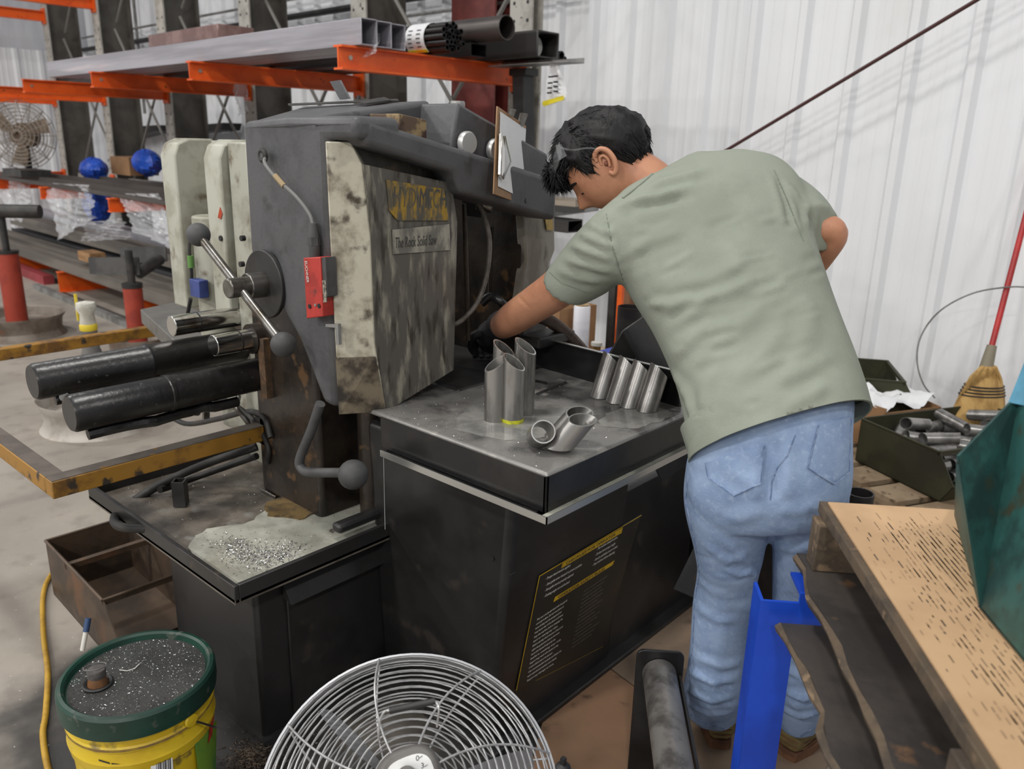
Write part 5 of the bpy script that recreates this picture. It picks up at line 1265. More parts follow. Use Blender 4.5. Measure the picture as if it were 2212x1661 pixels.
# ================================================================== FLOOR SHEETS AND FOREGROUND
m_board = mat('tan_hardboard', (158, 122, 94), (140, 110, 86), scale=4, thr=(.35, .7), rough=.7, c3=(104, 82, 64), scale3=12, thr3=(.64, .76))
m_board2 = mat('dusty_hardboard', (150, 128, 108), (132, 114, 96), scale=4, thr=(.35, .7), rough=.7, c3=(108, 92, 78), scale3=10, thr3=(.62, .76))
def floor_sheet(P, z, m, label):
    return obj('floor_sheet', MB().prism([atz(*p, z) for p in P], (0, 0, .003)), m, label=label, cat='floor sheet', smooth=False, group='hardboard sheets on the floor')
floor_sheet(((1120, 1760), (1172, 1562), (1308, 1440), (1360, 1478), (1470, 1560), (1540, 1760)), .0005, m_board, 'brown hardboard sheet on the floor between the saw base and the fan')
floor_sheet(((1310, 1438), (1484, 1298), (1700, 1262), (1962, 1362), (1884, 1507), (1720, 1760), (1546, 1760), (1474, 1558)), .0006, m_board2, 'dusty hardboard sheet under the worker and the blue stand')

# ---- pedestal fan seen from behind
Fc = atd(887, 1728, 1.38); fn = ((CAMPOS - Fc).normalized() + CU * .36).normalized(); fu = (CU - fn * CU.dot(fn)).normalized(); fr = fu.cross(fn)
m_wire = mat('fan_wire', (188, 188, 188), (160, 160, 160), scale=30, rough=.35, metal=.6)
m_fband = mat('fan_band', (176, 177, 180), rough=.35, metal=.6)
m_fgrey = mat('fan_motor_grey', (104, 101, 98), (88, 86, 84), scale=9, rough=.6)
fan = thing('pedestal_fan', 'round grey wire-guard fan in the foreground seen from behind', 'fan', (Fc.x, Fc.y, 0))
def fp(a, r, h): return Fc + (fr * math.cos(a) + fu * math.sin(a)) * r + fn * h
RF = .252
obj('outer_band', MB().rings([[fp(2 * math.pi * k / 80, q[0], q[1]) for q in ((RF, -.012), (RF + .004, -.012), (RF + .004, .012), (RF, .012))] for k in range(81)], cap=False), m_fband, fan)
def dome(r, s): return s * (.012 + .075 * (1 - (r / RF) ** 2.6))
for s, nm in ((1, 'rear_guard'), (-1, 'front_guard')):
    mb = MB()
    nr = 15
    for k in range(nr):
        r_ = .062 + (RF - .066) * (k / (nr - 1)) ** .92
        mb.tube([fp(2 * math.pi * j / 64, r_, dome(r_, s)) for j in range(64)], .0015, 5, closed=True)
    g_ = obj(nm, mb, m_wire, fan, kind='stuff', label='concentric guard wires')
    for j in range(8):
        a = 2 * math.pi * (j + .3) / 8
        obj('guard_spoke', MB().tube([fp(a + .35 * (1 - q_), .05 + (RF - .05) * q_, dome(.05 + (RF - .05) * q_, s) + .002 * s) for q_ in [i / 10 for i in range(11)]], .0021, 6), m_wire, g_)
m_blade = mat('fan_blade', (150, 150, 152), rough=.4, metal=.5)
for j in range(3):
    a = 2 * math.pi * j / 3 + 2.35; vs = []; n = 8
    for k in range(n + 1):
        t = k / n; r_ = .05 + .175 * t; w_ = .10 + .16 * math.sin(t * 2.6); 
        vs += [fp(a - w_ / 2 / (r_ / .12), r_, -.018), fp(a + w_ / 2 / (r_ / .12), r_, .018)]
    top = [v + fn * .0015 for v in vs]; N_ = len(vs)
    fs = [(2 * k, 2 * k + 1, 2 * k + 3, 2 * k + 2) for k in range(n)]; fs += [tuple(i + N_ for i in reversed(f)) for f in fs]
    obj('fan_blade', MB().add(vs + top, fs), m_blade, fan)
def oval(rx, ry, h, n=32, tilt=rad(18)):
    ct, st_ = math.cos(tilt), math.sin(tilt)
    o = []
    for k in range(n):
        a = 2 * math.pi * k / n; x, y = rx * math.copysign(abs(math.cos(a)) ** .7, math.cos(a)), ry * math.copysign(abs(math.sin(a)) ** .7, math.sin(a))
        o.append(Fc + fr * (x * ct - y * st_) + fu * (x * st_ + y * ct) + fn * h)
    return o
mo = obj('motor_housing', MB().rings([oval(.050, .050, -.02), oval(.052, .050, .06), oval(.052, .050, .115), oval(.044, .042, .128)]), m_fgrey, fan, bevel=.003)
obj('dial_plate', MB().rings([oval(.038, .030, .128), oval(.038, .030, .130)]), mat('dial_white', (214, 214, 212), rough=.5), mo)
obj('speed_knob', MB().lathe([(.017, 0), (.016, .012), (.013, .014), (0, .014)], Fc + fn * .130 + fr * -.006 + fu * -.004, fn, 24), m_fgrey, mo)
for (s_, x, y) in (('0', .008, .022), ('3', .016, .010), ('2', .020, -.006), ('1', .016, -.022)):
    text('dial_text', s_, plane_mtx(Fc + fn * .1303 + fr * x + fu * y, fr, fu), .012, m_ink, mo, .0001)
for k, (x, y) in enumerate(((.014, .026), (.022, .012))):
    p = Fc + fn * .1305 + fr * x + fu * y; obj('dial_tick', MB().tube([p, p + (fr * .8 + fu * .5) * .006], .0006, 4), m_ink, mo)
hp_ = [atd(*p, 1.275) for p in ((818, 1600), (820, 1560), (830, 1538), (842, 1535))]
hw_ = obj('carry_handle', MB().tube([atd(842, 1535, 1.275), atd(940, 1514, 1.275)], .0055, 10), m_black, fan)
obj('handle_wire', MB().tube(curve(hp_, 5), .0018, 6), m_wire, hw_); obj('handle_wire', MB().tube(curve([atd(940, 1514, 1.275), atd(948, 1530, 1.262), atd(944, 1570, 1.27)], 5), .0018, 6), m_wire, hw_)
yk = [fp(0, RF + .012, 0), fp(-.5, RF + .02, -.01), fp(-1.2, RF + .03, -.02), fp(-math.pi / 2, RF + .035, -.02), fp(-1.94, RF + .03, -.02), fp(-2.64, RF + .02, -.01), fp(math.pi, RF + .012, 0)]
obj('yoke', MB().tube(curve(yk, 5), .011, 10), m_fband, fan)
kp = atd(1216, 1658, 1.37); obj('tilt_knob', MB().ball(kp, .014, 12, (1, 1, .6)), m_black, fan); obj('knob_wing', MB().box(kp + Vector((-.004, -.004, -.012)), kp + Vector((.004, .004, .02))), m_black, fan)
fb = Vector((Fc.x, Fc.y, 0))
obj('stand_post', MB().cyl(fb + Vector((0, 0, .02)), fp(-math.pi / 2, RF + .035, -.02), .014, n=12), m_fband, fan)
obj('stand_base', MB().lathe([(0, .02), (.10, .018), (.19, .01), (.20, 0), (0, 0)], fb, (0, 0, 1), 32), m_fgrey, fan)

# ---- welded pipe with end plate lying beside the saw
m_rawpipe = mat('scuffed_pipe', (142, 138, 134), (96, 93, 90), scale=12, rough=.38, metal=.5, stretch=(1, 1, 1), c3=(130, 128, 126), scale3=25, thr3=(.6, .7))
pp = thing('pipe_weldment', 'scuffed steel pipe with rounded end plate standing near the fan', 'weldment', atz(1430, 1640, 0))
pa, pb = atz(1424, 1455, .30), atz(1462, 1700, .30)
obj('pipe', MB().pipe(pa, pb, .040, .034, 32), m_rawpipe, pp)
pd = (pb - pa).normalized(); ps = pd.cross(Vector((0, 0, 1))).normalized()
def rr_poly(o, ex, ey, w, h, r, n=5):
    out = []
    for (cx_, cy_, a0) in ((w / 2 - r, h - r, 0), (-w / 2 + r, h - r, 90), (-w / 2, 0, None), (w / 2, 0, None)):
        if a0 is None: out.append(o + ex * cx_ + ey * cy_)
        else: out += [o + ex * (cx_ + r * math.cos(rad(a0 + 90 * k / n))) + ey * (cy_ + r * math.sin(rad(a0 + 90 * k / n))) for k in range(n + 1)]
    return out
pe = obj('end_plate', MB().prism(rr_poly(pa - pd * .002 + Vector((0, 0, -.295)), ps, Vector((0, 0, 1)), .112, .355, .018), pd * -.008), m_plside, pp, bevel=.002)
obj('side_plate', MB().prism([pa - ps * -.050 + Vector((0, 0, -.02)), pb - ps * -.050 + Vector((0, 0, -.02)), pb - ps * -.050 + Vector((0, 0, -.29)), pa - ps * -.050 + Vector((0, 0, -.29))], ps * .008) if False else MB().prism([pa - ps * .052 + Vector((0, 0, .0)), pb - ps * .052 + Vector((0, 0, .0)), pb - ps * .052 + Vector((0, 0, -.29)), pa - ps * .052 + Vector((0, 0, -.29))], ps * .006), m_greydk, pp)

# ---- oil bucket
m_ylab = mat('bucket_yellow', (206, 176, 28), (190, 158, 22), scale=7, rough=.45, c3=(120, 102, 40), scale3=22, thr3=(.60, .74), coat=.2)
m_glid = mat('green_lid', (18, 58, 46), (14, 46, 37), scale=6, rough=.42, c3=(60, 70, 62), scale3=30, thr3=(.64, .7))
bc = atz(297, 1449, .38); bc.z = 0
bk_ = thing('oil_bucket', 'yellow oil bucket with dirty green lid standing before the saw', 'bucket', bc)
bb = obj('bucket_body', MB().lathe([(0, 0), (.130, 0), (.133, .006), (.143, .235), (.147, .238), (.151, .262), (.148, .268), (.147, .290), (.151, .294), (.151, .302), (.148, .306), (.149, .352), (0, .352)], bc, n=64), m_ylab, bk_, ang=30)
ld = obj('lid', MB().lathe([(.150, .325), (.158, .328), (.160, .345), (.159, .374), (.155, .380), (.148, .381), (.143, .377), (.140, .366), (0, .366)], bc, n=64), m_glid, bk_, ang=30)
obj('lid_dirt', MB().cyl(bc + Vector((0, 0, .3661)), bc + Vector((0, 0, .3667)), .138, n=48), mat('lid_grime', (52, 52, 50), (40, 40, 38), scale=9, rough=.6, c3=(40, 66, 56), scale3=7, thr3=(.62, .74), bump=.3, bscale=120, bdist=.003), ld)
chips('lid_chips', 2200, lambda r: bc + (lambda a, q: Vector((math.cos(a) * q, math.sin(a) * q, .367)))(r.uniform(0, 6.283), .136 * math.sqrt(r.random())), ld, m_chip, (.0006, .0018), 21, 'fine steel swarf on the lid')
sp_ = atz(212, 1478, .367)
obj('spout_ring', MB().lathe([(.021, 0), (.030, .0), (.031, .004), (.028, .006), (.022, .004)], sp_, n=28), m_black, ld)
obj('spout_neck', MB().lathe([(.021, .003), (.017, .020), (.016, .022)], sp_, n=24), mat('amber_plastic', (120, 84, 52), (96, 66, 42), scale=20, rough=.4), ld)
cpz = sp_ + Vector((0, 0, .020))
cpo = obj('spout_cap', MB().lathe([(.016, 0), (.0185, .002), (.0185, .016), (.017, .018), (0, .018)], cpz, n=24), mat('cap_grey', (70, 66, 64), (90, 86, 84), scale=40, rough=.6), ld)
obj('cap_ring', MB().tube([cpz + Vector((math.cos(k / 24 * 6.283) * .022 - .004, math.sin(k / 24 * 6.283) * .022, .022 + .006 * math.sin(k / 24 * 6.283 + 2))) for k in range(24)], .0014, 5, closed=True), m_fgrey, cpo)
obj('pull_ring', MB().tube([atz(258, 1447, .369), atz(275, 1449, .369), atz(291, 1444, .369), atz(301, 1434, .370)], .0012, 5), m_white, ld)
def cylpt(px, py, r):     # point on the bucket wall towards the camera
    d = ray(px, py); ox, oy = -bc.x, -bc.y; A_ = d.x * d.x + d.y * d.y; B_ = 2 * (d.x * ox + d.y * oy); C_ = ox * ox + oy * oy - r * r
    t_ = (-B_ - math.sqrt(max(B_ * B_ - 4 * A_ * C_, 0))) / (2 * A_); return CAMPOS + d * t_
def wallpatch(P, r, m, name, par, nu=8, nv=3):
    g = []
    for j in range(nv + 1):
        for i in range(nu + 1):
            u, v = i / nu, j / nv; x = (P[0][0] * (1 - u) + P[1][0] * u) * (1 - v) + (P[3][0] * (1 - u) + P[2][0] * u) * v; y = (P[0][1] * (1 - u) + P[1][1] * u) * (1 - v) + (P[3][1] * (1 - u) + P[2][1] * u) * v
            g.append(cylpt(x, y, r))
    w = nu + 1; return obj(name, MB().add(g, [(j * w + i, j * w + i + 1, (j + 1) * w + i + 1, (j + 1) * w + i) for j in range(nv) for i in range(nu)]), m, par, ang=60)
wallpatch(((418, 1590), (468, 1555), (466, 1690), (432, 1700)), .1475, mat('label_green', (104, 140, 44), (70, 122, 60), scale=9, rough=.5), 'label_panel', bb)
wallpatch(((196, 1642), (330, 1660), (335, 1720), (205, 1700)), .1475, mat('label_lime', (176, 190, 60), (200, 186, 40), scale=7, rough=.5), 'label_panel', bb)
wallpatch(((324, 1641), (372, 1625), (376, 1690), (330, 1700)), .1482, m_paper, 'barcode_sticker', bb)
for k in range(9):
    x = 337 + 3.6 * k; wallpatch(((x, 1643 - k), (x + (1.2 + (k * 7 % 3) * .7), 1643 - k), (x + (1.2 + (k * 7 % 3) * .7) + 2, 1690), (x + 2, 1690)), .1487, m_ink, 'bar', bb, 1, 2)
wallpatch(((455, 1552), (463, 1546), (458, 1588), (449, 1608)), .1490, mat('label_red', (170, 40, 34), rough=.5), 'red_mark', bb, 2, 3)
for (xa, ya, xb, yb) in ((188, 1642, 205, 1654), (212, 1640, 236, 1647), (240, 1648, 272, 1652)):
    wallpatch(((xa, ya), (xb, yb), (xb + 2, yb + 4), (xa + 2, ya + 4)), .1490, m_ink, 'letter_edge', bb, 3, 1)
m_gr = mat('bucket_grime', (120, 96, 52), (150, 124, 40), scale=24, rough=.8)
for (z_, r_) in ((.299, .1512), (.2365, .1446)): obj('grime_band', MB().lathe([(r_ - .002, -.004), (r_, -.003), (r_, .003), (r_ - .002, .004)], bc + Vector((0, 0, z_)), n=64), m_gr, bb)
e1 = cylpt(412, 1555, .150)
hb = obj('bail_ear', MB().lathe([(0, .006), (.014, .005), (.016, 0)], e1, (e1 - bc - Vector((0, 0, e1.z))).normalized(), 16), m_ylab, bb)
obj('bail_handle', MB().tube(curve([e1 + Vector((0, 0, 0)), cylpt(440, 1563, .16), cylpt(462, 1570, .17), cylpt(478, 1575, .185)], 5), .0024, 6), m_dark, hb)

# ---- rusty stacking bin beside the bucket
def stack_bin(A, B, Cc, zt, zb, m, name, label, group, front=.35, t=.004, frontdir=True):
    """A-B: side edge towards the hopper front at B; A-C: back edge. Sheet metal, front lowered."""
    A, B, Cc = Vector(A), Vector(B), Vector(Cc); ux = (B - A); uy = (Cc - A); h = zt - zb
    L_, W_ = ux.length, uy.length; ux.normalize(); uy = (uy - ux * uy.dot(ux)).normalized()
    o = Vector((A.x, A.y, zb)); root = thing(name, label, 'bin', o + ux * L_ / 2 + uy * W_ / 2, group)
    Z = Vector((0, 0, 1))
    side = [Vector((0, 0)), Vector((L_ * .94, 0)), Vector((L_ + .02, h * .42)), Vector((L_ - L_ * .14, h)), Vector((0, h))]
    for s in (0, 1):
        off_ = uy * (W_ - t if s else 0)
        obj('side_panel', MB().prism([o + off_ + ux * p[0] + Z * p[1] for p in side], uy * t), m, root)
    obj('back_panel', MB().prism([o, o + uy * W_, o + uy * W_ + Z * h, o + Z * h], ux * t), m, root)
    obj('bottom_panel', MB().prism([o, o + ux * L_ * .94, o + ux * L_ * .94 + uy * W_, o + uy * W_], Z * t), m, root)
    obj('front_lip', MB().prism([o + ux * L_ * .94, o + ux * (L_ + .02) + Z * h * .42, o + ux * (L_ + .02) + Z * h * .42 + uy * W_, o + ux * L_ * .94 + uy * W_], ux * -t), m, root)
    fb_ = L_ - L_ * .14
    obj('front_bar', MB().box((0, 0, 0), (.012, W_, .018)).__class__().prism([o + ux * fb_ + Z * (h - .018), o + ux * fb_ + Z * h, o + ux * fb_ + Z * h + uy * W_, o + ux * fb_ + Z * (h - .018) + uy * W_], ux * -.010), m, root)
    rim = [o + Z * h, o + ux * fb_ + Z * h, o + ux * fb_ + uy * W_ + Z * h, o + uy * W_ + Z * h]
    for k in range(4):
        a, b = rim[k], rim[(k + 1) % 4]
        obj('rim', MB().tube([a, b], .005, 6), m, root)
    return root, o, ux, uy, L_, W_, h
m_rust = mat('rusty_bin_steel', (92, 76, 62), (70, 60, 52), scale=6, rough=.5, metal=.35, c3=(118, 82, 56), scale3=5, thr3=(.6, .75))
zt = .20
_A, _B, _C = atz(98, 1168, zt), atz(215, 1290, zt), atz(286, 1128, zt)
rb = stack_bin(_A, _B + (_B - _A) * .22, _C, zt, .0, m_rust, 'stacking_bin', 'rusty brown open-front steel bin on the floor left of the saw', None)
o, ux, uy, L_, W_, h = rb[1:]
obj('cross_bar', MB().prism([o + ux * L_ * .30 + Vector((0, 0, h - .03)), o + ux * L_ * .30 + Vector((0, 0, h - .012)), o + ux * L_ * .30 + uy * W_ + Vector((0, 0, h - .012)), o + ux * L_ * .30 + uy * W_ + Vector((0, 0, h - .03))], ux * .02), m_rust, rb[0])
# ---- yellow hose and plug on the floor
obj('air_hose', MB().tube(curve([atz(*p, .008) for p in ((150, 1195), (108, 1245), (93, 1290), (94, 1370), (103, 1450), (99, 1540), (93, 1590), (106, 1670), (140, 1760))], 8), .0082, 10), mat('hose_yellow', (176, 138, 40), (150, 114, 32), scale=14, rough=.5), label='yellow air hose lying on the floor beside the bucket', cat='hose')
pg = thing('hose_plug', 'small blue and white plug behind the bucket lid', 'plug', atz(180, 1405, .02))
a = atz(178, 1405, .02); obj('white_body', MB().cyl(a, a + Vector((-.01, .02, .05)), .007, n=10), m_white, pg); obj('blue_tip', MB().cyl(a + Vector((-.01, .02, .05)), a + Vector((-.02, .035, .085)), .009, n=10), mat('plug_blue', (40, 66, 104), rough=.5), pg)

sw_c = atz(545, 1648, 0)
chips('swarf_pile', 1500, lambda r: (lambda a, q: sw_c + Vector((math.cos(a) * q, math.sin(a) * q * .8, max(0, .03 - q * .3) * r.random() + .001)))(r.uniform(0, 6.283), abs(r.gauss(0, .045))), None, mat('brown_swarf', (96, 82, 68), (60, 52, 46), scale=200, rough=.6, metal=.3), (.002, .005), 31, 'brown heap of metal swarf on the floor beside the tray cabinet')
# ================================================================== BEHIND THE SAW, LEFT
m_rim = mat('wheel_rim', (132, 122, 112), (106, 94, 84), scale=6, rough=.55, metal=.3, c3=(130, 82, 60), scale3=6, thr3=(.6, .74))
m_redp = mat('stand_red', (158, 58, 40), (138, 48, 34), scale=7, rough=.55)
def wheel_rim(par, c_, r=.29, m=m_rim):
    return obj('wheel_rim', MB().lathe([(.05, .10), (.10, .105), (r * .62, .10), (r * .70, .075), (r * .80, .07), (r * .90, .09), (r * .96, .155), (r, .165), (r, .155), (r * .93, .12), (r * .90, .05), (r * .97, .01), (r, 0), (r * .9, 0), (r * .85, .03)], c_, n=48), m, par, ang=35)
s1 = thing('roller_stand', 'red pipe stand on a wheel rim at the far left edge', 'stand', atz(42, 712, 0), 'material stands on wheel rims')
c_ = atz(42, 722, 0); wheel_rim(s1, c_, .33)
obj('lower_tube', MB().cyl(c_ + Vector((0, 0, .09)), c_ + Vector((-.0, 0, .62)), .075, n=24), m_redp, s1); obj('collar', MB().cyl(c_ + Vector((0, 0, .62)), c_ + Vector((0, 0, .64)), .08, n=24), m_dark, s1)
obj('upper_rod', MB().cyl(c_ + Vector((0, 0, .64)), c_ + Vector((0, 0, .90)), .025, n=12), m_dark, s1)
obj('top_roller', MB().cyl(c_ + Vector((-.25, -.30, .93)), c_ + Vector((.20, .20, .93)), .05, n=18), m_dark, s1)
s2 = thing('roller_stand', 'red pipe stand with dark angled cradle behind the saw', 'stand', atz(300, 770, 0), 'material stands on wheel rims')
c_ = atz(303, 775, 0); wheel_rim(s2, c_, .20)
obj('lower_tube', MB().cyl(c_ + Vector((0, 0, .09)), c_ + Vector((0, 0, .50)), .062, n=24), m_redp, s2); obj('collar', MB().cyl(c_ + Vector((0, 0, .50)), c_ + Vector((0, 0, .53)), .066, n=24), m_dark, s2)
obj('upper_rod', MB().cyl(c_ + Vector((0, 0, .53)), c_ + Vector((0, 0, .75)), .025, n=12), m_dark, s2)
dd_ = atz(303, 640, .7); Dz = (dd_ - CAMPOS).length
Dq = (CF.dot(c_ - CAMPOS))
q = [atd(*p, Dq - .15) for p in ((190, 556), (298, 556), (302, 594), (194, 592))]; obj('cradle_plate', MB().prism(q, (-.006, .01, 0)), m_dark, s2)
q = [atd(*p, Dq + .15) for p in ((258, 533), (358, 533), (360, 565), (262, 570))]; obj('cradle_plate', MB().prism(q, (-.006, .01, 0)), m_dark, s2)
obj('cradle_bar', MB().cyl(atd(300, 590, Dq - .1), atd(345, 560, Dq + .1), .04, n=14), m_dark, s2)
s3 = thing('taped_stand', 'pale wheel-rim stand with tape-wrapped top behind the cylinders', 'stand', atz(215, 915, 0), 'material stands on wheel rims')
c_ = atz(218, 915, 0); wheel_rim(s3, c_, .29, mat('pale_rim', (176, 170, 162), (150, 142, 132), scale=5, rough=.5, metal=.2))
obj('flared_post', MB().lathe([(.10, .09), (.085, .20), (.06, .36), (.042, .42), (.038, .50), (.04, .505), (.04, .52), (0, .52)], c_, n=24), m_fgrey, s3)
m_tape = mat('white_tape', (202, 200, 190), (176, 172, 160), scale=20, rough=.6); m_tapey = mat('yellow_tape', (206, 182, 44), rough=.6)
obj('tape_wrap', MB().lathe([(.034, .52), (.04, .54), (.034, .60), (.05, .63), (.045, .66), (0, .67)], c_, n=14), m_tape, s3)
obj('tape_end', MB().box(c_ + Vector((-.06, -.03, .56)), c_ + Vector((-.045, -.02, .70))), m_tapey, s3)
obj('tape_band', MB().lathe([(.041, .515), (.043, .52), (.043, .545), (.039, .55)], c_, n=14), m_tapey, s3)
# shop fan on the rack, far left
FR[0] = WF
sf_c = waty(45, 292, 2.7); wf = thing('shop_fan', 'dusty round wire-guard shop fan on the rack at far left', 'fan', waty(45, 375, 2.7))
ax_ = Vector((.8, -.6, 0)); au = Vector((0, 0, 1)); ar = au.cross(ax_)
mb = MB(); RS = (waty(45, 218, 2.7).z - waty(45, 366, 2.7).z) / 2
for s in (1, -1):
    for k in range(9):
        r_ = RS * (.15 + .85 * k / 8); mb.tube([sf_c + (ar * math.cos(2 * math.pi * j / 40) + au * math.sin(2 * math.pi * j / 40)) * r_ + ax_ * s * .10 * (1 - (r_ / RS) ** 2) for j in range(40)], .004, 5, closed=True)
    for j in range(16):
        a = 2 * math.pi * j / 16; mb.tube([sf_c + (ar * math.cos(a) + au * math.sin(a)) * RS * q_ + ax_ * s * .10 * (1 - q_ ** 2) for q_ in (.1, .4, .7, .9, 1)], .004, 5)
obj('wire_guard', mb, mat('dusty_wire', (150, 142, 132), (120, 110, 100), scale=9, rough=.6, metal=.3), wf, kind='stuff')
for j in range(3):
    a = 2 * math.pi * j / 3 + .5; P_ = [sf_c + (ar * math.cos(a + da) + au * math.sin(a + da)) * r_ * RS for da, r_ in ((-.35, .15), (-.4, .85), (.1, .92), (.35, .5), (.3, .15))]
    obj('fan_blade', MB().prism(P_, ax_ * .006), mat('dusty_blade', (128, 110, 92), (104, 88, 72), scale=6, rough=.6), wf)
obj('motor', MB().cyl(sf_c - ax_ * .20, sf_c - ax_ * .02, .12, n=20), mat('brown_motor', (104, 84, 64), rough=.6), wf)
obj('stand', MB().box(Vector((sf_c.x - .28, sf_c.y - .14, 1.058)), Vector((sf_c.x + .32, sf_c.y + .14, 1.12))), m_dark, wf); obj('stem', MB().cyl(Vector((sf_c.x, sf_c.y, 1.10)) - ax_ * .1, sf_c - ax_ * .1, .03, n=12), m_dark, wf)
# dark square strut and tube ends right of the head
q0, q1 = waty(1126, 156, 3.6), waty(1150, 395, 3.6)
sqb = thing('steel_strut', 'black square steel strut standing behind the clipboard', 'strut', (q1.x, 3.6, 0))
obj('strut_tube', MB().hexa([Vector((q1.x - .045, 3.57, 0)), Vector((q1.x + .045, 3.57, 0)), Vector((q1.x + .045, 3.66, 0)), Vector((q1.x - .045, 3.66, 0)), Vector((q0.x - .045, 3.57, q0.z)), Vector((q0.x + .045, 3.57, q0.z)), Vector((q0.x + .045, 3.66, q0.z)), Vector((q0.x - .045, 3.66, q0.z))]), m_black, sqb, bevel=.004)
obj('strut_cap', MB().box((q0.x - .06, 3.56, q0.z - .02), (q0.x + .07, 3.67, q0.z + .02)), m_black, sqb, bevel=.003)
e = waty(1254, 440, 3.3); obj('timber_plank', MB().box((-5.0, 3.26, e.z - .015), (e.x, 3.40, e.z + .02)), mat('grey_timber', (150, 140, 126), (120, 110, 98), scale=6, rough=.8, stretch=(.3, 3, 3)), label='grey timber plank end showing right of the saw drive guard', cat='plank')
e = waty(1234, 455, 3.3); obj('wedge_bracket', MB().prism([Vector((-4.4, 3.41, e.z + .035)), Vector((e.x, 3.41, e.z + .035)), Vector((e.x, 3.41, e.z - .01)), Vector((-3.6, 3.41, e.z - .16)), Vector((-4.4, 3.41, e.z - .16))], (0, .12, 0)), m_galv, label='grey wedge bracket under the timber plank behind the worker', cat='bracket')
e = waty(1237, 490, 3.3); obj('square_tube', hollow_rect(MB(), -4.6, e.x, 3.26, 3.38, e.z - .03, e.z + .035, .006), m_steel, label='small square tube end below the wedge bracket behind the worker', cat='box tube')
FR[0] = Matrix.Identity(4)

# ================================================================== BENCH AND CLUTTER BEHIND THE FENCE
BZ = .46
bn = thing('low_bench', 'low bench with pale board top behind the saw fence', 'bench', (-1.85, 2.95, 0))
m_pboard = mat('pale_board', (184, 168, 144), (160, 144, 120), scale=5, rough=.75, stretch=(.4, 3, 3))
obj('board_top', MB().box((-2.7, 2.45, BZ - .025), (-1.40, 3.5, BZ)), m_pboard, bn)
for (x, y) in ((-2.65, 2.5), (-1.45, 2.5), (-2.65, 3.45), (-1.45, 3.45)): obj('leg', MB().box((x - .03, y - .03, 0), (x + .03, y + .03, BZ - .025)), m_dark, bn)
def standing(px, py, D):      # foot on the bench under a pixel at optical depth D
    p = atd(px, py, D); return Vector((p.x, p.y, BZ)), p.z
f0, zt_ = standing(1258, 657, 3.55)
wr_ = thing('stretch_wrap', 'white stretch-wrap roll standing on the bench behind the worker arm', 'wrap roll', f0)
obj('film_roll', MB().lathe([(.02, 0), (.036, 0), (.037, .004), (.037, zt_ - BZ - .012), (.034, zt_ - BZ - .006), (.02, zt_ - BZ - .006)], f0, n=28), mat('white_film', (222, 222, 228), (206, 206, 214), scale=4, rough=.3, stretch=(1, 1, 4)), wr_)
obj('cardboard_core', MB().lathe([(.018, .0), (.030, zt_ - BZ - .006), (.032, zt_ - BZ), (.022, zt_ - BZ), (.018, zt_ - BZ - .03)], f0, n=24), mat('core_tan', (164, 142, 108), rough=.8), wr_)
f0, zt_ = standing(1289, 741, 3.35)
so_ = thing('spool', 'small brass-coloured spool with white top on the bench', 'spool', f0)
obj('spool_body', MB().lathe([(0, 0), (.018, 0), (.018, zt_ - BZ - .01), (0, zt_ - BZ - .01)], f0, n=20), mat('brass', (170, 130, 72), (140, 106, 56), scale=20, rough=.4, metal=.4), so_); obj('spool_top', MB().cyl(Vector((f0.x, f0.y, zt_ - .01)), Vector((f0.x, f0.y, zt_ + .004)), .023, n=20), m_white, so_)
f0, zt_ = standing(1362, 662, 3.3)
obj('pipe_offcut', MB().pipe(f0, Vector((f0.x, f0.y, zt_)), .052, .047, 32), m_steel_dk, label='wide dark pipe offcut standing on the bench beside the worker', cat='pipe')
f0, zt_ = standing(1215, 655, 3.65)
cbx = thing('cardboard_carton', 'open brown carton on the bench left of the wrap roll', 'carton', f0)
cbp = [f0 + Vector((-.22, -.05, 0)), f0 + Vector((.05, -.08, 0)), f0 + Vector((.09, .14, 0)), f0 + Vector((-.18, .17, 0))]
for k in range(4):
    a, b = cbp[k], cbp[(k + 1) % 4]; hgt = Vector((0, 0, .34)); inn = ((f0 + Vector((-.06, .045, 0))) - (a + b) / 2).normalized() * .004
    obj('carton_wall', MB().prism([a, b, b + hgt, a + hgt], inn), m_card, cbx)
obj('carton_base', MB().prism(cbp, (0, 0, .004)), m_card, cbx)
f0, zt_ = standing(1322, 700, 3.75)
obj('steel_post', MB().box((f0.x - .018, f0.y - .018, BZ), (f0.x + .018, f0.y + .018, 1.25)), m_dark, label='dark steel post behind the bench between wall and worker', cat='post')
f0, zt_ = standing(1336, 700, 3.72)
obj('orange_panel', MB().box((f0.x - .010, f0.y - .01, BZ), (f0.x + .014, f0.y + .01, 1.15)), m_orange, label='narrow orange panel edge beside the dark post', cat='panel')
f0, zt_ = standing(1352, 700, 3.9)
obj('brown_board', MB().box((f0.x - .05, f0.y, BZ), (f0.x + .12, f0.y + .02, 1.2)), mat('brown_board', (128, 88, 60), (108, 74, 50), scale=5, rough=.7), label='brown board leaning behind the pipe offcut', cat='board')
for k, (p, q, r_) in enumerate((((1282, 700), (1318, 712), .018), ((1286, 722), (1312, 712), .014), ((1300, 735), (1335, 712), .022))):
    a, b = atd(*p, 3.5 - .1 * k), atd(*q, 3.6 - .1 * k); a.z = b.z = BZ + .03 + .03 * (2 - k)
    rt_ = Matrix.Rotation(math.atan2((b - a).y, (b - a).x), 3, 'Z'); L__ = (b - a).length + .25; m_ = (a + b) / 2
    obj('channel_offcut', MB().box((m_.x - L__ / 2, m_.y - .03, m_.z - r_), (m_.x + L__ / 2, m_.y + .03, m_.z + r_), rot=rt_), m_steel_dk, label=['dark channel offcut at the back of the bench', 'dark channel offcut in the middle of the bench', 'dark channel offcut at the front of the bench'][k], cat='offcut', group='channel offcuts on the bench')
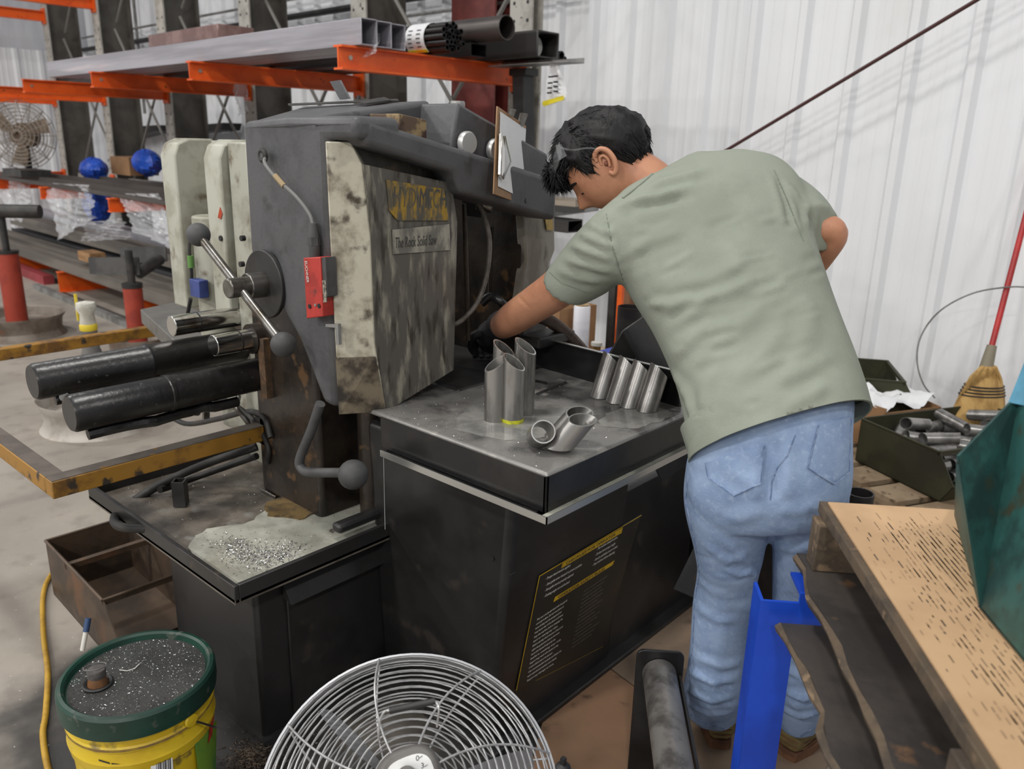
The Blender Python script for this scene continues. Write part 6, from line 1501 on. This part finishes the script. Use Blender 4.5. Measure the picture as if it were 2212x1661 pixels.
obj('blue_tray', MB().box(atd(1290, 775, 2.75), atd(1318, 758, 2.75) + Vector((.02, .10, 0))), mat('tray_blue', (52, 74, 170), rough=.5), label='blue plastic edge showing above the saw fence', cat='tray')
# flexible conduit leaving the saw
cp_ = curve([atd(1150, 680, 2.15), atd(1185, 692, 2.2), atd(1225, 722, 2.25), atd(1262, 762, 2.3), atd(1285, 800, 2.32)], 26)
rs_ = [.016 + .0022 * (k % 2) for k in range(len(cp_))]
obj('flex_conduit', MB().tube(cp_, 0, 14, rs=rs_), mat('conduit_brown', (112, 98, 90), (90, 78, 72), scale=20, rough=.4, metal=.4), saw)
obj('rear_block', MB().box(atd(1120, 745, 2.2), atd(1205, 722, 2.2) + Vector((0, .08, 0))), m_greydk, saw, bevel=.006)
# black curved chute beside the table
ch = []
for k in range(9):
    t = k / 8; a = lerp(lerp(atd(1312, 772, 2.10), atd(1345, 715, 2.14), min(1, t * 2)), lerp(atd(1345, 715, 2.14), atd(1395, 681, 2.22), max(0, t * 2 - 1)), t)
    ch.append(a)
chl = [p + Vector((.16, .05, -.32)) + Vector((.10, .02, -.02)) * (k / 8) for k, p in enumerate(ch)]
nn = len(ch); vs = ch + chl; th3 = Vector((.003, .003, 0)); fs = [(k, k + 1, nn + k + 1, nn + k) for k in range(nn - 1)]
fs += [tuple(i + 2 * nn for i in reversed(f)) for f in fs]
fs += [(k, k + 2 * nn, k + 1 + 2 * nn, k + 1) for k in range(nn - 1)]
cho = obj('scrap_chute', MB().add(vs + [v + th3 for v in vs], fs), m_plside, saw)
obj('chute_edge', MB().tube(ch, .0022, 6), m_bright, cho)
# dark offcut box seen between the legs
ob = atz(1640, 1300, 0); oc = thing('offcut_box', 'black steel box of pipe offcuts behind the worker legs', 'box', ob + Vector((0, .1, 0)))
for (a, b) in (((-.32, -.12, 0), (.30, -.11, .34)), ((-.32, .30, 0), (.30, .31, .34)), ((-.32, -.12, 0), (-.31, .31, .34)), ((.29, -.12, 0), (.30, .31, .34)), ((-.32, -.12, 0), (.30, .31, .01))):
    obj('box_panel', MB().box(ob + Vector(a), ob + Vector(b)), m_plside, oc)
k = 0
for iy in range(3):
    for ix in range(4):
        c0 = ob + Vector((-.24 + .15 * ix + .04 * (iy % 2), -.03 + .12 * iy, .012)); k += 1
        obj('pipe_offcut', MB().pipe(c0, c0 + Vector((.0, .0, .34 + .03 * ((ix + iy) % 3))), .045, .040, 20), m_steel_dk, cat='pipe', group='pipe offcuts in the black box', label='%s pipe offcut standing in the %s row of the black box' % (['first', 'second', 'third', 'fourth'][ix], ['front', 'middle', 'back'][iy]))
q = [atz(1456, 1270, .10), atz(1500, 1292, .10)]
obj('sheet_offcut', MB().prism([atd(1455, 1272, 2.35), atd(1500, 1180, 2.45), atd(1560, 1200, 2.45), atd(1520, 1300, 2.3)], (0, .004, -.002)), m_greydk, label='dark sheet-metal offcut leaning beside the saw base', cat='sheet')

# ================================================================== RIGHT: PALLETS, BINS, BROOM
m_gbin = mat('olive_bin', (62, 62, 44), (50, 50, 38), scale=5, rough=.45, metal=.2, c3=(84, 68, 44), scale3=9, thr3=(.66, .78))
m_wood = mat('pallet_wood', (158, 138, 112), (132, 112, 88), scale=5, rough=.8, stretch=(1, 1, 1), c3=(104, 86, 66), scale3=22, thr3=(.58, .7), bump=.15, bscale=30, bdist=.004)
PZ = .14
bA = atz(1851, 1012, PZ + .003); 
ztb = .345
bA2, bB2, bC2 = atz(1861, 904, ztb), atz(2062, 990, ztb), atz(2119, 871, ztb)
ux = (bB2 - bA2).normalized(); uy = (bC2 - bA2); uy = (uy - ux * uy.dot(ux)).normalized()
def pallet(o, ex, ey, L_, W_, zb, zt_, name, label, nb=6, m=m_wood, gap=.3, th=.022):
    root = thing(name, label, 'pallet', (o.x, o.y, zb)); Z = Vector((0, 0, 1)); o = Vector((o.x, o.y, 0))
    bw = W_ / (nb + (nb - 1) * gap)
    for k in range(nb):
        s = o + ey * (k * bw * (1 + gap)); obj('deck_board', MB().prism([s + Z * zt_, s + ex * L_ + Z * zt_, s + ex * L_ + ey * bw + Z * zt_, s + ey * bw + Z * zt_], Z * -th), m, root)
    for k in range(3):
        s = o + ex * (k * (L_ - .045) / 2); obj('stringer', MB().prism([s + Z * (zb + th), s + ex * .045 + Z * (zb + th), s + ex * .045 + ey * W_ + Z * (zb + th), s + ey * W_ + Z * (zb + th)], Z * (zt_ - zb - 2 * th)), m, root)
    for k in range(3):
        s = o + ey * (k * (W_ - bw) / 2); obj('bottom_board', MB().prism([s + Z * zb, s + ex * L_ + Z * zb, s + ex * L_ + ey * bw + Z * zb, s + ey * bw + Z * zb], Z * th), m, root)
    return root
pallet(bA - uy * .10 - ux * .42, uy, ux, 1.0, 1.15, 0, PZ, 'pallet', 'grey wooden pallet on the floor under the olive bins')
b1 = stack_bin(Vector((bA2.x, bA2.y, 0)), Vector((bB2.x, bB2.y, 0)), Vector((bC2.x, bC2.y, 0)), ztb, PZ + .004, m_gbin, 'stacking_bin', 'olive green bin heaped with cut tubes on the pallet', 'olive green stacking bins')
o, ux, uy, L_, W_, h = b1[1:]
# tubes heaped in the bin: length, spin, layer
rt2 = random.Random(9)
tm_body = MB().pipe((-.075, 0, 0), (.075, 0, 0), .026, .0225, 22, (1, .35, 0), (1, -.35, 0))
FRs = FR[0]
proto = None; words = ['at the left rim', 'by the back corner', 'across the top', 'at the front edge', 'with open end forward', 'against the far side', 'lowest in front', 'under the crossed pair', 'in the middle', 'on top at right', 'near the carton', 'tilted upward', 'beside the lip', 'half buried', 'at the right corner', 'behind the top one', 'lying lengthwise', 'at the far corner']
pos = []
yu_ = math.degrees(math.atan2(uy.y, uy.x))
for lay in (0, 1):
    for i in range(int((L_ - .10) / .060)):
        for j in range(int((W_ - .02) / .165)): pos.append((.045 + .060 * i, .09 + .165 * j, .034 + .056 * lay, yu_ + rt2.uniform(-1, 1), 0, lay))
for lay, (nx, ny, zz) in ((2, (3, 4, .150)), (3, (2, 3, .205))):
    for i in range(nx):
        for j in range(ny):
            pos.append((.08 + (L_ - .2) * (i + .5) / nx + rt2.uniform(-.02, .02), .05 + (W_ - .10) * (j + .5) / ny + rt2.uniform(-.02, .02), zz + rt2.uniform(-.006, .012), rt2.uniform(0, 180), rt2.uniform(-14, 14), lay))
def order_word(n): return ['first', 'second', 'third', 'fourth', 'fifth', 'sixth', 'seventh', 'eighth', 'ninth', 'tenth', 'eleventh', 'twelfth'][n]
def screen_x(q_):
    d = o + ux * q_[0] + uy * q_[1] - CAMPOS; return d.dot(CR) / d.dot(CF)
rank = {}
for lay_ in (2, 3):
    for n_, q_ in enumerate(sorted([q_ for q_ in pos if q_[5] == lay_], key=screen_x)): rank[q_] = n_
for tp_ in pos:
    (x, y, z, yaw, tilt, lay) = tp_
    mt = Matrix.Translation(o + ux * x + uy * y + Vector((0, 0, z))) @ Matrix.Rotation(rad(yaw), 4, 'Z') @ Matrix.Rotation(rad(tilt), 4, 'Y')
    if proto is None:
        proto = obj('cut_tube', tm_body, m_tube, cat='tube', group='cut tubes heaped in the olive bin', label='cut tube buried in the lower layers of the olive green bin', base=(0, 0, 0)); proto.matrix_basis = mt
    else:
        q_ = proto.copy(); C.objects.link(q_); q_.matrix_basis = mt
        if tp_ in rank: q_['label'] = '%s cut tube from the left in the %s layer of the olive bin' % (order_word(rank[tp_]), 'topmost' if lay == 3 else 'second')
# second bin behind, on a timber block
zt2 = .43
A2, B2, C2 = atz(1790, 812, zt2), atz(1984, 828, zt2), atz(1870, 778, zt2)
e2 = (B2 - A2).normalized()
Y2 = Vector((-e2.y, e2.x, 0)); A0_ = Vector((A2.x, A2.y, 0)); L2_ = (B2 - A2).length
obj('timber_block', MB().prism([A0_ + e2 * .02 + Vector((0, 0, .145)), A0_ + e2 * (L2_ - .1) + Vector((0, 0, .145)), A0_ + e2 * (L2_ - .1) + Y2 * .38 + Vector((0, 0, .145)), A0_ + e2 * .02 + Y2 * .38 + Vector((0, 0, .145))], (0, 0, .055)), mat('brown_timber', (96, 76, 58), (74, 60, 48), scale=6, rough=.8), label='brown timber block under the rear olive bin', cat='timber')
stack_bin(Vector((A2.x, A2.y, 0)), Vector((B2.x, B2.y, 0)), Vector((A2.x, A2.y, 0)) + Y2 * .42, zt2, .205, m_gbin, 'stacking_bin', 'empty olive green bin behind the worker hip', 'olive green stacking bins')
# carton with crumpled paper
oF = Vector((o.x, o.y, 0)); base4 = [oF + uy * .17 - ux * .03, oF + uy * (.17 + .34) - ux * .03, oF + uy * (.17 + .34) - ux * .33, oF + uy * .17 - ux * .33]; eA = uy.copy()
cr_ = thing('paper_carton', 'torn brown carton with white papers between the olive bins', 'carton', (base4[0] + base4[2]) / 2 + Vector((0, 0, PZ)))
ctz = .345
for k in range(4):
    a, b = base4[k], base4[(k + 1) % 4]; inn = ((base4[0] + base4[2]) / 2 - (a + b) / 2).normalized() * .004
    obj('carton_wall', MB().prism([a + Vector((0, 0, PZ)), b + Vector((0, 0, PZ)), b + Vector((0, 0, ctz + .02 * (k % 2))), a + Vector((0, 0, ctz))], inn), m_card, cr_)
obj('carton_base', MB().prism([p + Vector((0, 0, PZ + .002)) for p in base4], (0, 0, .004)), m_card, cr_)
mid4 = (base4[0] + base4[2]) / 2
for k, (u, v, lab) in enumerate(((-.12, .0, 'crumpled white paper lying at the left in the torn carton'), (.10, -.03, 'flat white paper lying at the right in the torn carton'))):
    pc_ = mid4 + eA.normalized() * u + Vector((0, v, ctz - .005)); Q = [pc_ + Vector((-.10, -.07, .01)), pc_ + Vector((.10, -.09, .0)), pc_ + Vector((.12, .06, .05)), pc_ + Vector((-.07, .09, .06))]
    obj('paper', sheet(Q, 8, 8, .012 - .005 * k, .001, 5 + k, (0, -.2, 1)), m_paper, label=lab, cat='paper')
# broom leaning on the wall
bt_, bb_ = aty(2137, 768, 4.35), aty(2105, 900, 4.20)
br = thing('broom', 'straw broom with red handle leaning against the white wall', 'broom', bb_)
hdir = (aty(2215, 470, 4.55) - bt_)
obj('handle', MB().cyl(bt_ - hdir * .02, bt_ + hdir * 1.6, .014, n=14), mat('handle_red', (186, 40, 40), (160, 34, 34), scale=6, rough=.4), br)
obj('ferrule', MB().cyl(bt_ + hdir.normalized() * .05, bt_ - hdir.normalized() * .10, .022, .034, 16), mat('ferrule_grey', (130, 122, 104), rough=.6), br)
sd_ = CR.copy(); sd_.z = 0; sd_.normalize(); dp = Vector((-sd_.y, sd_.x, 0)); m_straw = mat('straw', (190, 154, 94), (160, 124, 70), scale=30, rough=.8, stretch=(1, 1, .1), bump=.6, bscale=90, bdist=.006)
stp = [(2137, 790, .034, .03), (2130, 815, .075, .045), (2122, 850, .105, .05), (2115, 885, .125, .05), (2108, 920, .14, .05)]
rsb = []
for (x, y, w_, d_) in stp:
    c1_ = aty(x, y, 4.33 - (y - 790) * .0008); rsb.append([c1_ + sd_ * w_ * math.cos(2 * math.pi * k / 28) + dp * d_ * math.sin(2 * math.pi * k / 28) for k in range(28)])
bs = obj('bristles', MB().rings(rsb), m_straw, br, ang=60)
for k in range(4):
    y = 832 + 6.5 * k; t_ = (y - 815) / 35; c1_ = aty(2126 - (y - 832) * .25, y, 4.33 - (y - 790) * .0008); w_ = .075 + .03 * t_
    obj('binding_cord', MB().tube([c1_ + sd_ * (w_ + .003) * math.cos(2 * math.pi * j / 28) + dp * .052 * math.sin(2 * math.pi * j / 28) for j in range(28)], .0035, 5, closed=True), m_dark, bs)
sm = MB()
for _ in range(260):
    u, v = rt2.uniform(-1, 1), rt2.random(); i0 = min(int(v * 4), 3); tt = v * 4 - i0
    pa_ = lerp(aty(stp[i0][0], stp[i0][1], 4.28), aty(stp[i0 + 1][0], stp[i0 + 1][1], 4.26), tt); w_ = stp[i0][2] * (1 - tt) + stp[i0 + 1][2] * tt
    p1 = pa_ + sd_ * u * w_ - dp * (.0 if abs(u) > .9 else 0); sm.tube([p1, p1 + Vector((0, 0, -.09)) + sd_ * u * .03], .0016, 4)
obj('loose_straws', sm, m_straw, bs, kind='stuff')
# wire loop on the wall
obj('wire_loop', MB().tube(curve([aty(*p, 4.42) for p in ((2240, 622), (2180, 620), (2100, 634), (2030, 672), (1990, 725), (1981, 780), (1995, 830), (2020, 860))], 8), .004, 6), m_galv, label='thin grey wire looping against the white wall by the broom', cat='wire')

# ================================================================== FOREGROUND PALLET ON BLUE STAND
CZ = .90
P0 = atz(1770, 1077, CZ); eu = (atz(2130, 1645, CZ) - P0).normalized(); ev = atz(2070, 1087, CZ) - P0; ev = (ev - eu * ev.dot(eu)).normalized(); Z = Vector((0, 0, 1))
m_oldw = mat('weathered_pallet', (92, 78, 62), (66, 57, 48), scale=14, rough=.8, c3=(122, 102, 80), scale3=28, thr3=(.58, .7), bump=.35, bscale=26, stretch=(1, 1, 1), bdist=.006)
m_darkw = mat('oily_wood', (66, 60, 56), (50, 46, 44), scale=5, rough=.6, c3=(104, 78, 56), scale3=14, thr3=(.66, .74), bump=.3, bscale=24, bdist=.006)
def fpt(u, v, z): return Vector((P0.x, P0.y, 0)) + eu * u + ev * v + Z * z
fpal = thing('pallet', 'weathered pallet raised on the blue stand in the right foreground', 'pallet', fpt(.6, .5, .59))
def slab(u0, u1, v0, v1, z0, z1): return MB().hexa([fpt(u0, v0, z0), fpt(u1, v0, z0), fpt(u1, v1, z0), fpt(u0, v1, z0), fpt(u0, v0, z1), fpt(u1, v0, z1), fpt(u1, v1, z1), fpt(u0, v1, z1)])
for k in range(6): obj('deck_board', slab(0, 1.25, .18 * k, .18 * k + .16, CZ - .026, CZ - .004), m_oldw, fpal, bevel=.002)
for u in (.012, .60, 1.19): obj('stringer', slab(u, u + .045, -.012, 1.06, CZ - .116, CZ - .026), m_oldw, fpal, bevel=.003)
def jag(u0, u1, v0, v1, z0, z1, seed, amp=.014, n=26, m=m_darkw):
    rj = random.Random(seed); top = []; 
    w0_ = 0.0; ed = []
    for k in range(n + 1):
        w0_ = w0_ * .7 + rj.uniform(-amp, amp) * .8; ed.append(v0 + w0_)
    P_ = [fpt(u0 + (u1 - u0) * k / n, ed[k], z0) for k in range(n + 1)] + [fpt(u1, v1, z0), fpt(u0, v1, z0)]
    bo_ = obj('bottom_board', MB().prism(P_, Z * (z1 - z0)), m, fpal, smooth=False)
    obj('splintered_edge', MB().tube([p + Z * (z1 - z0) * .55 for p in P_[:n + 1]], 0, 5, rs=[rj.uniform(.004, .011) for _ in range(n + 1)]), m_oldw, bo_, smooth=False)
    return bo_
jag(-.01, 1.25, -.03, .16, CZ - .140, CZ - .116, 2, .010)
jag(.12, 1.28, -.075, .035, CZ - .205, CZ - .185, 5, .012)
jag(-.0, 1.25, .45, .60, CZ - .140, CZ - .116, 8, .004); jag(0, 1.25, .90, 1.05, CZ - .140, CZ - .116, 9, .004)
obj('green_block', MB().hexa([fpt(.78, .10, CZ - .116), fpt(.90, .10, CZ - .116), fpt(.90, .19, CZ - .116), fpt(.78, .19, CZ - .116), fpt(.78, .10, CZ - .03), fpt(.90, .10, CZ - .03), fpt(.90, .19, CZ - .03), fpt(.78, .19, CZ - .03)]), mat('green_painted_wood', (104, 116, 60), (150, 142, 110), scale=12, rough=.8), fpal)
m_cardtop = mat('cardboard_sheet', (196, 162, 124), (186, 152, 116), scale=4, rough=.85)
cs_ = obj('cardboard_sheet', slab(.012, 1.28, .012, 1.05, CZ - .0035, CZ), m_cardtop, label='tan corrugated cardboard sheet with black smudge lines on the pallet', cat='cardboard sheet')
rs3 = random.Random(17); m_smudge = mat('oil_smudge', (70, 58, 50), (110, 90, 72), scale=60, rough=.9)
sm = MB(); sm2 = MB()
for (uc, vc, su, sv, n, ln) in ((.20, .15, .07, .055, 420, .030), (.34, .21, .13, .022, 330, .050), (.40, .11, .08, .045, 160, .018), (.58, .10, .07, .035, 260, .022), (.50, .17, .12, .035, 220, .03), (.12, .20, .04, .09, 110, .014)):
    for _ in range(n):
        u = rs3.gauss(uc, su); v = round(rs3.gauss(vc, sv) / .0076) * .0076; L__ = rs3.uniform(.004, ln)
        if u < .03 or v < .02 or u > 1.2: continue
        w_ = rs3.uniform(.0004, .0013); (sm if rs3.random() < .28 else sm2).add([fpt(u, v - w_, CZ + .0003), fpt(u + L__, v - w_, CZ + .0003), fpt(u + L__, v + w_, CZ + .0003), fpt(u, v + w_, CZ + .0003)], [(0, 1, 2, 3)])
obj('smudge_lines', sm2, mat('faint_smudge', (150, 122, 94), (172, 142, 108), scale=60, rough=.9), cs_, kind='stuff', recalc=False, smooth=False)
obj('smudge_lines', sm, m_smudge, cs_, kind='stuff', recalc=False, smooth=False)
# blue stand
m_blue = mat('stand_blue', (24, 74, 196), (20, 62, 172), scale=4, rough=.38, c3=(30, 40, 80), scale3=50, thr3=(.74, .77))
bz = CZ - .142
L0 = atz(1672, 1250, bz); L0.z = 0
bs_ = thing('work_stand', 'bright blue angle-iron stand carrying the foreground pallet', 'stand', L0)
ex_ = ev.copy(); ey_ = Vector((-ex_.y, ex_.x, 0))
def bbox_(a, b): # in stand axes around L0
    def q_(p): return L0 + ex_ * p[0] + ey_ * p[1] + Z * p[2]
    x0, y0, z0 = a; x1, y1, z1 = b
    return MB().hexa([q_(p) for p in ((x0, y0, z0), (x1, y0, z0), (x1, y1, z0), (x0, y1, z0), (x0, y0, z1), (x1, y0, z1), (x1, y1, z1), (x0, y1, z1))])
obj('leg', bbox_((-.030, -.045, 0), (.036, -.039, bz - .02)), m_blue, bs_)
obj('leg_flange', bbox_((-.030, -.039, 0), (-.024, .02, bz - .02)), m_blue, bs_)
obj('cross_bar', bbox_((.036, -.045, bz - .088), (.95, -.040, bz)), m_blue, bs_); obj('cross_bar_top', bbox_((.036, -.040, bz - .006), (.95, .03, bz)), m_blue, bs_)
obj('leg', bbox_((.95, -.045, 0), (1.016, -.039, bz)), m_blue, bs_)
sidev = eu * .9
for k in (0, 1):
    oo = L0 + ex_ * (.95 * k)
    obj('leg', MB().hexa([oo + sidev + Vector(p) for p in ((-.03, -.03, 0), (.03, -.03, 0), (.03, .03, 0), (-.03, .03, 0), (-.03, -.03, bz), (.03, -.03, bz), (.03, .03, bz), (-.03, .03, bz))]), m_blue, bs_)
obj('cross_bar', MB().prism([L0 + sidev + Z * (bz - .08), L0 + sidev + ex_ * .95 + Z * (bz - .08), L0 + sidev + ex_ * .95 + Z * bz, L0 + sidev + Z * bz], eu * .006), m_blue, bs_)
# teal hopper on the cardboard
m_teal = mat('worn_teal', (44, 88, 84), (34, 62, 60), scale=12, rough=.5, c3=(60, 62, 48), scale3=18, thr3=(.54, .70), bump=.08, bscale=40, bdist=.003)
K = atz(2115, 1312, CZ + .004); K2 = atz(2230, 1450, CZ + .004); K2 = K + (K2 - K).normalized() * .42; side_n = Vector((-(K2 - K).y, (K2 - K).x, 0)).normalized()
if side_n.dot(ev) < 0: side_n = -side_n
kd = (K2 - K).normalized(); hp3 = thing('hopper_bin', 'worn teal steel hopper bin standing on the cardboard sheet', 'bin', K + kd * .2 + side_n * .15)
U = atd(2199, 848, CF.dot(K - CAMPOS) + .04); T_ = atd(2066, 984, CF.dot(K - CAMPOS) - .02)
tk = .004; Wd = .20
def face(P, th, nm, m=m_teal): return obj(nm, MB().prism(P, th), m, hp3)
up_ = Vector((0, 0, U.z - K.z))
vh = Vector((K.x, K.y, 0)).normalized(); fo = vh * .24; fd = vh * .26 - Vector((0, 0, .19))
face([K, U, T_], (U - K).cross(T_ - K).normalized() * tk, 'lip_side')
topR = K2 + up_ + kd * .03
face([K, K2, topR, U], side_n * tk, 'side_panel')
face([K, T_, T_ + fd, K + fo], kd * tk, 'front_lip')
face([K + fo, K2 + fo, topR + fd, U + fd], side_n * -tk, 'side_panel'); face([K + fo, U + fd, T_ + fd], kd * tk, 'lip_side'); face([K2, topR, topR + fd, K2 + fo], kd * -tk, 'back_panel'); face([K, K2, K2 + fo, K + fo], Z * tk, 'bottom_panel')
obj('fold_line', MB().tube([K + (CAMPOS - K).normalized() * .002, U + (CAMPOS - U).normalized() * .002], .0018, 6), m_dark, hp3)
obj('top_fold', MB().tube([lerp(T_, K, .05) + (CAMPOS - U).normalized() * .002, lerp(U, K, .07) + (CAMPOS - U).normalized() * .002], .0015, 6), m_dark, hp3)
rb0 = atd(2178, 869, CF.dot(K - CAMPOS) + .03); rb1 = atd(2222, 758, CF.dot(K - CAMPOS) + .05)
rbo = obj('rim_flap', MB().prism([rb0, rb0 + Vector((.07, -.02, .005)), rb1 + Vector((.09, -.02, .02)), rb1], side_n * .004), mat('teal_blue_rim', (70, 140, 170), (56, 116, 140), scale=9, rough=.5, c3=(60, 60, 56), scale3=20, thr3=(.64, .72)), hp3)
